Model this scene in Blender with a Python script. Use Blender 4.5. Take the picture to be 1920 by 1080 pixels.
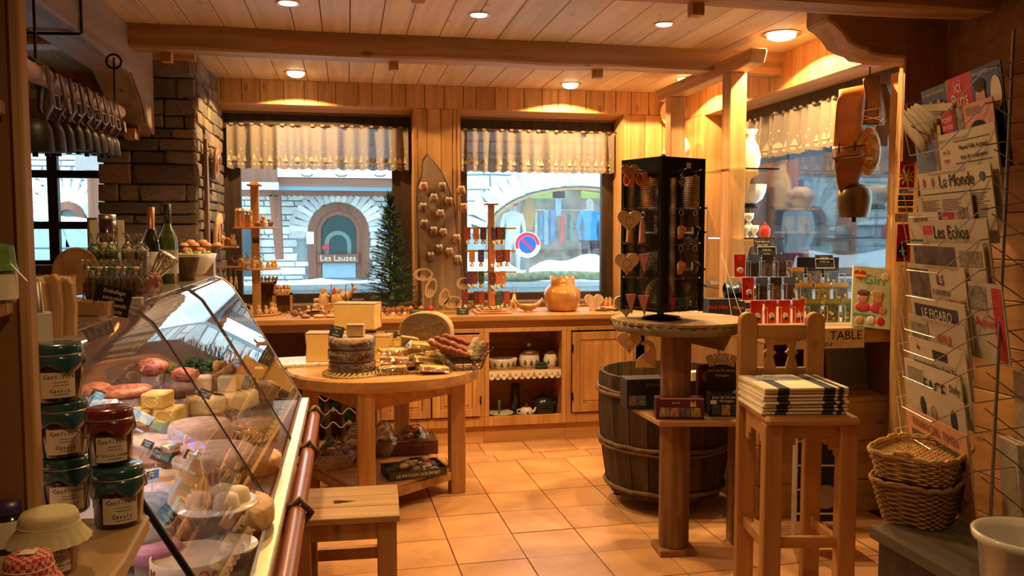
import bpy, math, random
from mathutils import Vector, Matrix, Euler
for o in list(bpy.data.objects): bpy.data.objects.remove(o)
SC = bpy.context.scene; COL = SC.collection
rnd = random.Random(7)
PI = math.pi
# ---------------------------------------------------------------- camera, world, lights, exposure
FPX = 1560.0; PSI = math.radians(11.2); TH = math.atan(105/FPX); EYE = 1.55
cam_data = bpy.data.cameras.new('camera'); cam = bpy.data.objects.new('camera', cam_data); COL.objects.link(cam)
cam_data.sensor_width = 36; cam_data.lens = 36*FPX/1920; cam_data.clip_start = .05; cam_data.clip_end = 200
cam.location = (0, 0, EYE); cam.rotation_euler = (PI/2-TH, 0, -PSI); SC.camera = cam
SC.view_settings.view_transform = 'Standard'; SC.view_settings.look = 'None'
SC.view_settings.exposure = 0.0; SC.view_settings.gamma = 1; SC.view_settings.use_curve_mapping = False
w = bpy.data.worlds.new('sky'); SC.world = w; w.use_nodes = True
bg = w.node_tree.nodes['Background']; bg.inputs[0].default_value = (.62, .87, .97, 1); bg.inputs[1].default_value = 3.6
CZ = 2.68                                     # ceiling height
WARM = (1.0, .60, .235)
def lamp(name, x, y, z, e, size=2.3, blend=.6, r=.05, col=WARM):
    l = bpy.data.lights.new(name, 'SPOT'); l.energy = e; l.spot_size = size; l.spot_blend = blend
    l.shadow_soft_size = r; l.color = col
    o = bpy.data.objects.new(name, l); o.location = (x, y, z); COL.objects.link(o); return o
SPOTS = [(-.34, 6.17, .062, 1), (1.69, 6.24, .062, 1), (2.46, 5.86, .055, 1), (2.45, 4.45, .085, 1.3), (.69, 4.37, .045, .9), (1.71, 4.37, .045, .9), (-.27, 4.33, .045, .9)]
for i, (x, y, r, k) in enumerate(SPOTS): lamp('spot_light', x, y, CZ-.045, (92 if r > .05 else 108)*k, *((2.58, .06, .02) if r > .05 else (2.3, .6)))
for x, y in ((.8, 2.4), (-.7, 2.3), (.4, .5)):  # added ceiling spots out of view, to fill the room with light
    lamp('spot_light', x, y, CZ-.02, 36)
def area(name, loc, rot, sx, sy, e, col):
    l = bpy.data.lights.new(name, 'AREA'); l.shape = 'RECTANGLE'; l.size = sx; l.size_y = sy; l.energy = e; l.color = col
    o = bpy.data.objects.new(name, l); o.location = loc; o.rotation_euler = rot; COL.objects.link(o); return o
area('case_tube_light', (-.72, 2.6, 1.2), (0, .25, 0), .05, 2.6, 9, (1, .74, .66))

# ---------------------------------------------------------------- helpers
CF = Vector((math.sin(PSI)*math.cos(TH), math.cos(PSI)*math.cos(TH), -math.sin(TH)))
CR = Vector((math.cos(PSI), -math.sin(PSI), 0)); CU = CR.cross(CF)
def at(px, py, X=None, Y=None, Z=None):
    d = CF + CR*((px-960)/FPX) - CU*((py-540)/FPX)
    t = X/d.x if X is not None else Y/d.y if Y is not None else (Z-EYE)/d.z
    return Vector((d.x*t, d.y*t, d.z*t+EYE))
def lin(c):
    return tuple((v/12.92 if v <= .04045 else ((v+.055)/1.055)**2.4) for v in (x/255 for x in c))+(1,)
MATS = {}
def pmat(name, c, rough=.6, metal=0, var=.12, scale=30, emit=0, alpha=1, spec=.5, bump=0, trans=0, sss=0, coat=0):
    """plain surface with a procedural mottling"""
    if name in MATS: return MATS[name]
    m = bpy.data.materials.new(name); m.use_nodes = True; N = m.node_tree.nodes; L = m.node_tree.links
    b = N['Principled BSDF']; b.inputs['Roughness'].default_value = rough; b.inputs['Metallic'].default_value = metal
    b.inputs['Specular IOR Level'].default_value = spec
    if coat: b.inputs['Coat Weight'].default_value = coat; b.inputs['Coat Roughness'].default_value = .08
    c = tuple(c)[:3]
    if var > 0:
        tc = N.new('ShaderNodeTexCoord'); no = N.new('ShaderNodeTexNoise'); no.inputs['Scale'].default_value = scale; no.inputs['Detail'].default_value = 3
        oi = N.new('ShaderNodeObjectInfo'); va = N.new('ShaderNodeVectorMath'); va.operation = 'ADD'
        L.new(tc.outputs['Object'], va.inputs[0]); L.new(oi.outputs['Random'], va.inputs[1]); L.new(va.outputs[0], no.inputs['Vector'])
        cr = N.new('ShaderNodeValToRGB'); cr.color_ramp.elements[0].position = .3; cr.color_ramp.elements[1].position = .7
        cr.color_ramp.elements[0].color = tuple(v*(1-var) for v in c)+(1,); cr.color_ramp.elements[1].color = tuple(min(1, v*(1+var)) for v in c)+(1,)
        L.new(no.outputs['Fac'], cr.inputs[0]); L.new(cr.outputs[0], b.inputs['Base Color'])
        if bump:
            bp = N.new('ShaderNodeBump'); bp.inputs['Strength'].default_value = bump; bp.inputs['Distance'].default_value = .01
            L.new(no.outputs['Fac'], bp.inputs['Height']); L.new(bp.outputs[0], b.inputs['Normal'])
    else: b.inputs['Base Color'].default_value = c+(1,)
    if emit: b.inputs['Emission Color'].default_value = c+(1,); b.inputs['Emission Strength'].default_value = emit
    if alpha < 1: b.inputs['Alpha'].default_value = alpha
    if trans: b.inputs['Transmission Weight'].default_value = trans
    if sss: b.inputs['Subsurface Weight'].default_value = sss; b.inputs['Subsurface Radius'].default_value = (.02, .01, .005)
    MATS[name] = m; return m
def wood(name, c1, c2, axis=2, fine=22, rough=.55, knots=.5, bump=.15, knotc=None):
    """grain stretched along an axis, with sparse knots; each object gets its own offset"""
    if name in MATS: return MATS[name]
    m = bpy.data.materials.new(name); m.use_nodes = True; N = m.node_tree.nodes; L = m.node_tree.links
    b = N['Principled BSDF']; b.inputs['Roughness'].default_value = rough; b.inputs['Specular IOR Level'].default_value = .35
    tc = N.new('ShaderNodeTexCoord'); oi = N.new('ShaderNodeObjectInfo'); ml = N.new('ShaderNodeMath'); ml.operation = 'MULTIPLY'; ml.inputs[1].default_value = 37
    L.new(oi.outputs['Random'], ml.inputs[0])
    va = N.new('ShaderNodeVectorMath'); L.new(tc.outputs['Object'], va.inputs[0]); L.new(ml.outputs[0], va.inputs[1])
    mp = N.new('ShaderNodeMapping'); s = [fine]*3; s[axis] = fine*.07; mp.inputs['Scale'].default_value = s
    L.new(va.outputs[0], mp.inputs['Vector'])
    no = N.new('ShaderNodeTexNoise'); no.inputs['Scale'].default_value = 1; no.inputs['Detail'].default_value = 4; no.inputs['Distortion'].default_value = .6
    L.new(mp.outputs[0], no.inputs['Vector'])
    cr = N.new('ShaderNodeValToRGB'); cr.color_ramp.elements[0].position = .32; cr.color_ramp.elements[1].position = .68
    cr.color_ramp.elements[0].color = tuple(c1)[:3]+(1,); cr.color_ramp.elements[1].color = tuple(c2)[:3]+(1,)
    L.new(no.outputs['Fac'], cr.inputs[0]); out = cr.outputs[0]
    # a slightly different tone per object
    hs = N.new('ShaderNodeHueSaturation'); mr = N.new('ShaderNodeMapRange'); mr.inputs[3].default_value = .86; mr.inputs[4].default_value = 1.12
    L.new(oi.outputs['Random'], mr.inputs[0]); L.new(mr.outputs[0], hs.inputs['Value']); L.new(out, hs.inputs['Color']); out = hs.outputs[0]
    if knots:
        mk = N.new('ShaderNodeMapping'); s = [7]*3; s[axis] = 3.2; mk.inputs['Scale'].default_value = s; L.new(va.outputs[0], mk.inputs['Vector'])
        vo = N.new('ShaderNodeTexVoronoi'); vo.inputs['Scale'].default_value = 1; L.new(mk.outputs[0], vo.inputs['Vector'])
        kr = N.new('ShaderNodeValToRGB'); kr.color_ramp.elements[0].position = .06; kr.color_ramp.elements[1].position = .13
        kr.color_ramp.elements[0].color = (1, 1, 1, 1); kr.color_ramp.elements[1].color = (0, 0, 0, 1)
        L.new(vo.outputs['Distance'], kr.inputs[0])
        mu = N.new('ShaderNodeMath'); mu.operation = 'MULTIPLY'; mu.inputs[1].default_value = knots; L.new(kr.outputs[0], mu.inputs[0])
        mx = N.new('ShaderNodeMix'); mx.data_type = 'RGBA'; L.new(mu.outputs[0], mx.inputs[0]); L.new(out, mx.inputs[6])
        mx.inputs[7].default_value = tuple(knotc or [v*.25 for v in c1[:3]])[:3]+(1,); out = mx.outputs[2]
    L.new(out, b.inputs['Base Color'])
    if bump:
        bp = N.new('ShaderNodeBump'); bp.inputs['Strength'].default_value = bump; bp.inputs['Distance'].default_value = .006
        L.new(no.outputs['Fac'], bp.inputs['Height']); L.new(bp.outputs[0], b.inputs['Normal'])
    MATS[name] = m; return m
def clear(name, tint=(1, 1, 1), rough=.02, ior=1.5, k=1.0, base=0.0, wav=0):
    """clear sheet: see-through plus fresnel reflection"""
    if name in MATS: return MATS[name]
    m = bpy.data.materials.new(name); m.use_nodes = True; N = m.node_tree.nodes; L = m.node_tree.links
    N.remove(N['Principled BSDF']); t = N.new('ShaderNodeBsdfTransparent'); t.inputs[0].default_value = tuple(tint)+(1,)
    g = N.new('ShaderNodeBsdfGlossy'); g.inputs['Roughness'].default_value = rough
    fr = N.new('ShaderNodeFresnel'); fr.inputs[0].default_value = ior
    mu = N.new('ShaderNodeMath'); mu.operation = 'MULTIPLY_ADD'; mu.inputs[1].default_value = k; mu.inputs[2].default_value = base; mu.use_clamp = True
    L.new(fr.outputs[0], mu.inputs[0]); mx = N.new('ShaderNodeMixShader'); L.new(mu.outputs[0], mx.inputs[0]); L.new(t.outputs[0], mx.inputs[1]); L.new(g.outputs[0], mx.inputs[2])
    if wav:
        tc = N.new('ShaderNodeTexCoord'); no = N.new('ShaderNodeTexNoise'); no.inputs['Scale'].default_value = wav; no.inputs['Detail'].default_value = 2
        L.new(tc.outputs['Object'], no.inputs['Vector']); bp = N.new('ShaderNodeBump'); bp.inputs['Strength'].default_value = .5 if wav > 10 else .12
        bp.inputs['Distance'].default_value = .02; L.new(no.outputs['Fac'], bp.inputs['Height']); L.new(bp.outputs[0], g.inputs['Normal']); L.new(bp.outputs[0], fr.inputs['Normal'])
    L.new(mx.outputs[0], N['Material Output'].inputs[0]); MATS[name] = m; return m

class MB:
    def __init__(s): s.v = []; s.f = []; s.sm = []; s.M = None
    def add(s, vs, fs, sm=False):
        b = len(s.v)
        if s.M is not None: vs = [tuple(s.M @ Vector(p)) for p in vs]
        s.v += [tuple(p) for p in vs]; s.f += [tuple(i+b for i in f) for f in fs]; s.sm += [sm]*len(fs); return s
    def box(s, x0, x1, y0, y1, z0, z1):
        return s.add([(x, y, z) for z in (z0, z1) for y in (y0, y1) for x in (x0, x1)],
                     [(0, 2, 3, 1), (4, 5, 7, 6), (0, 1, 5, 4), (2, 6, 7, 3), (0, 4, 6, 2), (1, 3, 7, 5)])
    def cb(s, c, d, rot=(0, 0, 0)):
        R = Euler(rot).to_matrix(); c = Vector(c); h = Vector(d)/2
        return s.add([tuple(c+R@Vector((x*h.x, y*h.y, z*h.z))) for z in (-1, 1) for y in (-1, 1) for x in (-1, 1)],
                     [(0, 2, 3, 1), (4, 5, 7, 6), (0, 1, 5, 4), (2, 6, 7, 3), (0, 4, 6, 2), (1, 3, 7, 5)])
    def cyl(s, a, b, r, r2=None, n=12, cap=True):
        return s.tube([a, b], [r, r if r2 is None else r2], n, cap)
    def tube(s, pts, r, n=6, cap=True, closed=False):
        pts = [Vector(p) for p in pts]; k = len(pts)
        rr = r if isinstance(r, (list, tuple)) else [r]*k
        vs = []; u = None
        for i, p in enumerate(pts):
            if closed: t = pts[(i+1) % k]-pts[i-1]
            else: t = pts[min(i+1, k-1)]-pts[max(i-1, 0)]
            t = t.normalized() if t.length > 1e-9 else Vector((0, 0, 1))
            if u is None: u = t.cross(Vector((0, 0, 1)) if abs(t.z) < .9 else Vector((1, 0, 0))).normalized()
            else:
                u = u - t*u.dot(t); u = u.normalized() if u.length > 1e-6 else t.orthogonal().normalized()
            w_ = t.cross(u)
            vs += [tuple(p+(u*math.cos(2*PI*j/n)+w_*math.sin(2*PI*j/n))*rr[i]) for j in range(n)]
        fs = []
        for i in range(k if closed else k-1):
            a = i*n; b = ((i+1) % k)*n
            fs += [(a+j, a+(j+1) % n, b+(j+1) % n, b+j) for j in range(n)]
        s.add(vs, fs, n > 5)
        if cap and not closed:
            s.add(vs[:n], [tuple(range(n-1, -1, -1))]); s.add(vs[-n:], [tuple(range(n))])
        return s
    def lathe(s, prof, c=(0, 0, 0), n=20, sq=1, smooth=True):
        vs = [(c[0]+r*math.cos(2*PI*j/n), c[1]+r*sq*math.sin(2*PI*j/n), c[2]+z) for r, z in prof for j in range(n)]
        fs = [(i*n+j, i*n+(j+1) % n, (i+1)*n+(j+1) % n, (i+1)*n+j) for i in range(len(prof)-1) for j in range(n)]
        s.add(vs, fs, smooth)
        for i, rev in ((0, True), (len(prof)-1, False)):
            if prof[i][0] > .0005:
                idx = [i*n+j for j in range(n)]; s.add([vs[q] for q in idx], [tuple(range(n))[::-1] if rev else tuple(range(n))])
        return s
    def prism(s, poly, t0, t1, plane='XZ'):
        n = len(poly)
        def q(p, t): return (p[0], t, p[1]) if plane == 'XZ' else (p[0], p[1], t) if plane == 'XY' else (t, p[0], p[1])
        s.add([q(p, t0) for p in poly]+[q(p, t1) for p in poly],
              [tuple(range(n)), tuple(range(2*n-1, n-1, -1))]+[(i, i+n, (i+1) % n+n, (i+1) % n) for i in range(n)]); return s
    def ball(s, c, r, n=10, m=6):
        r = r if isinstance(r, (tuple, list)) else (r, r, r)
        vs = [(c[0], c[1], c[2]-r[2])]
        for i in range(1, m):
            a = PI*i/m-PI/2
            vs += [(c[0]+r[0]*math.cos(a)*math.cos(2*PI*j/n), c[1]+r[1]*math.cos(a)*math.sin(2*PI*j/n), c[2]+r[2]*math.sin(a)) for j in range(n)]
        vs.append((c[0], c[1], c[2]+r[2])); fs = [(0, 1+(j+1) % n, 1+j) for j in range(n)]
        fs += [(1+i*n+j, 1+i*n+(j+1) % n, 1+(i+1)*n+(j+1) % n, 1+(i+1)*n+j) for i in range(m-2) for j in range(n)]
        fs += [(1+(m-2)*n+j, 1+(m-2)*n+(j+1) % n, len(vs)-1) for j in range(n)]
        return s.add(vs, fs, True)
    def grid(s, nx, ny, fn, smooth=True):
        vs = [fn(i/nx, j/ny) for j in range(ny+1) for i in range(nx+1)]
        return s.add(vs, [(j*(nx+1)+i, j*(nx+1)+i+1, (j+1)*(nx+1)+i+1, (j+1)*(nx+1)+i) for j in range(ny) for i in range(nx)], smooth)
    def me(s, name):
        m = bpy.data.meshes.new(name); m.from_pydata(s.v, [], s.f); m.polygons.foreach_set('use_smooth', s.sm); m.update(); return m
def obj(name, mb, m, parent=None, loc=(0, 0, 0), rot=(0, 0, 0), bev=0, label=None, solid=0, scale=None):
    me_ = mb.me(name) if isinstance(mb, MB) else mb
    if m is not None and not me_.materials: me_.materials.append(m)
    o = bpy.data.objects.new(name, me_); COL.objects.link(o); o.location = loc; o.rotation_euler = rot
    if scale: o.scale = scale
    if parent is not None: o.parent = parent
    if bev:
        b = o.modifiers.new('bevel', 'BEVEL'); b.width = bev; b.segments = 1; b.limit_method = 'ANGLE'
    if solid:
        b = o.modifiers.new('solid', 'SOLIDIFY'); b.thickness = solid
    if label: o['label'] = label
    return o
def tag(o, label, cat, group=None):
    o['label'] = label; o['category'] = cat
    if group: o['group'] = group
    return o
def thing(name, label, cat, loc=(0, 0, 0), rz=0, group=None, rot=None):
    o = bpy.data.objects.new(name, None); COL.objects.link(o); o.empty_display_size = .05
    o.location = loc; o.rotation_euler = rot or (0, 0, rz); return tag(o, label, cat, group)
def struct(name, mb, m, bev=0, **k):
    o = obj(name, mb, m, bev=bev, **k); o['kind'] = 'structure'; return o
def text(s, size, m, parent, loc, rot=(PI/2, 0, 0), name='lettering', ext=.0004, align='CENTER', sx=1, shear=0):
    cu = bpy.data.curves.new('t', 'FONT'); cu.body = s; cu.size = size; cu.extrude = ext; cu.align_x = align; cu.align_y = 'CENTER'; cu.resolution_u = 2; cu.shear = shear
    t = bpy.data.objects.new('t', cu); COL.objects.link(t); TEXTS.append((t, name, m, parent, loc, rot, sx))
def finish_texts():
    dg = bpy.context.evaluated_depsgraph_get()
    ms = [bpy.data.meshes.new_from_object(q[0].evaluated_get(dg)) for q in TEXTS]
    for (t, name, m, parent, loc, rot, sx), me_ in zip(TEXTS, ms):
        bpy.data.objects.remove(t); me_.materials.clear(); me_.materials.append(m)
        o = bpy.data.objects.new(name, me_); COL.objects.link(o); o.location = loc; o.rotation_euler = rot; o.parent = parent; o.scale = (sx, 1, 1)
TEXTS = []
def jit(a): return rnd.uniform(-a, a)

# ---------------------------------------------------------------- materials
PINE = wood('honey pine', (.42, .205, .065), (.63, .35, .13), 2)
PINEX = wood('honey pine along x', (.42, .205, .065), (.63, .35, .13), 0)
PINEY = wood('honey pine along y', (.42, .21, .07), (.63, .35, .13), 1)
PALE = wood('pale ceiling pine', (.62, .46, .27), (.80, .63, .41), 1, fine=14, knots=.35)
BEAM = wood('old beam along x', (.28, .15, .06), (.46, .27, .12), 0, fine=12, knots=.6, bump=.5)
BEAMY = wood('grey hewn beam along y', (.22, .15, .10), (.42, .31, .22), 1, fine=9, knots=.6, bump=.6)
LOG = wood('split log wood', (.20, .10, .035), (.60, .36, .13), 2, fine=26, knots=.3, bump=.9, rough=.7)
DARKW = wood('dark stained frame wood', (.035, .022, .016), (.07, .045, .03), 2, knots=0)
DARKWX = wood('dark stained frame wood along x', (.035, .022, .016), (.07, .045, .03), 0, knots=0)
SHELFW = wood('varnished shelf wood', (.20, .10, .04), (.32, .17, .07), 2, fine=10, knots=.3, rough=.4)
STOOLW = wood('worn stool wood', (.30, .18, .075), (.46, .29, .13), 0, fine=16, knots=.5)
STOOLR = wood('reddish stool wood', (.30, .15, .06), (.46, .25, .10), 2, fine=16, knots=.5)
CARV = pmat('carved light wood', (.72, .48, .24), .6, var=.2, scale=40)
CARVD = pmat('carved brown wood', (.30, .14, .06), .5, var=.3, scale=40)
IRON = pmat('dark iron', (.03, .025, .02), .5, .7)
STEEL = pmat('steel wire', (.45, .43, .40), .35, .9, var=.05)
BRASS = pmat('brass', (.75, .52, .22), .3, .9, var=.1)
BLACK = pmat('black', (.012, .012, .014), .5, var=.1)
WHITE = pmat('white ceramic', (.82, .78, .72), .2, var=.03, coat=.4)
WPAINT = pmat('white wire', (.75, .72, .66), .4, var=.03)
CHALK = pmat('chalk white', (.75, .75, .68), .9, var=0)
SLATE = pmat('slate board', (.02, .024, .02), .7, var=.2)
PAPER = pmat('paper', (.80, .74, .62), .8, var=.05)
RED = pmat('red print', (.62, .03, .02), .5, var=.1)
INK = pmat('ink', (.03, .03, .035), .8, var=0)
GLASS = clear('window glass', k=.9)
FILM = clear('cellophane', rough=.12, k=1.0, base=.10, wav=35)
SNOW = pmat('snow', (.86, .92, .98), .9, var=.04, scale=2, bump=.3)
CHEESE = pmat('cut cheese', (.80, .56, .20), .5, var=.06, scale=12)
RIND = pmat('cheese rind', (.42, .30, .20), .8, var=.35, scale=60, bump=.4)
LEATH = pmat('tan leather', (.50, .20, .06), .42, var=.15, scale=18)
LEATHD = pmat('dark leather', (.07, .035, .02), .45, var=.3, scale=18)
# ================================================================ THE ROOM
WY = 6.5; WX = 2.72; RX = 2.95; GY = 6.75      # back wall face, right wall face, right glass plane, back glass plane
# floor: terracotta tiles with recessed grout, a narrow row and an offset, laid slightly askew
TERRA = pmat('terracotta tile', (.66, .36, .17), .38, var=.2, scale=4, bump=.05)
fl = struct('floor', MB().box(-3.5, 3.1, -1.6, 7.0, -.06, -.012), pmat('grout', (.10, .07, .05), .9))
def tile_mesh(w_, d_): return MB().box(-w_/2+.003, w_/2-.003, -d_/2+.003, d_/2-.003, -.012, 0).me('tile')
T = .335; tm = tile_mesh(T, T); tn = tile_mesh(T, .17); tf = tile_mesh(T, T)
for m_ in (tm, tn): m_.materials.append(TERRA)
FR = Matrix.Rotation(math.radians(1.6), 3, 'Z')
y = 5.60; rows = []
yy = 5.43
while yy > 1.9: rows.append((yy-T/2, T, tm, .05)); yy -= T
rows.append((5.43+.085, .17, tn, .26))
yy = 5.60
while yy < 6.3: rows.append((yy+T/2, T, tm, .21)); yy += T
for yc, d_, me_, off in rows:
    for i in range(-8, 10):
        p = FR @ Vector((.62+off-.05+i*T, yc-5.0, 0)) + Vector((0, 5.0, 0))
        if p.x < -1.3 or p.x > 2.95 or p.y > 6.4: continue
        o = obj('tile', me_, None, fl, loc=(p.x, p.y, jit(.0012)), rot=(0, 0, math.radians(1.6)))
# ceiling planks along Y
ce = struct('ceiling', MB().box(-3.5, 3.1, -1.6, 7.0, CZ+.02, CZ+.1), pmat('ceiling void', (.05, .03, .02), .9))
x = -3.4; rr = random.Random(3)
while x < WX:
    w_ = min(rr.choice((.15, .17, .19, .21)), WX+.02-x)
    obj('plank', MB().box(-w_/2+.002, w_/2-.002, -1.5, 6.52, 0, .018), PALE, ce, loc=(x+w_/2, 0, CZ), bev=.003); x += w_
def boards(parent, u0, u1, z0, z1, face, plane, m, wd=(.10, .13, .15, .17), t=.02, seed=1, hor=False):
    """tongue-and-groove boards on a wall face; plane 'Y' faces -Y at y=face, 'X' faces -X at x=face"""
    r_ = random.Random(seed); a0, a1 = (z0, z1) if hor else (u0, u1); a = a0
    while a < a1-.005:
        w_ = min(r_.choice(wd), a1-a)
        if a1-a-w_ < .04: w_ = a1-a
        b0, b1 = a+.002, a+w_-.002; pr = r_.uniform(0, .003)
        uu, zz = ((u0, u1), (b0, b1)) if hor else ((b0, b1), (z0, z1))
        uc, zc = sum(uu)/2, sum(zz)/2
        hu, hz = (uu[1]-uu[0])/2, (zz[1]-zz[0])/2
        if plane == 'Y': obj('plank', MB().box(-hu, hu, -pr, t, -hz, hz), m, parent, loc=(uc, face, zc), bev=.003)
        else: obj('plank', MB().box(-pr, t, -hu, hu, -hz, hz), m, parent, loc=(face, uc, zc), bev=.003)
        a += w_
CORE = pmat('wall core', (.20, .11, .05), .9)
W1 = (-.95, .525); W2 = (.865, 2.22)           # openings in the back wall
bw = struct('wall_back', MB().box(-3.5, 3.1, 6.52, 6.72, 2.52, 2.78).box(-1.5, W1[0], 6.52, 6.9, -.05, 2.6).box(W1[1]-.0, W2[0], 6.52, 6.9, -.05, 2.6)
            .box(W2[1], 3.1, 6.52, 6.9, -.05, 2.6).box(-3.5, 3.1, 6.52, 6.9, -.05, .99).box(-3.5, -1.44, 6.52, 6.9, .9, 1.31).box(-3.5, 3.1, 6.7, 6.9, 2.46, 2.78), CORE)
boards(bw, -3.4, -1.5, 2.30, CZ, WY, 'Y', PINE, seed=5, wd=(.2, .24))
boards(bw, W1[0]-.05, WX, 2.5, CZ, WY, 'Y', PINE, seed=6)
boards(bw, W1[1], W2[0], .95, 2.498, WY, 'Y', PINE, seed=8, wd=(.09, .11))
boards(bw, W2[1], WX, .95, 2.498, WY, 'Y', PINE, seed=9)
for a, b in (W1, W2):                            # soffit and reveals
    obj('trim', MB().prism([(WY, 2.5), (GY+.02, 2.465), (GY+.02, 2.49), (WY, 2.52)], a-.02, b+.02, 'YZ'), PINEX, bw)
for xx in (W1[1], W2[0], W2[1], W1[0]):
    s = 1 if xx in (W1[0], W2[0]) else -1
    obj('trim', MB().box(xx-.012, xx+.012, WY-.006, GY, .96, 2.5), PINE, bw)
# right wall: boards over window 3 and the far return
rw = struct('wall_right', MB().box(RX+.1, RX+.3, -1.6, 3.78, -.05, 2.75).box(WX+.02, RX+.1, 3.8, 7.0, 2.5, 2.75).box(RX-.02, RX+.2, 3.8, 6.9, -.05, 1.0)
            .box(WX+.02, RX+.2, 6.1, 6.7, .9, 2.6).box(RX, RX+.2, 3.72, 3.98, -.05, 2.75), CORE)
boards(rw, 3.75, WY, 2.46, CZ, WX, 'X', PINE, seed=12, wd=(.2, .26, .3))
boards(rw, 6.1, WY, .95, 2.458, WX, 'X', PINE, seed=13)
obj('trim', MB().box(WX, RX+.02, 3.8, 6.12, 2.45, 2.475), PINEY, rw)
obj('trim', MB().box(WX-.005, RX+.02, 6.09, 6.115, 1.0, 2.46), PINE, rw)
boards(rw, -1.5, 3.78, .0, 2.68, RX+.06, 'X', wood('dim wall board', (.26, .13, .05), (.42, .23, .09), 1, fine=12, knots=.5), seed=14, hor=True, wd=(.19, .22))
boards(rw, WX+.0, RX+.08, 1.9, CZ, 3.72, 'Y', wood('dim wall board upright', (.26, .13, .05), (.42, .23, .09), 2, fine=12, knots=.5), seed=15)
obj('trim', MB().box(RX-.02, RX+.05, 2.78, 2.86, .0, 2.62), PINE, rw)
lw = struct('wall_left', MB().box(-3.6, -3.45, -1.6, 7.0, -.05, 2.75), PINEY)
fw = struct('wall_front', MB().box(-3.6, 3.2, -1.75, -1.6, -.05, 2.75), PINEX)
# log post and bracketed tie at the right
lp = []
tp_ = thing('log_post', 'split rustic log post carrying the carved ceiling bracket beside the magazine rack', 'post', (2.89, 3.86, 0))
def loggy(r, h, n=14, seed=0, rough=.12):
    q = random.Random(seed); m = MB(); ang = [q.uniform(1-rough, 1+rough) for _ in range(n)]
    def f(i, j):
        a = 2*PI*i; k = int(round(i*n)) % n; rr_ = r*ang[k]*(1+.05*math.sin(j*9+k))
        return (rr_*math.cos(a), rr_*math.sin(a), h*j)
    return m.grid(n, 10, f, False)
obj('trunk', loggy(.085, 2.41, 22, 4, .16), LOG, tp_)
br = thing('corbel_beam', 'dark carved corbel beam running into the wall above the log post', 'beam', (0, 3.72, 0))
prof = [(2.29, 2.67), (2.29, 2.57), (2.33, 2.55), (2.37, 2.52), (2.41, 2.47), (2.46, 2.45), (2.50, 2.44), (2.53, 2.42), (2.62, 2.41), (3.05, 2.40), (3.05, 2.67)]
obj('corbel', MB().prism(prof, 0, .2), BEAM, br, bev=.01)
obj('wall_plate', MB().box(2.95, 3.2, -.9, .0, 2.3, 2.67), BEAM, br)
# ceiling beams
def beam(name, label, x0, x1, y0, y1, z0, z1, seed, m=BEAM):
    q = random.Random(seed); t = thing(name, label, 'beam', ((x0+x1)/2, (y0+y1)/2, z0)); L_ = x1-x0; n = 16
    def ring(i):
        x = -L_/2+L_*i/n; a = q.uniform(-.012, .012); b = q.uniform(-.012, .012); d = (y1-y0)/2; h = z1-z0
        return [(x, -d+b, .012+a), (x, -d+.012, a), (x, d-.012, a), (x, d, .012), (x, d, h), (x, -d+b, h)]
    R_ = [ring(i) for i in range(n+1)]; vs = [p for r_ in R_ for p in r_]
    fs = [(i*6+j, i*6+(j+1) % 6, (i+1)*6+(j+1) % 6, (i+1)*6+j) for i in range(n) for j in range(6)]
    fs += [tuple(range(6))[::-1], tuple(range(n*6, n*6+6))]
    m_ = MB(); m_.add(vs, fs); obj('beam_body', m_, m, t); return t
b1 = beam('ceiling_beam', 'long rough ceiling beam nearest the windows, with square pegs beneath', -3.3, 2.76, 4.9, 5.06, 2.545, CZ+.01, 3)
b2 = beam('ceiling_beam', 'darker ceiling beam along the very top, meeting the carved corbel', -3.3, 2.9, 3.34, 3.52, 2.54, CZ+.01, 4)
for bb, pegs in ((b1, ((738, 127), (1120, 143), (313, 106))), (b2, ((1305, 20), (785, 0)))):
    for px, py in pegs:
        yb = 5.03 if bb is b1 else 3.5
        p = at(px, py, Y=yb); obj('peg', MB().box(-.028, .028, -.03, .03, -.045, .03), PINE, bb, loc=(p.x-bb.location.x, yb-bb.location.y, 0), bev=.003)
# the hewn beam over the deli counter, with its stepped bracket and iron stirrups
hb = thing('hewn_beam', 'grey hewn timber beam over the deli counter ending at the stone pillar', 'beam', (0, 0, 0))
hp = [(1.2, 2.68), (1.2, 2.44), (5.0, 2.43), (5.12, 2.36), (5.25, 2.29), (5.32, 2.19), (5.42, 2.16), (5.5, 2.14), (5.5, 2.68)]
obj('beam_body', MB().prism(hp, -1.17, -1.15, 'YZ').prism(hp, -1.36, -1.165, 'YZ'), BEAMY, hb, bev=.012)
obj('bracket', MB().box(-1.6, -1.2, 5.34, 5.5, 2.14, 2.36), SHELFW, hb, bev=.01)
obj('peg', MB().box(-1.28, -1.22, 5.3, 5.4, 2.1, 2.16), PINE, hb)
for yy in (2.62, 4.05):
    obj('iron_stirrup', MB().tube([(-1.14, yy, 2.66), (-1.14, yy, 2.43), (-1.15, yy, 2.425), (-1.42, yy+.02, 2.42)], .007).tube([(-1.42+.03*math.cos(a), yy+.02, 2.39+.03*math.sin(a)) for a in [k*PI/5 for k in range(10)]], .007, closed=True), IRON, hb)
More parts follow.
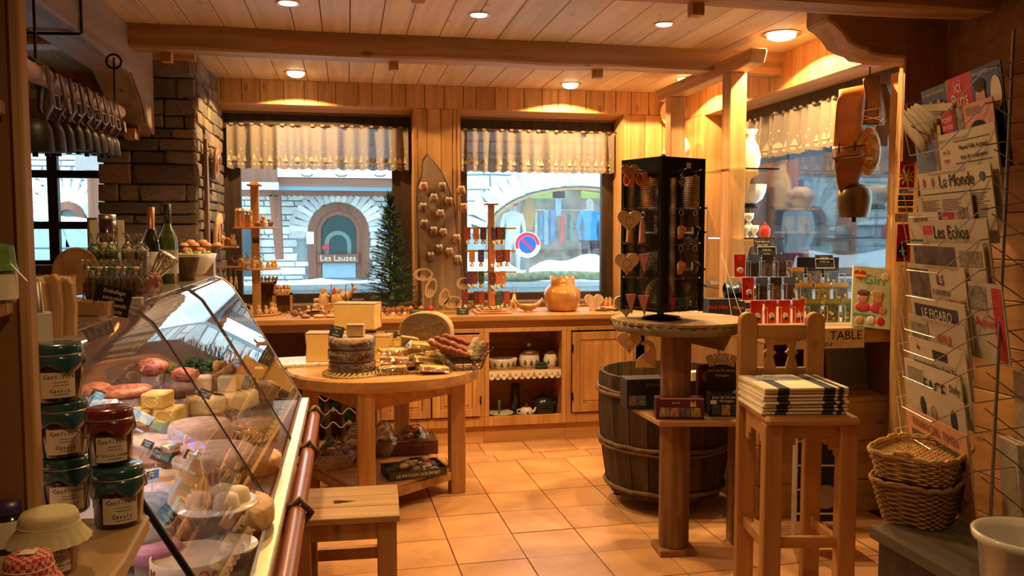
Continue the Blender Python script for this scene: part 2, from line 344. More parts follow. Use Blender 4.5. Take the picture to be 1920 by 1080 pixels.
# ---------------------------------------------------------------- windows
def window_y(name, x0, x1, z0, z1, y, fr=(.11, .11, .10, .06), mull=(), trans=(), dep=.07):
    m = MB(); l, r, t, b = fr
    o = struct(name, MB().box(x0, x0+l, y, y+dep, z0, z1).box(x1-r, x1, y, y+dep, z0, z1).box(x0+l, x1-r, y, y+dep, z1-t, z1).box(x0+l, x1-r, y, y+dep, z0, z0+b), DARKW, bev=.004)
    for mx in mull: obj('mullion', MB().box(mx-.035, mx+.035, y+.005, y+.06, z0+b, z1-t), DARKW, o)
    for tz in trans: obj('glazing_bar', MB().box(x0+l, x1-r, y+.008, y+.055, tz-.028, tz+.028), DARKWX, o)
    obj('window_pane', MB().box(x0+l, x1-r, y+.03, y+.036, z0+b, z1-t), GLASS, o); return o
window_y('window_1', -.95, .525, .975, 2.47, GY, (.15, .165, .1, .09))
window_y('window_2', .855, 2.24, .955, 2.47, GY, (.11, .13, .1, .095))
window_y('window_3', -3.1, -1.3, 1.28, 2.34, GY, (.1, .1, .1, .06), mull=(-2.14,), trans=(1.60, 1.98))
o = struct('window_4', MB().box(RX, RX+.07, 5.88, 6.1, 1.0, 2.46).box(RX, RX+.07, 3.9, 4.0, 1.0, 2.46).box(RX, RX+.07, 4.0, 5.88, 2.36, 2.46).box(RX, RX+.07, 4.0, 5.88, .98, 1.05), DARKW, bev=.004)
obj('window_pane', MB().box(RX+.03, RX+.036, 4.0, 5.88, 1.05, 2.36), GLASS, o)
obj('jamb_board', MB().box(RX-.06, RX+.0, 4.0, 4.07, 1.05, 2.4), PINE, o)
# ---------------------------------------------------------------- stone pillar
def stone_meshes(seed, n=8, m=None):
    q = random.Random(seed); out = []
    for _ in range(n):
        j = lambda a: q.uniform(-a, a)
        def ring(s, y, a): return [(x*s+j(a), y+j(a*.3), z*s+j(a)) for x, z in ((-.5, -.5), (0, -.52), (.5, -.5), (.52, 0), (.5, .5), (0, .51), (-.5, .5), (-.51, 0))]
        a = ring(.97, .5, .01); b = ring(1, -.25, .03); c = ring(.86, -.5, .05)
        vs = a+b+c; fs = [(i, (i+1) % 8, 8+(i+1) % 8, 8+i) for i in range(8)]+[(8+i, 8+(i+1) % 8, 16+(i+1) % 8, 16+i) for i in range(8)]
        fs.append(tuple(range(16, 24))); vs.append((j(.1), -.56, j(.1))); fs.pop(); fs += [(16+i, 16+(i+1) % 8, 24) for i in range(8)]
        mb = MB(); mb.add(vs, fs); me_ = mb.me('stone'); out.append(me_)
    return out
def stone_mats(base, names, v=.25):
    return [pmat('%s %d' % (names, i), c, .85, var=v, scale=9, bump=.5) for i, c in enumerate(base)]
def lay(parent, u0, u1, z0, z1, face, plane, meshes, mats, hs=(.05, .07, .09, .11), ws=(.12, .18, .25, .34), dep=.06, gap=.008, seed=1, skip=None, name='stone', jitter=.01):
    q = random.Random(seed); z = z0; k = 0
    mm = [(m.copy(), ma) for m in meshes for ma in mats]
    for m, ma in mm: m.materials.append(ma)
    while z < z1-.01:
        h = min(q.choice(hs), z1-z); h = h if z1-z-h > hs[0]*.6 else z1-z
        u = u0
        while u < u1-.005:
            w_ = min(q.choice(ws), u1-u); w_ = w_ if u1-u-w_ > ws[0]*.5 else u1-u
            uc, zc = u+w_/2, z+h/2; u += w_
            if skip and skip(uc, zc, w_, h): continue
            m = q.choice(mm)[0]; pr = q.uniform(-jitter, jitter)
            if plane == 'Y': o = obj(name, m, None, parent, loc=(uc, face+pr, zc), scale=(w_-gap, dep, h-gap))
            else: o = obj(name, m, None, parent, loc=(face+pr, uc, zc), rot=(0, 0, PI/2 if plane == 'X+' else -PI/2), scale=(w_-gap, dep, h-gap))
            if q.random() < .3: o.rotation_euler.y = q.uniform(-.04, .04)
        z += h
SM = stone_meshes(2)
PST = stone_mats([(.20, .15, .10), (.15, .12, .09), (.30, .21, .12), (.24, .19, .14), (.13, .11, .09)], 'pillar stone')
PX0, PX1, PY0 = -1.52, -.93, 5.62
sp = struct('stone_pillar', MB().box(PX0+.03, PX1-.03, PY0+.03, 6.7, 0, CZ), pmat('mortar', (.05, .038, .03), .95))
lay(sp, PX0, PX1, 1.0, 2.67, PY0+.02, 'Y', SM, PST, hs=(.06, .08, .11, .13), ws=(.12, .2, .28, .36), seed=11)
lay(sp, PY0, WY+.25, 1.0, 2.67, PX1-.02, 'X+', SM, PST, hs=(.06, .08, .1), ws=(.12, .2, .26), seed=12)
obj('trim', MB().box(PX0+.1, PX1+.01, PY0-.06, PY0+.02, 2.62, 2.68), PINEX, sp)
# ---------------------------------------------------------------- recessed ceiling lights
for i, (x, y, r, k) in enumerate(SPOTS):
    names = ['above the first back window, glowing on the boards', 'above the second back window', 'near the back corner, half hidden by the shelf stand', 'largest and brightest, before the carved corbel',
             'middle of the row between the two beams', 'between beams beside the square peg', 'at the top edge over the stool side']
    t = thing('recessed_spotlight', 'brass rimmed recessed ceiling spotlight '+names[i], 'light', (x, y, CZ), group='recessed ceiling spotlights')
    obj('rim', MB().lathe([(r, -.001), (r*1.28, -.006), (r*1.3, -.001), (r, .0)], n=24), BRASS, t)
    rc = [(r*(.93+.05*(j % 2)), .0) for j in range(2)]
    g = 'lamp glass big' if r > .05 else 'lamp glass small'
    obj('glass_shade', MB().lathe([(r*.98, -.001), (r*.92, -.02 if r > .05 else -.006), (r*.6, -.032 if r > .05 else -.009), (.0004, -.036 if r > .05 else -.01)], n=16), pmat(g, (1, .72, .36), .4, var=0, emit=14 if r > .05 else 5), t)
# back baseboard, left shelving etc come with the furniture
# ================================================================ OUTSIDE
def snowf(x, y): return .34+.05*math.sin(x*1.3+y*.7)+.03*math.sin(x*3.1-y*2.2)
st = MB().grid(60, 40, lambda i, j: (-16+i*34, 6.95+j*22, snowf(-16+i*34, 7+j*22)-(.3 if j == 0 else 0)))
struct('ground_snow', st, SNOW)
XS = stone_meshes(5, 8)
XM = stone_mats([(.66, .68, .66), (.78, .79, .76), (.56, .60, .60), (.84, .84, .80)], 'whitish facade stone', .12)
DM = stone_mats([(.16, .18, .20), (.22, .23, .24), (.12, .14, .16), (.28, .27, .26)], 'shaded blue grey stone', .2)  # darker bluish stone: shade between the houses put into the colour
REDW = wood('red brown facade wood', (.20, .08, .05), (.30, .13, .08), 2, fine=6, knots=0)
REDX = wood('red brown facade wood along x', (.20, .08, .05), (.30, .13, .08), 0, fine=6, knots=0)
XG = pmat('facade mortar', (.30, .36, .38), .95)
DG = clear('dark facade glass', (.55, .62, .62), rough=.05)
def arc(cx, cz, rx, rz, a0, a1, n): return [(cx+rx*math.cos(a0+(a1-a0)*i/n), cz+rz*math.sin(a0+(a1-a0)*i/n)) for i in range(n+1)]
def ring_poly(parent, name, cx, cz, ro, ri, zb, y0, y1, m, k=1.0, n=20):
    """arched frame: outer and inner half ellipse on straight jambs"""
    mb = MB(); o_ = [(cx+ro, zb)]+arc(cx, cz, ro, ro*k, 0, PI, n)+[(cx-ro, zb)]; i_ = [(cx+ri, zb)]+arc(cx, cz, ri, ri*k, 0, PI, n)+[(cx-ri, zb)]
    N_ = len(o_); vs = [(p[0], y0, p[1]) for p in o_+i_]+[(p[0], y1, p[1]) for p in o_+i_]; fs = []
    for a in range(N_-1): fs += [(a, a+1, N_+a+1, N_+a), (2*N_+a, 2*N_+a+1, a+1, a), (N_+a, N_+a+1, 3*N_+a+1, 3*N_+a)]
    mb.add(vs, fs); return obj(name, mb, m, parent)
def voussoirs(parent, cx, cz, ri, ro, y, mats, meshes, a0=0, a1=PI, n=17, k=1.0, seed=3):
    q = random.Random(seed)
    for i in range(n):
        a = a0+(a1-a0)*(i+.5)/n; r = (ri+ro)/2; L_ = ro-ri+q.uniform(-.05, .06)
        me_ = q.choice(meshes).copy(); me_.materials.append(q.choice(mats))
        obj('stone', me_, None, parent, loc=(cx+r*math.cos(a), y-.055, cz+r*k*math.sin(a)), rot=(0, -a, 0), scale=(L_, .12, (a1-a0)/n*r*.9))
# --- house with the arched door
Y1 = 21.0
hA = thing('stone_house', 'pale stone house with arched brown door across the snowy street', 'house')
pa = lambda x, y, Y=Y1: at(x, y, Y=Y)
dc = pa(635, 436); dr = (pa(692, 436).x-pa(578, 436).x)/2; dz0 = .42
eave = pa(600, 366).z
obj('wall', MB().box(-4.35, 2.2, Y1, Y1+.3, .1, eave+.6), XG, hA)
lay(hA, -4.3, 2.0, .25, eave+.05, Y1, 'Y', XS, XM, hs=(.11, .14, .17, .2), ws=(.25, .35, .45, .6), dep=.14, gap=.022, seed=21,
    skip=lambda u, z, w_, h: (z < dc.z and abs(u-dc.x)-w_/2 < dr-.14) or (z >= dc.z and math.hypot(u-dc.x, z-dc.z) < dr+.17))
voussoirs(hA, dc.x, dc.z, dr, dr+.42, Y1, XM, XS, -.15, PI+.15, 21)
ring_poly(hA, 'door_surround', dc.x, dc.z, dr, dr*.74, dz0, Y1-.14, Y1+.1, REDW)
ring_poly(hA, 'door_frame', dc.x, dc.z, dr*.75, dr*.58, dz0, Y1-.07, Y1+.1, REDW)
obj('door_glass', MB().box(dc.x-dr*.7, dc.x+dr*.7, Y1-.01, Y1+.0, dz0, dc.z+dr*.7), pmat('door glass tint', (.05, .09, .09), .15), hA)
ring_poly(hA, 'arch_reflection', dc.x-.02, dc.z-.28, dr*.44, dr*.3, dz0+.5, Y1-.03, Y1-.012, pmat('pale arch reflection', (.16, .24, .22), .6))  # pale arch standing in for a reflection in the door glass
sg = pa(634, 484); sgo = obj('name_board', MB().box(-.5, .5, -.06, .0, -.11, .11), REDX, hA, loc=(sg.x, Y1-.12, sg.z), bev=.02)
text('Les Lauzes', .2, CHALK, sgo, (0, -.07, 0), sx=1.0)
obj('lower_glass', MB().box(dc.x-dr*.55, dc.x+dr*.55, Y1-.045, Y1-.03, dz0, sg.z-.12), pmat('snowy glass', (.30, .45, .55), .3), hA)
nb = pa(582, 446); obj('notice', MB().box(nb.x-.09, nb.x+.09, Y1-.17, Y1-.145, nb.z-.15, nb.z+.15), PAPER, hA)
rs = pa(611, 464); obj('round_sticker', MB().lathe([(.09, 0), (.09, .01)], n=16), pmat('pinkish red', (.5, .05, .08), .5), hA, loc=(rs.x, Y1-.03, rs.z), rot=(PI/2, 0, 0))
ex0 = -2.0
obj('fascia_board', MB().box(ex0+.4, 2.4, 20.0, 20.1, pa(600, 349, 20).z, pa(600, 334, 20).z), REDX, hA)
obj('gutter', MB().box(ex0+.4, 2.4, 20.02, 20.16, pa(600, 357, 20).z, pa(600, 349, 20).z), pmat('blue grey gutter', (.16, .26, .34), .4), hA)
sc = MB(); zt, zb = pa(600, 357, 20.3).z, pa(600, 369, 20.3).z; pts = [(2.4, zt), (ex0+.3, zt)]
for i in range(57): pts.append((ex0+.3+i*.072, zb+.03*abs(math.sin(i*PI/2))))
obj('scalloped_board', sc.prism(pts, 20.25, 20.3), REDX, hA)
obj('soffit', MB().box(ex0+.3, 2.4, 20.1, Y1, zt-.02, zt), REDX, hA)
obj('roof_snow', MB().grid(24, 6, lambda i, j: (ex0+.4+i*4.1, 19.95+j*5, pa(600, 333, 20).z+.06+j*1.9+.03*math.sin(i*40)+.02*math.sin(i*91)))
    .box(ex0+.4, 2.45, 19.93, 20.3, pa(600, 333, 20).z, pa(600, 333, 20).z+.1), SNOW, hA)
for px in (576, 640, 712): 
    q = pa(px, 330, 20); obj('snow_guard', MB().tube([(-.13, 0, .03), (-.07, 0, -.01), (.07, 0, -.01), (.13, 0, .03)], .012), IRON, hA, loc=(q.x, 19.9, q.z))
obj('bargeboard', MB().box(pa(440, 300, 19.6).x, pa(519, 300, 19.6).x, 19.6, 19.75, pa(440, 349, 19.6).z, 4.6), REDW, hA)
obj('balcony_glass', MB().box(pa(440, 300, 19.6).x, pa(522, 300, 19.6).x, 19.5, 19.6, pa(440, 355, 19.5).z, pa(440, 341, 19.5).z), pmat('icy ledge', (.55, .75, .85), .3), hA)
p0, p1 = pa(505, 366, 20.4), pa(526, 372, 20.4); q0, q1 = pa(517, 486, 20.4), pa(531, 486, 20.4)
obj('brace_post', MB().prism([(p0.x, p0.z), (p1.x, p0.z), (q1.x, q1.z), (q0.x, q1.z)], 20.3, 20.6), REDW, hA)
r0, r1 = pa(448, 361, 20.5), pa(520, 361, 20.5); obj('cross_beam', MB().box(r0.x, r1.x, 20.3, 20.6, pa(480, 368, 20.4).z, pa(480, 352, 20.4).z), REDX, hA)
lw_ = pa(466, 455, 21); obj('side_window', MB().box(lw_.x-.5, lw_.x+.25, 20.82, 20.86, .5, lw_.z+.5), pmat('dim window', (.05, .08, .10), .2), hA)
# --- taller house seen by the small left window
hC = thing('stone_house', 'tall white stone house with small brown arch beyond the multi-pane window', 'house')
ac = pa(130, 410, 20.0); ar = pa(163, 400, 20.0).x-ac.x
obj('wall', MB().box(-10.2, -4.6, 20, 20.3, .1, 5.4), XG, hC)
lay(hC, -8.6, -4.65, .9, 5.0, 20.0, 'Y', XS, XM, hs=(.13, .17, .21, .26), ws=(.25, .35, .5, .62), dep=.14, gap=.024, seed=22,
    skip=lambda u, z, w_, h: (z < ac.z and abs(u-ac.x)-w_/2 < ar-.14) or (z >= ac.z and math.hypot(u-ac.x, z-ac.z) < ar+.17))
voussoirs(hC, ac.x, ac.z, ar, ar+.75, 20.0, XM, XS, 0, PI, 13)
ring_poly(hC, 'door_frame', ac.x, ac.z, ar, ar*.55, .4, 19.86, 20.05, REDW)
obj('door_panel', MB().box(ac.x-ar*.6, ac.x+ar*.6, 19.98, 20.0, .4, ac.z+ar*.6), pmat('greenish pane', (.10, .15, .14), .3), hC)
cpx = pa(180, 330, 19.8); obj('balcony_post', MB().box(cpx.x-.1, cpx.x+.35, 19.5, 19.8, .4, cpx.z+.6), REDW, hC)
obj('balcony_fence', MB().box(cpx.x-.3, cpx.x+.5, 19.4, 19.5, cpx.z+.1, cpx.z+.4), pmat('grey wood', (.35, .32, .32), .7), hC)
# --- sport shop with the wide arch
Y2 = 17.0
hB = thing('stone_shop', 'white stone shop front with a wide arched display of skis and jackets', 'building')
pb = lambda x, y, Y=Y2: at(x, y, Y=Y)
bc = pb(1085, 440); brx = bc.x-pb(912, 440).x; brz = pb(1085, 352).z-bc.z
def inarch(u, z, e=0): return ((u-bc.x)/(brx+e))**2+((z-bc.z)/(brz+e))**2 < 1 if z > bc.z else abs(u-bc.x) < brx+e
out = [(1.9, .1), (bc.x-brx, .1), (bc.x-brx, bc.z)]+arc(bc.x, bc.z, brx, brz, PI, 0, 24)+[(bc.x+brx, .1), (7.9, .1), (7.9, 5.2), (1.9, 5.2)]
obj('wall', MB().prism(out, Y2, Y2+.4), XG, hB)
lay(hB, 1.9, 7.7, .4, 4.4, Y2, 'Y', XS, XM, hs=(.14, .18, .24, .3), ws=(.25, .38, .5, .62), dep=.14, gap=.026, seed=23,
    skip=lambda u, z, w_, h: inarch(u, z, .27) or (u > bc.x+brx and z < 1.4))
for i in range(27):
    a = PI*(i+.5)/27; q_ = XS[i % 8].copy(); q_.materials.append(XM[i % 4]); c_, s_ = math.cos(a), math.sin(a)
    nx, nz = c_/brx, s_/brz; an = math.atan2(nz, nx); stp = PI/27*math.hypot(brx*s_, brz*c_)
    obj('stone', q_, None, hB, loc=(bc.x+brx*c_+math.cos(an)*.27, Y2-.055, bc.z+brz*s_+math.sin(an)*.27), rot=(0, -an, 0), scale=(.46, .13, stp*1.12))
ring_poly(hB, 'arch_rim', bc.x, bc.z, brx, brx-.09, .4, Y2-.05, Y2+.3, wood('tan arch rim', (.35, .22, .12), (.45, .3, .16), 0, knots=0), k=brz/brx, n=30)
obj('interior', MB().box(bc.x-brx-.5, bc.x+brx+.5, 19.0, 19.1, .3, 3.2).box(bc.x-brx-.5, bc.x+brx+.5, 17.4, 19.0, .25, .35), pmat('shop interior', (.42, .34, .28), .8, var=.5, scale=3), hB)
obj('display_glass', MB().box(bc.x-brx, bc.x+brx, Y2+.15, Y2+.16, .4, bc.z+brz), GLASS, hB)
for px0, px1, y0, y1, c in ((975, 1060, 358, 372, (.55, .8, .1)), (1035, 1060, 355, 372, (.1, .75, .7)), (1090, 1130, 358, 372, (.6, .75, .1)), (1042, 1052, 358, 405, (.35, .6, .9)), (1032, 1041, 395, 452, (.15, .3, .7)), (1050, 1058, 405, 455, (.85, .12, .1)),
                            (1010, 1018, 400, 450, (.1, .35, .6)), (1062, 1068, 400, 450, (.25, .2, .2)), (972, 984, 400, 440, (.1, .35, .15)), (1020, 1028, 395, 460, (.3, .5, .8)), (1068, 1074, 402, 452, (.2, .5, .4)), (1003, 1008, 398, 446, (.7, .7, .6))):
    a_, b_ = pb(px0, y1, 18.3), pb(px1, y0, 18.3)
    obj('display_banner' if px1-px0 > 15 else 'ski', MB().box(a_.x, b_.x, 18.28, 18.33, a_.z, b_.z), pmat('ski colour %d' % px0, c, .4, var=.2, scale=5), hB, bev=.01)
for zz in (395, 368, 425): 
    a_ = pb(1010, zz, 18.6); obj('rack_rail', MB().box(a_.x-1, a_.x+1.7, 18.6, 18.63, a_.z, a_.z+.03), STEEL, hB)
a_ = pb(987, 372, 17.7); b_ = pb(998, 432, 17.7)
obj('wooden_board', MB().prism([(a_.x-.02, b_.z), (b_.x, b_.z), (b_.x+.08, (a_.z+b_.z)/2), (b_.x, a_.z), (a_.x, a_.z+.06), (a_.x-.1, (a_.z+b_.z)/2)], 17.7, 17.74), wood('amber board', (.6, .3, .08), (.8, .45, .15), 2, knots=0), hB)
obj('display_pillar', MB().box(a_.x-.13, a_.x-.02, 17.75, 17.85, .4, 2.4), pmat('grey metal', (.3, .3, .3), .5), hB)
# figures -----------------------------------------------------------
def figure(parent, name, H_, m, pose=0, headm=None, lift=0):
    """one continuous skinned body: pelvis root, spine, arms and legs, a step apart when pose > 0"""
    J = {'pel': (0, 0, .52, .095), 'wst': (0, 0, .60, .08), 'chs': (0, 0, .73, .095), 'nk': (0, 0, .84, .035), 'hd0': (0, -.01, .875, .045), 'hd1': (0, -.015, .93, .052), 'hd2': (0, 0, .975, .035)}
    for s, k in ((-1, 'l'), (1, 'r')):
        f = pose*s
        J['sh'+k] = (s*.105, 0, .80, .042); J['el'+k] = (s*.145, -f*.05+.01, .63, .028); J['wr'+k] = (s*.13, -f*.10-.03, .49, .019); J['hn'+k] = (s*.125, -f*.11-.04, .44, .016)
        J['hp'+k] = (s*.055, 0, .49, .065); J['kn'+k] = (s*.06, f*.06-.01, .27, .04); J['an'+k] = (s*.06, f*.11, .045, .026); J['to'+k] = (s*.065, f*.11-.09, .018, .024)
    E_ = [('pel', 'wst'), ('wst', 'chs'), ('chs', 'nk'), ('nk', 'hd0'), ('hd0', 'hd1'), ('hd1', 'hd2')]
    for k in 'lr': E_ += [('chs', 'sh'+k), ('sh'+k, 'el'+k), ('el'+k, 'wr'+k), ('wr'+k, 'hn'+k), ('pel', 'hp'+k), ('hp'+k, 'kn'+k), ('kn'+k, 'an'+k), ('an'+k, 'to'+k)]
    ks = list(J); me_ = bpy.data.meshes.new(name); me_.from_pydata([tuple(v*H_ for v in J[k][:3]) for k in ks], [(ks.index(a), ks.index(b)) for a, b in E_], []); me_.materials.append(m)
    o = bpy.data.objects.new(name, me_); COL.objects.link(o); o.parent = parent
    o.modifiers.new('skin', 'SKIN'); u = o.modifiers.new('sub', 'SUBSURF'); u.levels = 1; u.render_levels = 2
    for i, k in enumerate(ks): me_.skin_vertices[0].data[i].radius = (J[k][3]*H_, J[k][3]*H_*.85); me_.skin_vertices[0].data[i].use_root = (k == 'pel')
    return o
def zones(name, stops, rough=.8):
    m = bpy.data.materials.new(name); m.use_nodes = True; N = m.node_tree.nodes; L = m.node_tree.links
    tc = N.new('ShaderNodeTexCoord'); sx = N.new('ShaderNodeSeparateXYZ'); cr = N.new('ShaderNodeValToRGB'); cr.color_ramp.interpolation = 'CONSTANT'
    mr = N.new('ShaderNodeMath'); mr.operation = 'MULTIPLY'; mr.inputs[1].default_value = .5
    L.new(tc.outputs['Object'], sx.inputs[0]); L.new(sx.outputs[2], mr.inputs[0]); L.new(mr.outputs[0], cr.inputs[0])
    e = cr.color_ramp.elements; e[0].position = 0; e[0].color = stops[0][1]+(1,); e[1].position = stops[1][0]/2; e[1].color = stops[1][1]+(1,)
    for p_, c in stops[2:]: n_ = e.new(p_/2); n_.color = c+(1,)
    b = N['Principled BSDF']; b.inputs['Roughness'].default_value = rough; L.new(cr.outputs[0], b.inputs['Base Color']); return m
blue = zones('display figure in blue', [(0, (.08, .08, .10)), (.85, (.05, .42, .75)), (1.50, (.55, .6, .6))])
wht = zones('display figure in white', [(0, (.75, .78, .78)), (.85, (.85, .88, .88)), (1.5, (.65, .55, .5))])
m1 = pb(1106, 470, 17.6); f1 = figure(hB, 'mannequin', 1.8, blue); f1.location = (m1.x, 17.65, .52)
m2 = pb(1127, 470, 18.0); f2 = figure(hB, 'mannequin', 1.8, zones('display figure in grey', [(0, (.05, .05, .06)), (.85, (.12, .2, .35)), (1.5, (.1, .2, .4))])); f2.location = (m2.x+.05, 18.1, .5)
m3 = pb(962, 470, 17.6); f3 = figure(hB, 'mannequin', 1.75, wht); f3.location = (m3.x, 17.6, .5); f3['label'] = 'white clothed mannequin with red cap'
obj('cap', MB().ball((0, 0, 0), (.12, .14, .1)), RED, hB, loc=(m3.x-.0, 17.57, 2.2))
# snow bank, parapet with log, traffic sign, car
sb = MB(); b0 = pb(850, 480, 14.5).x; 
sb.grid(40, 8, lambda i, j: (1.6+i*5.6, 13.2+j*3.2, .3+(.72+.10*math.sin(i*17)+.06*math.sin(i*41))*math.sin(PI*min(1, j*1.15))**.6))
o = obj('snow_bank', sb, SNOW); tag(o, 'heaped white snow bank before the ski shop window', 'snow')
sb = MB().grid(40, 6, lambda i, j: (-5+i*6.4, 16.6+j*2.4, .3+(.22+.05*math.sin(i*21)+.03*math.sin(i*47))*math.sin(PI*min(1, j*1.1))**.7))
o = obj('snow_bank', sb, SNOW); tag(o, 'low white snow ridge at the foot of the arched door', 'snow')
sb = MB().grid(24, 8, lambda i, j: (3.9+i*3.9, 6.6+j*2.2, .3+(.62+.05*math.sin(i*11)+.03*math.sin(i*29))*math.sin(PI*min(1, .15+j*.8))**.5))
o = obj('snow_bank', sb, SNOW); tag(o, 'bright smooth snow heaped just below the right hand window', 'snow')
pw = thing('parapet_wall', 'low grey parapet just outside the back windows dusted with snow', 'wall')
obj('coping', MB().box(-6.5, 8.6, 8.9, 9.15, .95, 1.0).box(-6.5, 8.6, 8.93, 9.12, .2, .95), pmat('bluish concrete', (.34, .42, .46), .8), pw)
obj('snow_cap', MB().grid(50, 3, lambda i, j: (-6.5+i*14.9, 8.92+j*.2, 1.0+.012*math.sin(i*30)+.02*math.sin(PI*j))), SNOW, pw)
t_ = thing('mossy_log', 'mossy green brown log lying along the parapet outside the second window', 'log', (0, 0, 0))
l0, l1 = at(870, 520, Y=9.0), at(1140, 513, Y=9.0)
obj('trunk', MB().tube([(l0.x-.3+(l1.x-l0.x+.8)*i/12, 9.0+jit(.01), 1.06+jit(.008)) for i in range(13)], [.05+jit(.006) for _ in range(13)], 10), pmat('mossy bark', (.22, .26, .16), .9, var=.4, scale=20, bump=.5), t_)
sgp = at(989, 459, Y=13.0); rs_ = 25/FPX*13.0
ns = thing('traffic_sign', 'round no-parking traffic sign, blue with a red ring and bar', 'sign', (sgp.x, 13.0, sgp.z), rz=-.2)
def disc(r0, r1, n=40, a0=0, a1=2*PI, y=0, t=.004):
    mb = MB(); vs = []; fs = []
    for i in range(n+1):
        a = a0+(a1-a0)*i/n
        vs += [(r0*math.cos(a), y, r0*math.sin(a)), (r1*math.cos(a), y, r1*math.sin(a))]
    fs = [(2*i, 2*i+1, 2*i+3, 2*i+2) for i in range(n)]; mb.add(vs, fs); return mb
obj('disc', MB().lathe([(rs_, -.01), (rs_, .01)], n=40), pmat('sign white', (.8, .82, .85), .4, var=0), ns, rot=(PI/2, 0, 0))
SR = pmat('sign red', (.70, .03, .05), .4, var=0); SB = pmat('sign blue', (.02, .10, .75), .4, var=0)
obj('ring', disc(rs_*.68, rs_*.94, y=-.013, a0=0, a1=PI), SR, ns)
obj('ring', disc(rs_*.70, rs_*.94, y=-.013, a0=PI*1.0, a1=PI*1.12), SR, ns)
obj('blue_field', disc(0.0001, rs_*.66, y=-.013), SB, ns)
obj('bar', MB().box(-rs_*.64, rs_*.64, -.018, -.016, -rs_*.09, rs_*.09), SR, ns, rot=(0, PI/4, 0))
obj('post', MB().cyl((0, .03, -rs_*.9), (0, .03, -1.1), .03), pmat('grey post', (.2, .2, .2), .5), ns)
car = thing('car', 'silver blue car with snow on its roof parked beyond the multi-pane window', 'car', (at(120, 450, Y=14.5).x-.1, 14.5, .36), rz=0)
CB = pmat('car paint', (.28, .42, .52), .3, .2, var=.03, coat=.5); CG = pmat('car window', (.30, .48, .55), .08, var=.03)
obj('body', MB().prism([(-2.1, .2), (2.1, .2), (2.15, .6), (1.9, .85), (1.0, .92), (-1.7, .95), (-2.1, .8)], -.8, .8), CB, car, bev=.05)
obj('cabin', MB().prism([(-1.75, .9), (1.15, .9), (.45, 1.33), (-.2, 1.4), (-1.3, 1.37)], -.7, .7), CB, car, bev=.05)
for a, b in ((-1.45, -.62), (-.52, .28)): obj('window', MB().prism([(a, .96), (b+.12, .96), (b, 1.28), (a+.12, 1.28)], -.72, -.705), CG, car)
obj('window', MB().prism([(.34, .96), (.95, .96), (.42, 1.27), (.36, 1.28)], -.72, -.705), CG, car)
obj('roof_snow', MB().grid(14, 6, lambda i, j: (-1.35+i*1.9, -.7+1.4*j, 1.34+.12*(math.sin(PI*i)*math.sin(PI*j))**.4+.01*math.sin(i*30))), SNOW, car)
for sx in (-1.3, 1.3):
    for sy in (-.75, .75): obj('wheel', MB().lathe([(.12, -.09), (.3, -.09), (.33, -.05), (.33, .05), (.3, .09), (.12, .09)], n=18), BLACK, car, loc=(sx, sy, .3), rot=(PI/2, 0, 0))
# --- right-hand window view
hD = thing('stone_house', 'shaded blue grey rubble house beyond the right hand window', 'house')
obj('wall', MB().box(7.4, 17, 16.0, 16.4, .1, 7.5), pmat('shaded mortar', (.24, .26, .27), .95), hD)  # mortar colour carries the same painted shade
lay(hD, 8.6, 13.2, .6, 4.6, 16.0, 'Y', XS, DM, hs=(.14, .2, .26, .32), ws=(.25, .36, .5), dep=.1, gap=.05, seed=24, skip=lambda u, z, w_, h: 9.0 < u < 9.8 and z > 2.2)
obj('shutter', MB().box(9.0, 9.75, 15.9, 16.0, 2.3, 4.4), pmat('blue shutter', (.16, .25, .34), .6), hD)
obj('drainpipe', MB().cyl((8.55, 15.85, .3), (8.55, 15.85, 6), .06), REDW, hD)
lwl = thing('garden_wall', 'low rubble garden wall under a thick cap of snow outside the right hand window', 'wall')
g0, g1 = at(1480, 500, Y=12.6), at(1660, 500, Y=12.6)
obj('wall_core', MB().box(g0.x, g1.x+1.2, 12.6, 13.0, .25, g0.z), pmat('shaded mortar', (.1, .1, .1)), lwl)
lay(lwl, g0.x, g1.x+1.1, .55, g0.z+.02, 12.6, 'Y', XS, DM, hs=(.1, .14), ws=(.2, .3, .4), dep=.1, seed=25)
obj('snow_cap', MB().grid(24, 6, lambda i, j: (g0.x-.05+i*(g1.x-g0.x+1.2), 12.5+j*.7, g0.z-.02+(.26+.06*math.sin(i*9+1))*math.sin(PI*j)**.5*min(1, i*8+.1))), SNOW, lwl)
pr = thing('person', 'person in light jacket and dark trousers walking past outside with backpack', 'person', (at(1492, 560, Y=11.8).x, 11.8, .42), rz=-.9)
figure(pr, 'body', 1.75, zones('walker clothes', [(0, (.05, .045, .05)), (.80, (.42, .48, .52)), (1.50, (.38, .22, .15))]), pose=1)
obj('hair', MB().ball((0, .015, 1.66), (.1, .11, .09)), pmat('dark hair', (.05, .03, .02), .8), pr)
obj('backpack', MB().ball((0, .2, 1.25), (.16, .11, .26)), pmat('dark pack', (.05, .06, .1), .7), pr)
for sx in (-.035, .035): obj('eye', MB().ball((sx, -.115, 1.64), .011), INK, pr)
obj('nose', MB().ball((0, -.125, 1.61), (.012, .02, .022)), pmat('skin', (.5, .3, .22)), pr)
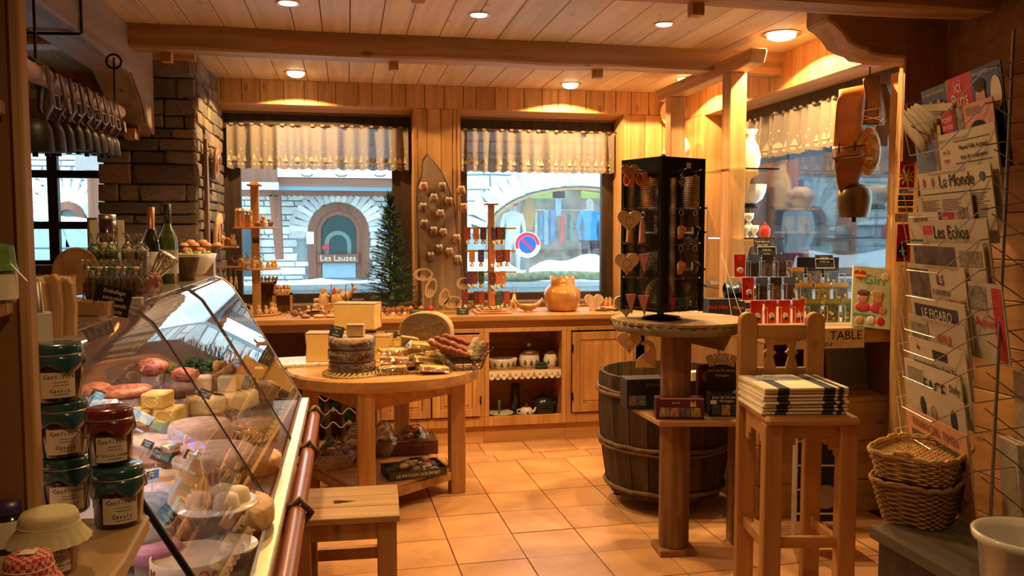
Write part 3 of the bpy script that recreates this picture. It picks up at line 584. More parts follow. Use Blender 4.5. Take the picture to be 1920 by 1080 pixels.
# ================================================================ COUNTERS AND FITTINGS
HF = Vector((math.sin(PSI), math.cos(PSI), 0))
def pf(px, py, fw):
    d = CF + CR*((px-960)/FPX) - CU*((py-540)/FPX); t = fw/d.dot(HF)
    return Vector((d.x*t, d.y*t, d.z*t+EYE))
CY = 5.93
def cx(px): return at(px, 700, Y=CY).x
def cz(py): return at(900, py, Y=CY).z
wt = thing('worktop', 'long honey pine worktop under the back windows crowded with carved gifts', 'worktop', (0, 0, 0))
obj('top_board', MB().box(PX1+.05, 2.69, CY-.035, 6.5, .905, .948), PINEX, wt, bev=.006)
obj('apron', MB().box(PX1+.05, 2.1, CY+.02, CY+.05, .85, .905), PINEX, wt)
# cupboard unit with two panelled doors
XA, XB, XC, XD = cx(706), cx(908), cx(1062), cx(1190)
def carcass(name, label, x0, x1, back=True):
    t = thing(name, label, 'cabinet', ((x0+x1)/2, CY, 0)); h = (x1-x0)/2
    obj('side_panel', MB().box(-h, -h+.02, .02, .6, .13, .85), PINE, t); obj('side_panel', MB().box(h-.02, h, .02, .6, .13, .85), PINE, t)
    obj('back_panel', MB().box(-h+.02, h-.02, .42, .44, .13, .85), PINEX, t)
    obj('bottom_panel', MB().box(-h+.02, h-.02, .02, .6, .13, .165), PINEX, t)
    obj('plinth', MB().box(-h, h, .03, .06, .0, .13), PINEX, t)
    obj('face_frame', MB().box(-h, h, 0, .02, .13, .20).box(-h, h, 0, .02, .82, .85).box(-h, -h+.035, 0, .02, .2, .82).box(h-.035, h, 0, .02, .2, .82), PINE, t, bev=.003)
    return t, h
def door(t, x0, x1, z0, z1, y=-.02, hinge=None, name='door'):
    c = (x0+x1)/2; a = (x1-x0)/2; zc = (z0+z1)/2; b = (z1-z0)/2; fr = .06
    d = obj(name, MB().box(-a, -a+fr, 0, .02, -b, b).box(a-fr, a, 0, .02, -b, b).box(-a+fr, a-fr, 0, .02, b-fr, b).box(-a+fr, a-fr, 0, .02, -b, -b+fr), PINE, t, loc=(c, y, zc), bev=.004)
    obj('door_panel', MB().box(-a+fr+.002, a-fr-.002, .008, .016, -b+fr, b-fr).box(-a+fr+.025, a-fr-.025, .0, .01, -b+fr+.025, b-fr-.025), PINE, d, bev=.004)
    if hinge is not None:
        for s in (-.6, .6): obj('hinge', MB().cyl((a*hinge, -.004, b*s-.03), (a*hinge, -.004, b*s+.03), .006, n=6), IRON, d)
    return d
c1, h1 = carcass('base_cabinet', 'pine base cabinet with two panelled doors behind the cheese table', XA, XB)
door(c1, -h1+.03, -.005, .21, .81, hinge=-1); door(c1, .005, h1-.03, .21, .81, hinge=1)
c2, h2 = carcass('open_cabinet', 'open pine cabinet niche with lace edged shelf of pottery', XB+.002, XC)
shz = .53
obj('shelf', MB().box(-h2+.02, h2-.02, .03, .42, shz-.02, shz), PINEX, c2)
lc = MB(); n = 12; w0, w1 = -h2+.035, h2-.035
pts = [(w1, shz+.002), (w0, shz+.002)]
for i in range(n):
    for k in range(7): a = PI*k/6; pts.append((w0+(w1-w0)*(i+(1-math.cos(a))/2)/n, shz-.035-.03*math.sin(a)))
lc.prism(pts, .024, .027); lace = obj('lace_edging', lc, pmat('lace cotton', (.80, .74, .64), .9, var=.05), c2)
tr = MB()
for i in range(n): 
    q = w0+(w1-w0)*(i+.5)/n
    tr.prism([(q-.017, shz-.048), (q+.017, shz-.048), (q, shz-.008)], .0215, .0225) if i % 2 else tr.ball((q, .0235, shz-.03), (.009, .003, .009), 8, 4)
o = obj('lace_motif', tr, pmat('lace motif brown', (.45, .32, .2), .9), lace); o['kind'] = 'stuff'
c3, h3 = carcass('base_cabinet', 'pine base cabinet with one tall panelled door beside the old barrel', XC+.002, 2.13)
door(c3, -h3+.04, h3-.03, .21, .81, hinge=-1)
# pottery in the niche
PINEG = pmat('dark pine motif', (.06, .09, .03), .6, var=.2)
BRN = pmat('brown glaze', (.10, .05, .025), .25, coat=.3)
def motif(mb, x, y, z, s, rz=0):
    mb.prism([(x-s*.5, z), (x+s*.5, z), (x+s*.12, z+s*.55), (x+s*.3, z+s*.5), (x, z+s*1.2), (x-s*.3, z+s*.5), (x-s*.12, z+s*.55)], y-.001, y, 'XZ'); return mb
def niche(px, dy): q = at(px, 700, Y=CY+dy); return q.x
t = thing('baking_dish', 'cream baking dish with pine tree motifs on the lace edged shelf', 'dish', (niche(943, .16), CY+.16, shz))
obj('dish_body', MB().lathe([(.085, 0), (.095, .005), (.108, .06), (.112, .075), (.104, .075), (.09, .012), (0.001, .01)], n=20, sq=.6), WHITE, t)
mb = MB(); [motif(mb, x, -.068+abs(x)*.25, .018, .03) for x in (-.07, -.02, .03, .07)]; obj('tree_motif', mb, PINEG, t)['kind'] = 'stuff'
t = thing('soup_tureen', 'cream lidded tureen with brown band and pine trees on the niche shelf', 'tureen', (niche(992, .2), CY+.2, shz))
obj('pot_body', MB().lathe([(.06, 0), (.075, .02), (.08, .06), (.072, .10), (.07, .105)], n=24), WHITE, t)
lid = obj('lid', MB().lathe([(.082, .105), (.08, .118), (.05, .14), (.015, .15)], n=24), BRN, t); obj('knob', MB().ball((0, 0, .165), (.018, .018, .016)), WHITE, lid)
mb = MB(); [motif(mb, x, -.082+abs(x)*.3, .025, .032) for x in (-.045, .0, .045)]; obj('tree_motif', mb, PINEG, t)['kind'] = 'stuff'
t = thing('storage_jar', 'small round cream jar with dark lid and pine trees in the niche', 'jar', (niche(1032, .17), CY+.17, shz))
obj('pot_body', MB().lathe([(.035, 0), (.05, .02), (.055, .055), (.045, .09), (.042, .1)], n=20), WHITE, t); obj('lid', MB().lathe([(.045, .1), (.03, .115), (.008, .125), (.012, .14), (.0005, .145)], n=16), BRN, t)
mb = MB(); [motif(mb, x, -.057+abs(x)*.4, .03, .03) for x in (-.025, .025)]; obj('tree_motif', mb, PINEG, t)['kind'] = 'stuff'
o = obj('butter_box', MB().box(-.045, .045, -.03, .03, 0, .03).box(-.04, .04, -.025, .025, .03, .05), pmat('dark green glaze', (.03, .07, .05), .3), loc=(niche(1015, .08), CY+.08, shz), bev=.008); tag(o, 'small dark green lidded box in front of the cream jars', 'box')
t = thing('dinner_plate', 'cream plate with pine rim standing in the niche floor', 'plate', (niche(938, .15), CY+.15, .167))
obj('plate_body', MB().lathe([(.03, .0), (.05, .004), (.1, .03), (.098, .034), (.05, .01), (.0005, .008)], n=24), WHITE, t)
mb = MB(); [motif(mb, x, -.075, .014, .02) for x in (-.04, .04)]; obj('tree_motif', mb, PINEG, t)['kind'] = 'stuff'
o = obj('candle_stick', MB().cyl((0, 0, 0), (0, 0, .09), .008, n=8).ball((0, 0, .1), (.012, .012, .02)), pmat('green wax', (.06, .2, .06), .5), loc=(niche(936, .1), CY+.1, .183)); tag(o, 'thin green candle standing on the pine plate', 'candle')
o = obj('dark_bottle', MB().lathe([(.03, 0), (.034, .01), (.034, .22), (.03, .235), (.0005, .24)], n=18), pmat('black glaze', (.015, .014, .02), .25, coat=.4), loc=(niche(966, .22), CY+.22, .167)); tag(o, 'tall black cylindrical flask in the lower niche', 'flask')
t = thing('teapot', 'little cream teapot with pine trees in the lower niche', 'teapot', (niche(987, .13), CY+.13, .167))
obj('pot_body', MB().lathe([(.03, 0), (.045, .012), (.05, .035), (.04, .06), (.02, .068)], n=20), WHITE, t); obj('lid', MB().lathe([(.022, .068), (.012, .078), (.004, .082), (.008, .092), (.0005, .096)], n=14), BRN, t)
obj('spout', MB().tube([(.045, 0, .025), (.065, 0, .04), (.072, 0, .062)], [.012, .009, .007], 8), WHITE, t); obj('handle', MB().tube([(-.042, 0, .05), (-.068, 0, .05), (-.07, 0, .025), (-.044, 0, .018)], .005), WHITE, t)
mb = MB(); motif(mb, 0, -.052, .016, .026); obj('tree_motif', mb, PINEG, t)
t = thing('kettle', 'squat dark blue black kettle in the lower niche', 'kettle', (niche(1018, .2), CY+.2, .167))
bk = pmat('dark kettle', (.015, .02, .035), .2, coat=.5)
obj('pot_body', MB().lathe([(.06, 0), (.085, .02), (.09, .07), (.07, .12), (.03, .14)], n=24), bk, t); obj('lid', MB().lathe([(.035, .138), (.02, .152), (.006, .156), (.011, .172), (.0005, .178)], n=14), bk, t)
obj('spout', MB().tube([(.08, 0, .06), (.11, 0, .09), (.115, 0, .125)], [.02, .014, .01], 8), bk, t)
# wine rack under the open left end of the worktop
wr = thing('wine_rack', 'white wavy wire wine rack standing in the dark under the worktop', 'rack', (at(625, 800, Y=6.15).x, 6.15, 0))
mb = MB()
for sx in (-.17, .17): mb.cyl((sx, 0, .0), (sx, 0, .72), .006, n=6)
obj('wire_upright', mb, WPAINT, wr)
for k in range(6):
    obj('wavy_wire', MB().tube([(-.17+.34*i/24, 0, .14+.1*k-.022*math.cos(2*PI*i/8)) for i in range(25)], .003), WPAINT, wr)
BG = pmat('bottle glass green', (.02, .05, .02), .12, coat=.3)
for k in range(6):
    for j in range(3):
        if (k*3+j) % 4 == 1: continue
        t = thing('wine_bottle', 'dark wine bottle, %s row of the wavy rack, %s' % (('lowest', 'second', 'third', 'fourth', 'fifth', 'highest')[k], ('deli case end', 'in the middle', 'cabinet end')[j]), 'bottle', (wr.location.x-.17+.0425+.0425+(j)*.1133-.028, 6.12, .155+.1*k), group='wine bottles in the rack', rot=(-PI/2, 0, 0))
        obj('bottle_body', MB().lathe([(.012, .0), (.0125, .07), (.034, .12), (.036, .14), (.036, .29), (.0005, .29)], n=12), BG, t); obj('capsule', MB().lathe([(.0005, -.004), (.0145, -.004), (.0145, .05)], n=12), pmat('capsule', (.25, .2, .18), .5), t)
# ---------------------------------------------------------------- right-hand counter
ct = thing('display_counter', 'rustic thick plank display counter in the window bay with a paper sign', 'counter', (0, 0, 0))
RUST = wood('rustic counter plank', (.36, .21, .09), (.56, .36, .17), 0, fine=10, knots=.6, bump=.5)
obj('top_plank', MB().box(2.17, 2.93, 4.0, 4.6, .955, 1.035), RUST, ct, bev=.006); obj('top_plank', MB().box(2.20, 2.93, 4.603, 5.88, .975, 1.035), RUST, ct, bev=.006)
for i, (z0, z1) in enumerate(((.0, .18), (.183, .40), (.403, .62))): obj('front_board', MB().box(2.15, 2.93, 4.06, 4.09, z0, z1), wood('counter front board', (.40, .22, .09), (.58, .34, .14), 0, fine=9, knots=.5), ct, bev=.006)
obj('inner_shelf', MB().box(2.15, 2.93, 4.06, 4.6, .62, .645), RUST, ct)
obj('back_board', MB().box(2.16, 2.93, 4.6, 4.63, .0, .955), SHELFW, ct); obj('side_board', MB().box(2.175, 2.195, 4.06, 5.88, 0, .955), SHELFW, ct)
sgn = obj('paper_sign', MB().box(-.225, .225, -.002, .002, -.055, .052), pmat('yellowed card', (.88, .78, .52), .8), ct, loc=(at(1549, 632, Y=3.995).x, 3.994, .985))
text('SET', .068, INK, sgn, (-.12, -.003, .012)); text('de', .025, INK, sgn, (-.02, -.003, .0)); text('TABLE', .068, INK, sgn, (.115, -.003, .012)); text('5.50 fr', .032, INK, sgn, (-.005, -.003, -.034), shear=.3)
t = thing('framed_picture', 'pale framed blue picture leaning in the dark under the display counter', 'picture', (at(1598, 735, Y=4.3).x, 4.25, .647), rot=(-.12, 0, 0))
obj('frame', MB().box(-.19, .19, 0, .012, 0, .03).box(-.19, .19, 0, .012, .27, .30).box(-.19, -.16, 0, .012, .03, .27).box(.16, .19, 0, .012, .03, .27), pmat('pale grey frame', (.42, .42, .40), .6), t)
obj('picture_sheet', MB().box(-.16, .16, .006, .01, .03, .27), pmat('pale blue print', (.25, .34, .38), .6, var=.2, scale=6), t)
# ---------------------------------------------------------------- shelf stand in the corner
ss = thing('shelf_stand', 'tall pine shelf stand of two posts and a carved top beam with glass shelves', 'shelf', (2.3, 4.72, 0))
obj('post', MB().box(-.055, .055, -.055, .055, 1.036, 2.5), PINE, ss, bev=.006); obj('post', MB().box(-.055, .055, .865, .975, 1.036, 2.5), PINE, ss, bev=.006)
obj('top_beam', MB().prism([(-.30, 2.56), (-.27, 2.51), (-.17, 2.5), (1.1, 2.5), (1.16, 2.53), (1.2, 2.59), (-.3, 2.59)], -.05, .05, 'YZ'), PINEY, ss, bev=.006)
SG = clear('greenish shelf glass', (.86, .95, .90), k=1.0, base=.04)
shelf_z = {}
for k, (z, y0, y1, x1) in enumerate(((1.93, -.12, .3, .24), (1.515, -.12, 1.0, .28), (1.20, .0, 1.0, .26))):
    obj('glass_shelf', MB().box(-.02 if k else -.06, x1, y0-.0, y1, z-.008, z), SG, ss)
    for yy in (0,) if k == 0 else (0, .92):
        obj('bracket', MB().prism([(.055, z-.01), (.055, z-.16), (.075, z-.15), (.10, z-.06), (.15, z-.035), (.15, z-.01)], yy-.04, yy+.04), PINE, ss, bev=.004)
cs = thing('corner_shelf', 'white corner shelves holding white pottery behind the stand', 'shelf', (2.52, 6.3, 0))
for z in (1.74, 1.555, 1.27): obj('shelf_board', MB().box(-.22, .19, -.3, .19, z-.015, z), pmat('cream shelf', (.78, .68, .5), .5), cs)
obj('shelf_side', MB().box(.17, .19, -.3, .19, .96, 1.9), PINE, cs); obj('shelf_side', MB().box(-.22, -.2, .0, .19, .96, 1.9), PINE, cs)
def shp(px, z, Y=None, X=None):
    return at(px, 540, Y=Y).x if Y else at(px, 540, X=X).y
V = thing('vase', 'tall white flared vase on the highest glass shelf', 'vase', (2.46, 4.82, 1.931))
obj('vase_body', MB().lathe([(.045, 0), (.06, .03), (.066, .09), (.05, .15), (.026, .19), (.028, .215), (.048, .25), (.044, .25), (.022, .21), (.0005, .2)], n=24), WHITE, V)
t = thing('pedestal_bowl', 'large white bowl on a black foot with a glass stem beside the post', 'bowl', (2.53, 4.95, 1.516))
obj('stem', MB().lathe([(.05, 0), (.05, .006), (.008, .015), (.008, .185)], n=16), SG, t); obj('foot', MB().lathe([(.05, .185), (.062, .19), (.045, .215)], n=20), BLACK, t)
obj('bowl_body', MB().lathe([(.04, .212), (.08, .245), (.098, .29), (.104, .335), (.098, .335), (.075, .26), (.0005, .235)], n=28), WHITE, t)
def cup(x, y, z, s, label, m=WHITE, h=.06):
    t = thing('egg_cup', label, 'cup', (x, y, z)); obj('cup_body', MB().lathe([(.02*s, 0), (.022*s, .004), (.009*s, .018*s), (.012*s, .026*s), (.027*s, .045*s), (.03*s, .075*s), (.027*s, .075*s), (.014*s, .035*s), (.0005, .03*s)], n=18), m, t); return t
cup(2.29+.09, 4.70, 1.516, 1.0, 'white footed cup nearest the post on the middle glass shelf'); cup(2.44, 4.71, 1.516, 1.0, 'white footed cup second from the post on the glass shelf')
cup(2.41, 4.72, 1.59, 1.0, 'white footed cup balanced on top of two others'); 
t = thing('red_pot', 'red strawberry shaped pot on the middle glass shelf', 'pot', (2.56, 4.80, 1.516)); obj('pot_body', MB().lathe([(.025, 0), (.034, .02), (.034, .05), (.02, .075), (.0005, .082)], n=16), RED, t); obj('knob', MB().ball((0, 0, .085), .01), RED, t)
t = thing('cup_and_saucer', 'white cup on a blue saucer at the shelf end', 'cup', (2.57, 5.25, 1.516)); obj('saucer', MB().lathe([(.03, 0), (.07, .012), (.068, .016), (.0005, .006)], n=20), pmat('blue glaze', (.2, .3, .36), .3), t)
obj('cup_body', MB().lathe([(.025, .012), (.045, .03), (.055, .075), (.05, .075), (.0005, .02)], n=20), WHITE, t)
t = thing('round_pot', 'round white pot with lid on the corner shelf beside the spinner', 'pot', (2.42, 6.08, 1.741)); obj('pot_body', MB().lathe([(.05, 0), (.07, .02), (.095, .08), (.085, .13), (.05, .165), (.0005, .17)], n=24), WHITE, t); obj('handle', MB().tube([(.08, 0, .13), (.13, 0, .1), (.11, 0, .05), (.07, 0, .04)], .01), WHITE, t)
t = thing('tall_jug', 'tall pale sculpted jug standing highest in the corner', 'jug', (2.55, 6.2, 1.741)); obj('jug_body', MB().lathe([(.09, 0), (.10, .1), (.09, .22), (.06, .3), (.055, .36), (.09, .42), (.10, .48), (.07, .54), (.0005, .55)], n=20), WHITE, t); obj('spout', MB().tube([(-.06, 0, .4), (-.11, 0, .44)], [.04, .02], 8), WHITE, t)
for k, (dx, dz) in enumerate(((-.09, 0), (.04, 0))):
    t = thing('photo_card', 'small %s framed card on the corner shelf' % ('white', 'grey')[k], 'card', (2.47+dx, 6.1, 1.556)); obj('card_frame', MB().box(-.05, .05, 0, .01, 0, .12), (PAPER, pmat('grey card', (.5, .48, .42)))[k], t); obj('card_print', MB().box(-.035, .035, -.003, 0, .02, .1), pmat('card print %d' % k, (.6, .5, .3), .6, var=.4), t)
for k, (dx, dy, c) in enumerate(((-.1, .0, (.75, .72, .66)), (.03, -.05, (.35, .04, .06)))):
    t = thing('gift_box', ('pale wrapped gift box', 'dark red gift figure box')[k]+' on the lowest corner shelf', 'box', (2.45+dx, 6.12+dy, 1.271)); obj('box_body', MB().box(-.06, .06, -.05, .05, 0, .12), pmat('gift box %d' % k, c, .5, var=.15), t, bev=.005); obj('bow', MB().ball((-.02, 0, .13), (.02, .01, .012)).ball((.02, 0, .13), (.02, .01, .012)), RED, t)
t = thing('round_board', 'round pale wooden board leaning in the corner below the shelves', 'board', (2.36, 6.0, .95), rot=(-.2, 0, 0)); obj('board_disc', MB().lathe([(.12, 0), (.125, .01), (.12, .02)], n=28), CARV, t, loc=(0, .02, .125), rot=(PI/2, 0, 0)); obj('handle', MB().box(-.015, .015, 0, .02, .24, .3), CARV, t)
pl = at(1263, 212, Y=6.44)
t = thing('wall_plate', 'round cream plate hung high on the back wall', 'plate', (pl.x, 6.47, pl.z), rot=(PI/2, 0, 0)); mb = MB()
vs = [(r*(1+.03*math.cos(24*a)*(k > 1)), a, z) for k, (r, z) in enumerate(((.001, .008), (.06, .008), (.1, .022), (.112, .026))) for a in [2*PI*j/72 for j in range(72)]]
mb.add([(r*math.cos(a), r*math.sin(a), z) for r, a, z in vs], [(k*72+j, k*72+(j+1) % 72, (k+1)*72+(j+1) % 72, (k+1)*72+j) for k in range(3) for j in range(72)], True)
obj('plate_body', mb, pmat('cream plate', (.80, .66, .44), .35), t)
# ---------------------------------------------------------------- curtains
def fabric(name, c):
    m = bpy.data.materials.new(name); m.use_nodes = True; N = m.node_tree.nodes; L = m.node_tree.links; N.remove(N['Principled BSDF'])
    d = N.new('ShaderNodeBsdfDiffuse'); d.inputs[0].default_value = c+(1,); t = N.new('ShaderNodeBsdfTranslucent'); t.inputs[0].default_value = c+(1,)
    tp = N.new('ShaderNodeBsdfTransparent'); mx = N.new('ShaderNodeMixShader'); mx.inputs[0].default_value = .12; L.new(d.outputs[0], mx.inputs[1]); L.new(t.outputs[0], mx.inputs[2])
    m2 = N.new('ShaderNodeMixShader'); m2.inputs[0].default_value = .05; L.new(mx.outputs[0], m2.inputs[1]); L.new(tp.outputs[0], m2.inputs[2]); L.new(m2.outputs[0], N['Material Output'].inputs[0]); return m
CURT = fabric('sheer curtain cloth', (.27, .225, .175)); EMB = fabric('curtain embroidery', (.58, .50, .38))  # cloth colour lowered to hold the shadow of the soffit
def curtain(label, L_, H, loc, rz, seed, folds=13, amp=.028):
    q = random.Random(seed); ph = [q.uniform(0, 6) for _ in range(4)]
    t = thing('window_valance', label, 'curtain', loc, rz)
    def dep(u, v): return (amp*math.sin(u*folds*2*PI/1.4+ph[0]+1.5*math.sin(u*5+ph[1]))+amp*.6*math.sin(u*31+ph[2]))*(.5+.5*v)
    def P(u, v, off=0):
        d = dep(u, v); return (u, d-off, -v*H-(.012*abs(math.sin(u*PI/.075)) if v > .97 else 0))
    mb = MB().grid(int(L_/.012), 14, lambda i, j: P(i*L_, j)); obj('cloth', mb, CURT, t)
    em = MB(); u = .05
    def shape(pts, u, v, s): em.add([P(u+a*s, v-b*s/H, .003) for a, b in pts], [tuple(range(len(pts)))])
    tree = [(-.35, 0), (.35, 0), (.1, .5), (.22, .5), (0, 1.1), (-.22, .5), (-.1, .5)]; house = [(-.5, 0), (.5, 0), (.5, .45), (.62, .45), (0, .95), (-.62, .45), (-.5, .45)]
    while u < L_-.05:
        shape(house, u, .84, .042); shape(tree, u+.034, .84, .05); shape(tree, u-.036, .84, .042)
        for du, v in ((0, .42), (.05, .56), (-.025, .62)): shape([(math.cos(a), math.sin(a)) for a in [k*PI/3 for k in range(6)]], u+du, v, .006)
        u += .115+q.uniform(-.01, .01)
    k = .02
    while k < L_-.02: shape([(math.cos(a), math.sin(a)) for a in [j*PI/3 for j in range(6)]], k, .92, .010); k += .03
    o = obj('embroidery', em, EMB, t); o['kind'] = 'stuff'
    tb = MB()
    k = .02
    while k < L_-.03: tb.box(k, k+.028, dep(k, 0)-.014, dep(k, 0)+.012, -.004, .012); k += .075
    obj('loop_tabs', tb, CURT, t)['kind'] = 'stuff'
    obj('rod', MB().cyl((-.02, .0, .006), (L_+.02, .0, .006), .006, n=8), DARKW, t); return t
z1_, z0_ = at(600, 237, Y=6.68).z, at(600, 316, Y=6.68).z
curtain('sheer valance with embroidered cottages over the first back window', 1.37, z1_-z0_, (-.885, 6.68, z1_), 0, 1)
curtain('sheer embroidered valance over the second back window beside the spinner', 1.28, z1_-z0_, (.905, 6.68, z1_), 0, 2)
cL = at(1562, 180, X=2.88); zc_ = at(1450, 216, X=2.88).z; zb_ = at(1450, 292, X=2.88).z
curtain('sheer valance across the right hand window next to the cow bell', 5.95-cL.y+.1, zc_-zb_, (2.88, 5.95, zc_), -PI/2, 3)
# ================================================================ FURNITURE
# cheese table
ctc = Vector((.20, 4.86)); tr_ = math.radians(5)
tb = thing('cheese_table', 'oval pine table with four square legs carrying the cheeses', 'table', (ctc.x, ctc.y, 0))
def oval(a, b, n=48, e=2.25): return [(a*math.copysign(abs(math.cos(2*PI*i/n))**(2/e), math.cos(2*PI*i/n)), b*math.copysign(abs(math.sin(2*PI*i/n))**(2/e), math.sin(2*PI*i/n))) for i in range(n)]
obj('tabletop', MB().prism(oval(.555, .52), .71, .78, 'XY'), PINEX, tb, rot=(0, 0, tr_), bev=.012)
LG = [Vector((-.228, 5.08))-ctc, Vector((.656-.03, 4.86))-ctc, Vector((.085, 4.43))-ctc, Vector((.34, 5.46))-ctc]
for p in LG: obj('leg', MB().box(-.045, .045, -.045, .045, 0, .71), PINE, tb, loc=(p.x, p.y, 0), rot=(0, 0, .1), bev=.005)
def board2(a, b, z0, z1, t, over=0):
    d = (b-a).normalized(); n = Vector((-d.y, d.x))*t/2; a = a-d*over; b = b+d*over
    return [tuple(a-n)[:2], tuple(b-n)[:2], tuple(b+n)[:2], tuple(a+n)[:2]]
for i, j in ((0, 2), (2, 1), (1, 3), (3, 0)):
    obj('apron', MB().prism(board2(LG[i], LG[j], 0, 0, .022), .60, .71, 'XY'), PINEX, tb, bev=.003)
    obj('shelf_rail', MB().prism(board2(LG[i], LG[j], 0, 0, .025), .085, .135, 'XY'), PINEX, tb, bev=.003)
k_ = 1.0; obj('shelf', MB().prism([(p.x*k_, p.y*k_) for p in (LG[2], LG[1], LG[3], LG[0])], .137, .155, 'XY'), PINEX, tb)
# foot stool with heart hole
st_ = thing('step_stool', 'worn wooden stool with a heart hole in its planked top', 'stool', (-.02, 3.405, 0), rz=-.035)
zt, zb = .45, .425; hw, hd = .215, .205; pw_ = hd*2/3
for c in (-pw_, pw_): obj('seat_plank', MB().box(-hw, hw, c-pw_/2+.0015, c+pw_/2-.0015, zb, zt), STOOLW, st_, bev=.003)
hp_ = [(-.045, 0), (-.052, .012), (-.045, .02), (-.03, .022), (-.015, .018), (.045, 0)]
for s in (1, -1):
    pl_ = [(-hw, 0)]+[(x+.0, y*s) for x, y in hp_]+[(hw, 0), (hw, s*(pw_/2-.0015)), (-hw, s*(pw_/2-.0015))]
    obj('seat_plank', MB().prism(pl_ if s > 0 else pl_[::-1], zb, zt, 'XY'), STOOLW, st_)
for sx in (-1, 1):
    for sy in (-1, 1): obj('leg', MB().box(-.038, .038, -.02, .02, 0, zb), STOOLR, st_, loc=(sx*(hw-.05), sy*(hd-.035), 0), bev=.003)
    obj('side_apron', MB().box(-.012, .012, -hd+.055, hd-.055, .35, zb), STOOLR, st_, loc=(sx*(hw-.04), 0, 0))
for sy in (-1, 1): obj('front_apron', MB().box(-hw+.088, hw-.088, -.011, .011, .355, zb), STOOLR, st_, loc=(0, sy*(hd-.03), 0), bev=.002)
obj('stretcher', MB().box(-hw+.088, hw-.088, -.011, .011, .14, .19), STOOLR, st_, loc=(0, hd-.03, 0)); obj('stretcher', MB().box(-hw+.088, hw-.088, -.011, .011, .14, .19), STOOLR, st_, loc=(0, -hd+.03, 0))
# old barrel tub
bp_ = pf(1247, 697, 4.74)
bl = thing('wooden_barrel', 'old dark staved barrel tub with wooden hoops on small feet', 'barrel', (bp_.x, bp_.y, 0), rz=.1)
OAK = wood('old barrel oak', (.03, .019, .011), (.085, .052, .027), 2, fine=14, knots=0, bump=.5, rough=.75); HOOP = wood('barrel hoop', (.10, .055, .03), (.22, .13, .07), 0, fine=20, knots=0, bump=.6)
zb_, zt_ = .085, .76; ns_ = 22
def br_(z): t = (z-zb_)/(zt_-zb_); return .325+.055*math.sin(min(1, t*1.05)*PI*.62)
for i in range(ns_):
    a0 = 2*PI*i/ns_+.006; a1 = 2*PI*(i+1)/ns_-.006; mb = MB(); vs = []; pr = jit(.003)
    zs = [zb_+(zt_-zb_)*k/7 for k in range(8)]
    for z in zs: vs += [((br_(z)+pr)*math.cos(a0), (br_(z)+pr)*math.sin(a0), z), ((br_(z)+pr)*math.cos(a1), (br_(z)+pr)*math.sin(a1), z), ((br_(z)-.022)*math.cos(a1), (br_(z)-.022)*math.sin(a1), z), ((br_(z)-.022)*math.cos(a0), (br_(z)-.022)*math.sin(a0), z)]
    fs = [(k*4+j, k*4+(j+1) % 4, k*4+4+(j+1) % 4, k*4+4+j) for k in range(7) for j in range(4)]+[(0, 3, 2, 1), (28, 29, 30, 31)]
    mb.add(vs, fs); obj('stave', mb, OAK, bl)
for z, r in ((.655, .013), (.675, .009), (.375, .012), (.352, .010), (.125, .012)):
    obj('hoop', MB().tube([((br_(z)+.006+jit(.003))*math.cos(2*PI*k/36), (br_(z)+.006)*math.sin(2*PI*k/36), z+jit(.004)) for k in range(36)], r, 7, closed=True), HOOP, bl)
obj('bottom_panel', MB().lathe([(.0005, .11), (.31, .11)], n=24), OAK, bl)
for k in range(3): a = 2*PI*k/3-1.75; obj('foot', MB().cyl((.27*math.cos(a), .27*math.sin(a), 0), (.27*math.cos(a), .27*math.sin(a), .1), .014).lathe([(.03, 0), (.03, .006)], c=(.27*math.cos(a), .27*math.sin(a), 0), n=12), IRON, bl)
mb = MB()
for k in range(260):
    a = jit(PI); r = .28*math.sqrt(rnd.random()); z = .60+jit(.025); b = jit(PI); L_ = .05
    mb.tube([(r*math.cos(a), r*math.sin(a), z), (r*math.cos(a)+L_*.5*math.cos(b), r*math.sin(a)+L_*.5*math.sin(b), z+.02), (r*math.cos(a)+L_*math.cos(b), r*math.sin(a)+L_*math.sin(b), z)], .0018, 3, cap=False)
mb.lathe([(.0005, .585), (.335, .58)], n=24)
o = obj('packing_straw', mb, pmat('straw', (.55, .42, .20), .8), loc=(bp_.x, bp_.y, 0)); tag(o, 'curly packing straw filling the top of the barrel', 'straw'); o['kind'] = 'stuff'
rb = thing('reflective_box', 'red and white carton poking out of the barrel behind the post', 'box', tuple(pf(1303, 705, 4.75).xy)+(.60,), rz=.3)
obj('carton', MB().box(-.05, .05, -.03, .03, 0, .15), PAPER, rb); obj('print_band', MB().box(-.051, .051, -.031, .031, .05, .09), RED, rb)
# bar table made from a round top on posts, spinner stands on it
tt = pf(1272, 597, 4.05); TZ = 1.13
bt = thing('bar_table', 'tall rustic display table with round scalloped top on square posts', 'table', (tt.x, tt.y, 0), rz=-PSI)
n = 80; tp = []
for i in range(n): a = 2*PI*i/n; r = .325+.004*math.cos(a*40)+.003*math.sin(a*7); tp.append((r*math.cos(a), r*math.sin(a)))
GREYT = wood('grey cask rim', (.16, .13, .09), (.30, .24, .17), 0, fine=18, knots=0, bump=.4)
obj('tabletop', MB().prism(tp, TZ-.012, TZ, 'XY'), wood('cask top', (.27, .18, .10), (.42, .29, .16), 0, fine=14, knots=.4), bt)
obj('top_rim', MB().lathe([(.29, TZ-.06), (.315, TZ-.055), (.322, TZ-.012), (.30, TZ-.012)], n=48), GREYT, bt)
obj('bracket', MB().prism([(.05, TZ-.06), (.27, TZ-.06), (.22, TZ-.16), (.05, TZ-.12)], -.02, .02), SHELFW, bt)
def loc2(w, base): d = w-Vector((base.location.x, base.location.y, w.z)); c, s = math.cos(-base.rotation_euler.z), math.sin(-base.rotation_euler.z); return Vector((d.x*c-d.y*s, d.x*s+d.y*c, w.z))
POSTW = wood('rustic split post', (.15, .07, .028), (.33, .17, .07), 2, fine=20, knots=.4, bump=.8)
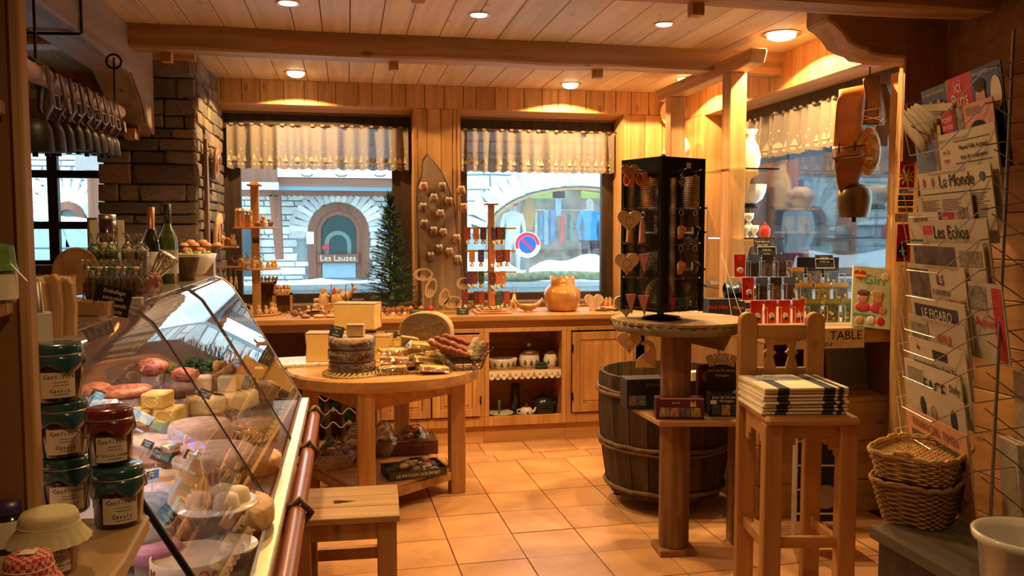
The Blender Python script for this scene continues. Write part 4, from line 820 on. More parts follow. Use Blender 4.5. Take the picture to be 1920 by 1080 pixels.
oc = [(.075*math.cos(PI/8+k*PI/4)*1.0, .075*math.sin(PI/8+k*PI/4)) for k in range(8)]
p1_ = loc2(pf(1262, 1050, 3.96), bt); obj('post', MB().prism(oc, .03, TZ-.05, 'XY'), POSTW, bt, loc=(p1_.x, p1_.y, 0), bev=.005)
obj('post_base', MB().box(-.09, .09, -.08, .08, 0, .032), POSTW, bt, loc=(p1_.x, p1_.y, 0), rot=(0, 0, .12), bev=.004)
p2_ = loc2(pf(1384, 1040, 4.08), bt); obj('post', MB().box(-.05, .05, -.055, .055, 0, .66), POSTW, bt, loc=(p2_.x, p2_.y, 0), bev=.006)
SZ = .675
sp_ = [loc2(pf(x, y, f_), bt) for x, y, f_ in ((1186, 760, 4.12), (1236, 790, 3.80), (1396, 786, 3.80), (1405, 760, 4.25), (1250, 760, 4.3))]
obj('shelf', MB().prism([(p.x, p.y) for p in sp_], SZ-.025, SZ, 'XY'), STOOLW, bt, bev=.004)
# tall chair stool
cc = Vector((math.sin(PSI)*3.4+math.cos(PSI)*1.168, math.cos(PSI)*3.4-math.sin(PSI)*1.168, 0))
ch = thing('bar_chair', 'tall pine chair with cut out splats and stepped apron holding tea towels', 'chair', tuple(cc), rz=-PSI+.02)
HWc, DP, SH = .168, .2, .83
CHW = wood('chair wood', (.34, .16, .05), (.50, .26, .09), 2, fine=16, knots=.4)
CHX = wood('chair wood along x', (.34, .16, .05), (.50, .26, .09), 0, fine=16, knots=.4)
def rounded(w_, h0, h1, n=8): return [(-w_, h0), (w_, h0), (w_, h1-w_)]+[(w_*math.cos(PI*k/n), h1-w_+w_*math.sin(PI*k/n)) for k in range(1, n)]+[(-w_, h1-w_)]
for s in (-1, 1): obj('rear_leg', MB().prism(rounded(.038, 0, 1.205) , -.022, .022), CHW, ch, loc=(s*(HWc-.022), DP-.02, 0), bev=.004)
for s in (-1, 1): obj('front_leg', MB().box(-.035, .035, -.03, .03, 0, SH-.03), CHW, ch, loc=(s*(HWc-.02), -DP+.03, 0), bev=.004)
obj('seat', MB().box(-HWc-.015, HWc+.02, -DP-.02, DP-.045, SH-.03, SH), CHX, ch, bev=.012)
obj('back_rail', MB().box(-HWc+.055, HWc-.055, -.012, .012, 1.09, 1.15), CHX, ch, loc=(0, DP-.02, 0), bev=.003); obj('back_rail', MB().box(-HWc+.055, HWc-.055, -.012, .012, .915, .965), CHX, ch, loc=(0, DP-.02, 0), bev=.003)
sp1 = [(-.026, .965), (.026, .965), (.012, 1.015), (.028, 1.03), (.012, 1.045), (.022, 1.09), (-.022, 1.09), (-.012, 1.045), (-.028, 1.03), (-.012, 1.015)]
for s in (-.5, .5): obj('back_splat', MB().prism([(x+s*.095, z) for x, z in sp1], -.008, .008), CHW, ch, loc=(0, DP-.02, 0))
za = SH-.03
ap = [(-HWc+.05, za), (HWc-.05, za), (HWc-.05, za-.13), (HWc-.07, za-.13), (HWc-.07, za-.105), (HWc-.09, za-.105), (HWc-.09, za-.085), (HWc-.11, za-.085), (HWc-.11, za-.06), (-HWc+.11, za-.06), (-HWc+.11, za-.085), (-HWc+.09, za-.085), (-HWc+.09, za-.105), (-HWc+.07, za-.105), (-HWc+.07, za-.13), (-HWc+.05, za-.13)]
obj('front_apron', MB().prism(ap, -.01, .01), CHX, ch, loc=(0, -DP+.03, 0))
sd = [(-.12, za), (.14, za), (.14, za-.13), (.10, za-.13), (.10, za-.1), (.07, za-.1), (.07, za-.07), (-.05, za-.07), (-.05, za-.1), (-.08, za-.1), (-.08, za-.13), (-.12, za-.13)]
for s in (-1, 1): obj('side_apron', MB().prism(sd, s*(HWc-.02)-.01, s*(HWc-.02)+.01, 'YZ'), CHX, ch)
obj('footrest', MB().box(-HWc+.05, HWc-.05, -.012, .012, .30, .345), CHX, ch, loc=(0, -DP+.03, 0), bev=.003)
for s in (-1, 1): obj('side_stretcher', MB().box(s*(HWc-.02)-.012, s*(HWc-.02)+.012, -DP+.06, DP-.05, .27, .315), CHX, ch, bev=.003)
# folded tea towels on the chair
TW = pmat('white linen', (.82, .74, .60), .9, var=.05); NAVY = pmat('navy woven band', (.05, .055, .09), .9, var=.1); SKY = pmat('blue woven scene', (.35, .42, .55), .9, var=.3, scale=25)
R_ = Matrix.Rotation(-PSI+.05, 3, 'Z')
for k in range(8):
    z = SH+.0005+k*.0138; off = Vector((jit(.006), jit(.006), 0)); bs = cc+R_@Vector((-.035, -.01, 0))+off
    lab = 'topmost folded white tea towel with blue scene on the tall chair' if k == 7 else 'folded navy banded white tea towel, %s in the chair stack' % ('bottom one', 'second from the bottom', 'third from the bottom', 'fourth from the bottom', 'fourth from the top', 'third from the top', 'just under the topmost')[min(k, 6)]
    t = thing('tea_towel', lab, 'towel', (bs.x, bs.y, z), rz=-PSI+.05+jit(.03), group='folded tea towels on the chair')
    def slab(x0, x1, e=0, zz=.0125): 
        pts = []
        for i in range(7): a = -PI/2+PI*i/6; pts.append((-.15-e-.0+.006-.006*math.cos(a), zz/2+zz/2*math.sin(a)))
        return MB().prism([(-.15-e, .001), (-.153-e, zz/2), (-.15-e, zz-.001), (.15, zz-.0), (.152, zz*.75), (.14, zz*.52), (.152, zz*.3), (.15, 0)], x0, x1, 'YZ')
    obj('cloth', slab(-.155, .185), TW, t, bev=.001)
    obj('woven_band', slab(-.10, -.055, .0006, .0129), NAVY, t); obj('woven_band', slab(.085, .13, .0006, .0129), NAVY, t); obj('woven_band', slab(.145, .165, .0006, .0129), NAVY, t)
    if k == 7: obj('woven_scene', MB().box(-.12, .06, .02, .13, .0128, .0136), SKY, t)
# weathered crate bench, basket, bucket at the right
bn = thing('crate_bench', 'weathered dark crate with grey planked top under the newspaper rack', 'bench', (0, 0, 0))
GREYW = wood('weathered grey plank', (.10, .08, .06), (.30, .25, .18), 0, fine=16, knots=.2, bump=.8, rough=.8)
GREYWY = wood('weathered grey plank along y', (.05, .04, .03), (.19, .155, .11), 1, fine=16, knots=.2, bump=.8, rough=.8)
BZ = .78; c0 = at(1684, 1014, Z=BZ)
bn.location = (c0.x, c0.y, 0)
for i in range(6): obj('top_plank', MB().box(.0+i*.15, .146+i*.15, -.9, .12, BZ-.035, BZ), GREYWY, bn, bev=.004)
for i in range(3): obj('side_plank', MB().box(.015, .035, -.88, .10, .05+i*.235, .28+i*.235), DARKW, bn, bev=.004)
obj('end_panel', MB().box(.02, .88, .08, .10, .05, BZ-.035), SHELFW, bn)
# ================================================================ THINGS ON THE TABLES
TT = .781
def tpz(px, py): return at(px, py, Z=TT)
# white speckled board and cheeses
q = tpz(590, 685)
t = thing('marble_board', 'white speckled marble slab jutting over the table edge under cut cheese', 'board', (q.x-.02, q.y+.12, TT), rz=.15)
obj('slab', MB().box(-.20, .17, -.16, .14, 0, .018), pmat('speckled marble', (.75, .68, .55), .4, var=.35, scale=60), t, bev=.003)
RINDM = pmat('brown cheese rind', (.48, .30, .12), .7, var=.2, scale=30)
def onz(px, z, fw): # point above the table
    y = 435+(EYE-z)/fw*FPX; return pf(px, y, fw)
cb_ = []
def blk(pxc, w_, h, z, fw, label, dep=.16, rz=0):
    a = onz(pxc, z, fw); t = thing('cheese_block', label, 'cheese', (a.x, a.y, z), rz=-PSI+rz)
    obj('cut_cheese', MB().prism([(-w_/2, 0), (-w_/2+.006, h*.5), (-w_/2, h-.008), (w_/2, h-.008), (w_/2-.006, h*.5), (w_/2, 0)], 0, dep), CHEESE, t, bev=.003)
    obj('rind', MB().box(-w_/2, w_/2, 0, dep, h-.007, h), RINDM, t); obj('rind', MB().box(-w_/2, w_/2, dep, dep+.006, 0, h), RINDM, t); return t
blk(612, .24, .165, TT+.02, 4.78, 'tall cut block of yellow cheese on the white speckled slab', .14, .06)
blk(706, .16, .155, TT+.001, 4.88, 'pale cut cheese block behind the three stacked wheels, carrying the largest block', .16)
blk(664, .255, .155, TT+.19, 4.93, 'largest square cut yellow cheese block raised highest on the table', .15, -.1)
blk(664, .10, .187, TT+.001, 4.96, 'narrow supporting cheese block hidden under the largest one', .12)
blk(744, .13, .125, TT+.001, 4.98, 'lower orange cut cheese block beside the wrapped half wheel', .12)
# straw plate and three wrapped wheels
q = onz(660, TT, 4.47)
t = thing('straw_plate', 'round woven straw mat under the three stacked grey cheeses', 'plate', (q.x, q.y, TT))
STRAW = pmat('pale straw', (.66, .54, .26), .8, var=.2, scale=50)
mb = MB(); mb.lathe([(.0005, .002), (.14, .003)], n=32)
for r in (.03, .06, .09, .115, .135): mb.tube([(r*math.cos(2*PI*k/40), r*math.sin(2*PI*k/40), .005) for k in range(40)], .006, 5, closed=True)
for k in range(32): a = 2*PI*k/32; mb.tube([((.14+.016*math.cos(b))*math.cos(a+.12*math.sin(b)), (.14+.016*math.cos(b))*math.sin(a+.12*math.sin(b)), .012+.012*math.sin(b)) for b in [2*PI*j/8 for j in range(8)]], .0035, 4, closed=True)
obj('woven_straw', mb, STRAW, t)['kind'] = 'stuff'
q0 = q
for k in range(3):
    z = TT+.012+k*.066; ww = ('lowest', 'middle', 'top')[k]
    t = thing('tomme_cheese', ww+' grey mottled cheese wheel of the film wrapped stack of three', 'cheese', (q0.x+jit(.003), q0.y+jit(.003), z), rz=k)
    obj('cheese_body', MB().lathe([(.0005, 0), (.112, 0), (.121, .01), (.123, .032), (.12, .053), (.112, .062), (.0005, .062)], n=40), RIND, t)
    q_ = random.Random(k); obj('film', MB().grid(60, 5, lambda i, j: ((.1245+q_.uniform(0, .003))*math.cos(2*PI*i), (.1245+q_.uniform(0, .003))*math.sin(2*PI*i), .002+.058*j)), FILM, t)
q = q0; t = thing('cheese_wedge', 'small square cheese wedge sitting on top of the stacked wheels', 'cheese', (q.x+.02, q.y-.03, TT+.212), rz=-.15)
obj('cut_cheese', MB().box(-.042, .048, -.03, .03, 0, .058), pmat('wedge cheese', (.62, .44, .22), .6, var=.1), t, bev=.004); obj('rind', MB().box(-.044, .05, -.032, .032, .056, .064), RIND, t, bev=.002)
def slate(loc, w_, h, lines, label, rz=-PSI, tilt=-.3, roll=0, sz=.011, stick=True):
    t = thing('price_tag', label, 'sign', tuple(loc), rot=(tilt, roll, rz))
    obj('slate', MB().box(-w_/2, w_/2, 0, .003, 0, h), SLATE, t, bev=.001)
    for i, l in enumerate(lines): text(l, sz, CHALK, t, (0, -.001, h-sz*.9-i*sz*1.35), name='chalk_lettering', ext=.0002)
    return t
slate((q.x-.085, q.y-.06, TT+.212), .075, .06, ['Tomme', 'de', 'Savoie'], 'small slate price tag leaning on the stacked cheese wheels', sz=.013, roll=.2)
slate(onz(733, TT+.127, 5.02), .075, .045, ['Beaufort', '24 fr'], 'slate price tag behind the cut cheeses on the table', sz=.012)
# wrapped half wheel
q = onz(797, TT, 5.0)
t = thing('half_cheese_wheel', 'film wrapped half wheel of cheese standing on its cut edge', 'cheese', (q.x, q.y, TT), rz=-PSI-.15)
hw_ = [(-.15, 0), (.165, 0)]+[(.16*math.copysign(abs(math.cos(a*PI/14))**.8, math.cos(a*PI/14)), .17+.115*math.sin(a*PI/14)) for a in range(0, 15)]
obj('cut_cheese', MB().prism(hw_, 0, .10), pmat('wrapped cheese', (.70, .44, .20), .5, var=.1), t, bev=.006)
obj('film', MB().prism([(x*1.02, z*1.02) for x, z in hw_], -.004, -.002), FILM, t)
q = onz(773, TT+.05, 4.86); t = thing('wrapped_cheese', 'film wrapped cheese wedge leaning in front of the half wheel', 'cheese', (q.x, q.y, q.z-.05), rz=-PSI+.1)
obj('cut_cheese', MB().prism([(-.07, 0), (.06, 0), (.065, .10), (.03, .15), (-.065, .165)], 0, .05), pmat('amber cheese', (.66, .44, .18), .5, var=.1), t, bev=.006); obj('film', MB().prism([(-.075, 0), (.065, 0), (.07, .105), (.033, .157), (-.07, .172)], -.003, -.001), FILM, t)
# woven tray of cheese slices
q = onz(765, TT, 4.55)
t = thing('woven_tray', 'flat woven straw tray under the packets of sliced cheese', 'tray', (q.x, q.y+.02, TT), rz=.12)
mb = MB().box(-.19, .21, -.10, .12, .001, .004)
for i in range(28): mb.cb((-.19+.4*i/27, -.10, .008), (.011, .014, .010 if i % 2 else .016)); mb.cb((-.19+.4*i/27, .12, .008), (.011, .014, .010 if i % 2 else .016))
for i in range(14): mb.cb((-.195, -.10+.22*i/13, .008), (.012, .012, .010 if i % 2 else .016)); mb.cb((.215, -.10+.22*i/13, .008), (.012, .012, .010 if i % 2 else .016))
obj('woven_straw', mb, pmat('woven tray', (.42, .28, .12), .8, var=.3), t)['kind'] = 'stuff'
PK = pmat('sliced cheese yellow', (.82, .56, .18), .5, var=.08); PK2 = pmat('sliced cheese tan', (.66, .38, .16), .5, var=.1)
packs = [(735, .012, 4.50, .0, PK2, 'at the front left of the tray'), (812, .012, 4.50, .1, PK, 'at the front of the tray, brightest yellow'), (740, .05, 4.58, -.2, PK2, 'tan, second in the left pile'), (800, .045, 4.62, .1, PK, 'in the middle of the tray pile'),
         (775, .035, 4.72, .3, PK, 'at the back of the tray'), (822, .075, 4.66, -.1, PK, 'third in the right pile'), (735, .085, 4.66, .2, PK, 'beside the three grey wheels, upper'), (790, .115, 4.68, -.15, PK, 'on the very top of the heap'), (765, .02, 4.60, .5, PK2, 'tucked low in the middle')]
for i, (px, dz, fw, r, m, lb) in enumerate(packs):
    q = onz(px, TT+dz, fw); t = thing('cheese_packet', 'film wrapped cheese slices '+lb, 'cheese', (q.x, q.y, TT+dz), rot=(jit(.1), jit(.12), r), group='packets of sliced cheese')
    obj('cheese_slices', MB().prism([(-.075, -.045), (.08, -.05), (.075, .05), (-.07, .04)], 0, .03, 'XY'), m, t, bev=.004)
    q_ = random.Random(i); fm = MB().grid(10, 8, lambda u, v: (-.09+.18*u, -.06+.12*v, .034*min(1, 6*min(u, 1-u, v, 1-v))+q_.uniform(0, .006)))
    fm.grid(6, 4, lambda u, v: (.075+.035*u, -.03+.06*v+q_.uniform(-.01, .01), .01+.03*u+q_.uniform(0, .01))); obj('film', fm, FILM, t)
# wire basket with sausages
q = onz(862, TT, 4.62)
t = thing('wire_basket', 'black wire basket heaped with dry sausages at the table end', 'basket', (q.x, q.y+.03, TT+.004), rz=.12)
for k, (z, s) in enumerate(((.0, .8), (.04, .9), (.08, 1.0))):
    obj('wire_ring', MB().tube([(x*.165*s, y*.11*s, z) for x, y in oval(1, 1, 28)], .0025, 5, closed=True), IRON, t)
mb = MB()
for i in range(20):
    x, y = oval(1, 1, 20)[i]; mb.tube([(x*.132, y*.088, 0), (x*.165, y*.11, .08)], .0018, 4)
for i in range(-3, 4): mb.tube([(i*.035, -.08, 0), (i*.035, .08, 0)], .0018, 4)
obj('wire_ribs', mb, IRON, t); obj('handle', MB().tube([(.16, -.03, .08), (.20, -.02, .11), (.20, .02, .11), (.16, .03, .08)], .003), IRON, t)
def sausage(loc, L_, r, rot, m, label, bend=.02):
    o = obj('dry_sausage', MB().tube([(-L_/2+L_*i/10, bend*math.sin(PI*i/10), .004*math.sin(i*2.3)) for i in range(11)], [r*.25, r*.8]+[r*(1+.06*math.sin(i*1.9)) for i in range(7)]+[r*.8, r*.2], 10), m, loc=loc, rot=rot)
    return tag(o, label, 'sausage', 'sausages in the wire basket')
SR1 = pmat('red brown sausage', (.30, .09, .05), .6, var=.3, scale=60, bump=.5); SR2 = pmat('floury sausage', (.62, .50, .38), .85, var=.3, scale=50, bump=.4); SR3 = pmat('herbed sausage', (.30, .26, .14), .8, var=.6, scale=120, bump=.4); SR4 = pmat('dark sausage', (.10, .06, .05), .6, var=.5, scale=70)
bq = t.location
for dx, dy, dz, L_, r, rz, ry, m, lb in ((-.10, -.05, .125, .19, .017, .1, .45, SR1, 'nearest the front'), (-.05, -.02, .14, .20, .017, .0, .42, SR1, 'in the middle of the red ones'), (.0, .02, .155, .19, .016, -.05, .35, SR1, 'highest of the red ones'), (-.02, -.06, .10, .18, .018, .1, .35, SR1, 'lowest of the red ones'),
                                    (-.11, .03, .10, .17, .02, .3, .9, SR2, 'white floured, leaning on the cheese side'), (-.08, -.06, .05, .15, .02, .2, .7, SR3, 'green herbed, low at the front'), (.085, .0, .10, .15, .022, .5, -1.2, SR2, 'white, standing upright'), (.11, -.03, .085, .15, .022, .3, -1.1, SR3, 'herb coated, standing'), (.145, .02, .09, .13, .02, .4, -1.0, SR1, 'purple red, at the far end'),
                                    (.03, -.04, .05, .2, .022, 0, .0, SR4, 'dark, along the bottom'), (-.03, .04, .05, .2, .022, .1, .1, SR4, 'dark, along the back'), (.10, .03, .05, .12, .022, .9, .1, SR4, 'short and dark, under the handle')):
    sausage((bq.x+dx, bq.y+dy, bq.z+dz), L_, r, (0, ry, rz), m, 'dry sausage %s in the wire basket' % lb)
# gift parcels on the lower shelf of the table
def parcel(px, py, fw, kind, label):
    p = pf(px, py, fw); t = thing(kind, label, 'gift', (p.x, p.y, .157)); return t
BK = pmat('gift basket weave', (.42, .30, .18), .8, var=.4, scale=80, bump=.5)
GFT = pmat('ribbon green', (.03, .22, .05), .4)
def basketlathe(t, a, b, h, m): 
    obj('basket_body', MB().lathe([(a*.7, 0), (a*.85, h*.4), (a, h), (a*.94, h), (a*.65, .01), (.0005, .01)], n=24, sq=b/a), m, t)
def fill(t, a, b, h, cols, n, s, seed):
    q = random.Random(seed)
    for i in range(n):
        an = q.uniform(0, 2*PI); r = math.sqrt(q.random())*.72
        obj('gift_item', MB().ball((a*r*math.cos(an), b*r*math.sin(an), h*.8+q.uniform(0, s)), (s*q.uniform(.7, 1.4), s*q.uniform(.6, 1), s*.7), 8, 5), pmat('gift filling %d %d' % (i % 5, seed // 5), cols[i % len(cols)], .5, var=.3, scale=40), t)
def wrapf(t, a, b, h, seed):
    q = random.Random(seed); obj('film', MB().grid(18, 8, lambda u, v: ((a*1.04*math.cos(2*PI*u))*(1-v*.75)*(1+.05*q.random()), (b*1.04*math.sin(2*PI*u))*(1-v*.75)*(1+.05*q.random()), h*.6+h*1.1*v+q.uniform(0, .008)), False), FILM, t)
gc = [(.6, .45, .3), (.25, .1, .06), (.55, .5, .4), (.4, .08, .06), (.15, .12, .08)]
t = parcel(628, 900, 4.85, 'gift_basket', 'oval film wrapped gift basket with green bow on the table shelf'); basketlathe(t, .13, .09, .09, BK); fill(t, .13, .09, .08, gc, 9, .03, 1); wrapf(t, .13, .09, .1, 1); obj('bow', MB().ball((-.04, -.02, .15), (.018, .01, .016)).ball((-.01, -.02, .155), (.018, .01, .014)), GFT, t)
t = parcel(672, 872, 5.05, 'gift_basket', 'round wrapped gift basket half hidden behind the front table leg'); basketlathe(t, .11, .1, .08, BK); fill(t, .11, .1, .08, gc, 8, .035, 2); wrapf(t, .11, .1, .13, 2)
t = parcel(720, 872, 5.15, 'gift_basket', 'wrapped straw gift basket deeper on the table shelf'); basketlathe(t, .10, .1, .09, BK); fill(t, .10, .1, .08, gc, 8, .03, 3); wrapf(t, .10, .1, .12, 3)
t = parcel(775, 858, 5.20, 'gift_crate', 'dark wooden gift crate with curled green ribbon at the shelf back'); obj('crate', MB().box(-.15, .15, -.08, .08, 0, .09), pmat('dark crate', (.16, .06, .04), .6, var=.2), t, bev=.004)
obj('bow', MB().ball((.03, -.03, .13), (.03, .015, .018)), GFT, t); obj('ribbon', MB().tube([(.10+.02*k/3, -.05, .12-.001*k*k+.025*math.sin(k*.9)) for k in range(9)], .003, 4), GFT, t); fill(t, .14, .07, .10, gc, 7, .03, 7); wrapf(t, .15, .09, .1, 4)
t = parcel(776, 893, 4.72, 'gift_tray', 'dark green gift tray of red filled treats with white lettering'); t.rotation_euler = (0, 0, .22)
obj('tray_body', MB().box(-.17, .17, -.095, -.09, 0, .045).box(-.17, .17, .09, .095, 0, .055).box(-.17, -.165, -.09, .09, 0, .05).box(.165, .17, -.09, .09, 0, .05).box(-.17, .17, -.09, .09, 0, .004), pmat('dark green card', (.05, .055, .03), .6), t)
text('LE PAYSAN GOURMET', .026, CHALK, t, (0, -.097, .022)); fill(t, .155, .085, .055, [(.7, .12, .10), (.8, .4, .35), (.6, .08, .08), (.8, .7, .6), (.25, .07, .12)], 26, .024, 5); wrapf(t, .17, .095, .05, 5)
# ---------------------------------------------------------------- key ring spinner
sc_ = pf(1240, 590, 4.02)
sn = thing('display_spinner', 'black four sided mesh spinner of key rings on the round table', 'rack', (sc_.x, sc_.y, TZ+.001), rz=-PSI+math.radians(33))
S_ = .137; Hs = .765; BM = pmat('black metal', (.008, .008, .009), .35, .3)
obj('base_disc', MB().lathe([(.0005, 0), (.095, .002), (.09, .012), (.012, .022), (.012, .04)], n=32), BM, sn)
obj('floor_plate', MB().box(-S_, S_, -S_, S_, .045, .06), BM, sn, bev=.002); obj('roof_plate', MB().box(-S_, S_, -S_, S_, Hs-.012, Hs), BM, sn, bev=.002)
for x in (-1, 1):
    for y in (-1, 1): obj('corner_post', MB().cb((x*S_*.95, y*S_*.95, Hs/2+.02), (.02, .02, Hs-.04)), BM, sn)
obj('finial', MB().ball((0, 0, Hs+.015), .016), CARV, sn)
core = MB().box(-.01, .01, -.01, .01, .04, Hs); obj('centre_pole', core, BM, sn)
for k in range(4):
    mb = MB(); a = k*PI/2; mb.M = Matrix.Rotation(a, 4, 'Z')
    nx = 30; nz = 76
    for i in range(nx+1): x = -S_+.02+(2*S_-.04)*i/nx; mb.box(x-.0016, x+.0016, -S_+.002, -S_+.004, .06, Hs-.07)
    for j in range(nz+1): z = .06+(Hs-.13)*j/nz; mb.box(-S_+.02, S_-.02, -S_+.0015, -S_+.0035, z-.0016, z+.0016)
    o = obj('mesh_panel', mb, BM, sn); o['kind'] = 'stuff'
    hb_ = MB(); hb_.M = mb.M; hb_.box(-S_, S_, -S_-.002, -S_+.004, Hs-.075, Hs); obj('header_panel', hb_, BM, sn)
obj('price_label', MB().box(-.014, .014, -.001, 0, -.015, .012), PAPER, sn, loc=(.03, -S_-.003, Hs-.035)); 
def face(k, u, z, off): # world point on spinner face k
    a = sn.rotation_euler.z+k*PI/2; x, y = u, -S_-off
    return Vector((sn.location.x+x*math.cos(a)-y*math.sin(a), sn.location.y+x*math.sin(a)+y*math.cos(a), sn.location.z+z)), a
HEARTW = pmat('light heart wood', (.62, .40, .20), .55, var=.1, scale=14)
def heart(s, n=28, w_=1.0): return [(s*w_*.058*(math.sin(t)**3)*16/16*1.0, s*.058*(13*math.cos(t)-5*math.cos(2*t)-2*math.cos(3*t)-math.cos(4*t))/16) for t in [2*PI*i/n for i in range(n)]]
def hook(k, u, z, L_=.06):
    a = MB().tube([(u, -S_, z), (u, -S_-L_, z+.004), (u, -S_-L_-.002, z+.008)], .0028, 5); 
    a2 = MB(); a2.M = Matrix.Rotation(k*PI/2, 4, 'Z'); a2.add(a.v, a.f); obj('hook', a2, STEEL, sn)
def hangheart(px, py, fw, s, label, m=HEARTW, w_=1.0):
    p = pf(px, py, fw); t = thing('wooden_heart', label, 'ornament', tuple(p), rz=-PSI+jit(.15))
    obj('heart_board', MB().prism(heart(s, w_=w_), -.006, .006), m, t, bev=.003)
    obj('burnt_motif', MB().tube([(.02*s*math.cos(a), -.007, -.006*s+.02*s*math.sin(a)) for a in [k*PI/7 for k in range(14)]], .0012, 4, closed=True).tube([(.006*s*math.cos(a), -.007, -.042*s+.006*s*math.sin(a)) for a in [k*PI/4 for k in range(8)]], .0015, 4, closed=True), pmat('burnt brown', (.25, .1, .05), .7), t); return t
hangheart(1181, 321, 3.90, .72, 'wooden heart on the spinner, topmost and smallest', LEATH if 0 else pmat('orange heart wood', (.55, .25, .12), .5, var=.1)); hangheart(1180, 412, 3.88, 1.0, 'wooden heart with burnt motif, second on the spinner')
hangheart(1175, 492, 3.88, 1.0, 'wooden heart with burnt crest, third on the spinner'); hangheart(1180, 640, 3.90, 1.0, 'wooden heart hanging under the round table rim')
t = thing('wooden_heart', 'plain pale wooden heart standing upright on the worktop by the spinner', 'ornament', tuple(pf(1174, 565, 4.12)), rz=-PSI); t.location.z = TZ+.058; obj('heart_board', MB().prism(heart(1.05), -.01, .01), pmat('pale plain wood', (.70, .60, .44), .6, var=.05), t, bev=.004)
# hooks and hanging trinkets: face 0 is the right-hand one, face 3 the left-hand one
ORG = pmat('orange bead wood', (.60, .20, .04), .45, var=.3); DR = pmat('dark red leather', (.20, .05, .03), .6, var=.2); TAS = pmat('pink tassel', (.50, .25, .22), .8, var=.2)
def onface(k, u, z, off, name, label, cat, group=None):
    p, a = face(k, u, z, off); return thing(name, label, cat, tuple(p), rz=a, group=group)
cols = {0: 'right hand face', 3: 'left hand face'}
for k in (0, 3):
    for z in (.70, .525, .36, .20):
        for u in (-.05, .05): hook(k, u, z)
for u in (-.045, .045):
    sd_ = 'inner' if (u > 0) else 'outer'
    t = onface(3, u, .665, .035, 'bracelet_bundle', 'bundle of orange beaded bracelets hanging %s on the upper left spinner face' % ('near the corner' if u > 0 else 'further from the corner'), 'bracelet')
    for j in range(4): obj('bracelet', MB().tube([(.0+.022*math.cos(a), -.014+.009*j, -.0+.028*math.sin(a)) for a in [i*PI/7 for i in range(14)]], .0045, 6, closed=True), ORG, t)
    t = onface(3, u, .43, .03, 'tassel_key_ring', 'pink tasselled key ring %s on the left spinner face' % ('near the corner' if u > 0 else 'away from the corner'), 'key ring')
    obj('tassel', MB().tube([(0, 0, .05), (0, 0, .02), (0, 0, -.06)], [.006, .014, .018], 9), TAS, t); obj('ring', MB().tube([(.013*math.cos(a), 0, .068+.013*math.sin(a)) for a in [i*PI/6 for i in range(12)]], .0018, 4, closed=True), STEEL, t)
    for z, zz in ((.27, 'upper'), (.075, 'lower')):
        t = onface(3, u, z, .02, 'leather_pennant', 'triangular dark red leather pennant, %s row, %s the spinner corner' % (zz, 'at' if u > 0 else 'away from'), 'pennant')
        obj('leather_triangle', MB().prism([(-.04, .045), (.042, .05), (.008, -.05)], -.003, .003), DR, t, bev=.002); obj('cord', MB().tube([(.0, 0, .045), (-.01, .0, .09)], .0012, 4), LEATHD, t)
    t = onface(0, u, .645, .035, 'heart_key_ring', 'silver heart key ring %s on the right spinner face' % ('near the corner' if u < 0 else 'at the outer edge'), 'key ring')
    obj('heart_charm', MB().prism(heart(.32), -.003, .003), STEEL, t); obj('chain', MB().tube([(0, 0, .012), (0, 0, .05)], .002, 4).tube([(.01*math.cos(a), 0, .03+.01*math.sin(a)) for a in [i*PI/5 for i in range(10)]], .0015, 4, closed=True), STEEL, t)
    for z, m, ww in ((.42, (ORG, BLACK)[u > 0], 'upper'), (.255, (ORG, LEATHD)[u > 0], 'lower')):
        t = onface(0, u, z, .035, 'animal_key_ring', '%s leather animal key ring in the %s row of the right spinner face' % ('orange brown' if u < 0 else 'dark', ww), 'key ring')
        obj('animal_charm', MB().ball((0, 0, 0), (.022, .01, .032)).ball((.018, -.004, .012), (.012, .008, .012)).ball((-.014, .0, -.02), (.008, .006, .016)), m, t); obj('strap', MB().box(-.004, .004, -.002, .002, .02, .075), DR, t); obj('ring', MB().tube([(.013*math.cos(a), 0, .088+.013*math.sin(a)) for a in [i*PI/6 for i in range(12)]], .0018, 4, closed=True), STEEL, t)
        obj('white_tuft', MB().ball((-.02, -.004, .005), (.006, .005, .02)), WHITE, t)
for j, c in enumerate(((.3, .05, .04), (.03, .06, .05), (.12, .1, .05), (.03, .03, .05))):
    t = onface(0, -.07+.045*j, .085, .02, 'felt_pennant', '%s felt pennant low on the right spinner face' % ('dark red', 'dark green', 'olive', 'black')[j], 'pennant'); obj('felt_triangle', MB().prism([(-.022, .03), (.022, .03), (-.012, -.04)], -.002, .002), pmat('felt %d' % j, c, .9), t)
# hanging cutting board under the round table
p = pf(1212, 662, 3.93); t = thing('cutting_board', 'small wooden board with hooked handle hanging under the round table', 'board', tuple(p), rz=-PSI)
obj('board_body', MB().prism([(-.05, -.07), (.045, -.07), (.045, .01), (.035, .045), (.01, .062), (-.015, .06), (-.03, .045), (-.02, .038), (0, .042), (.015, .03), (.01, .01), (-.01, .0), (-.045, -.03)], -.006, .006), HEARTW, t, bev=.003)
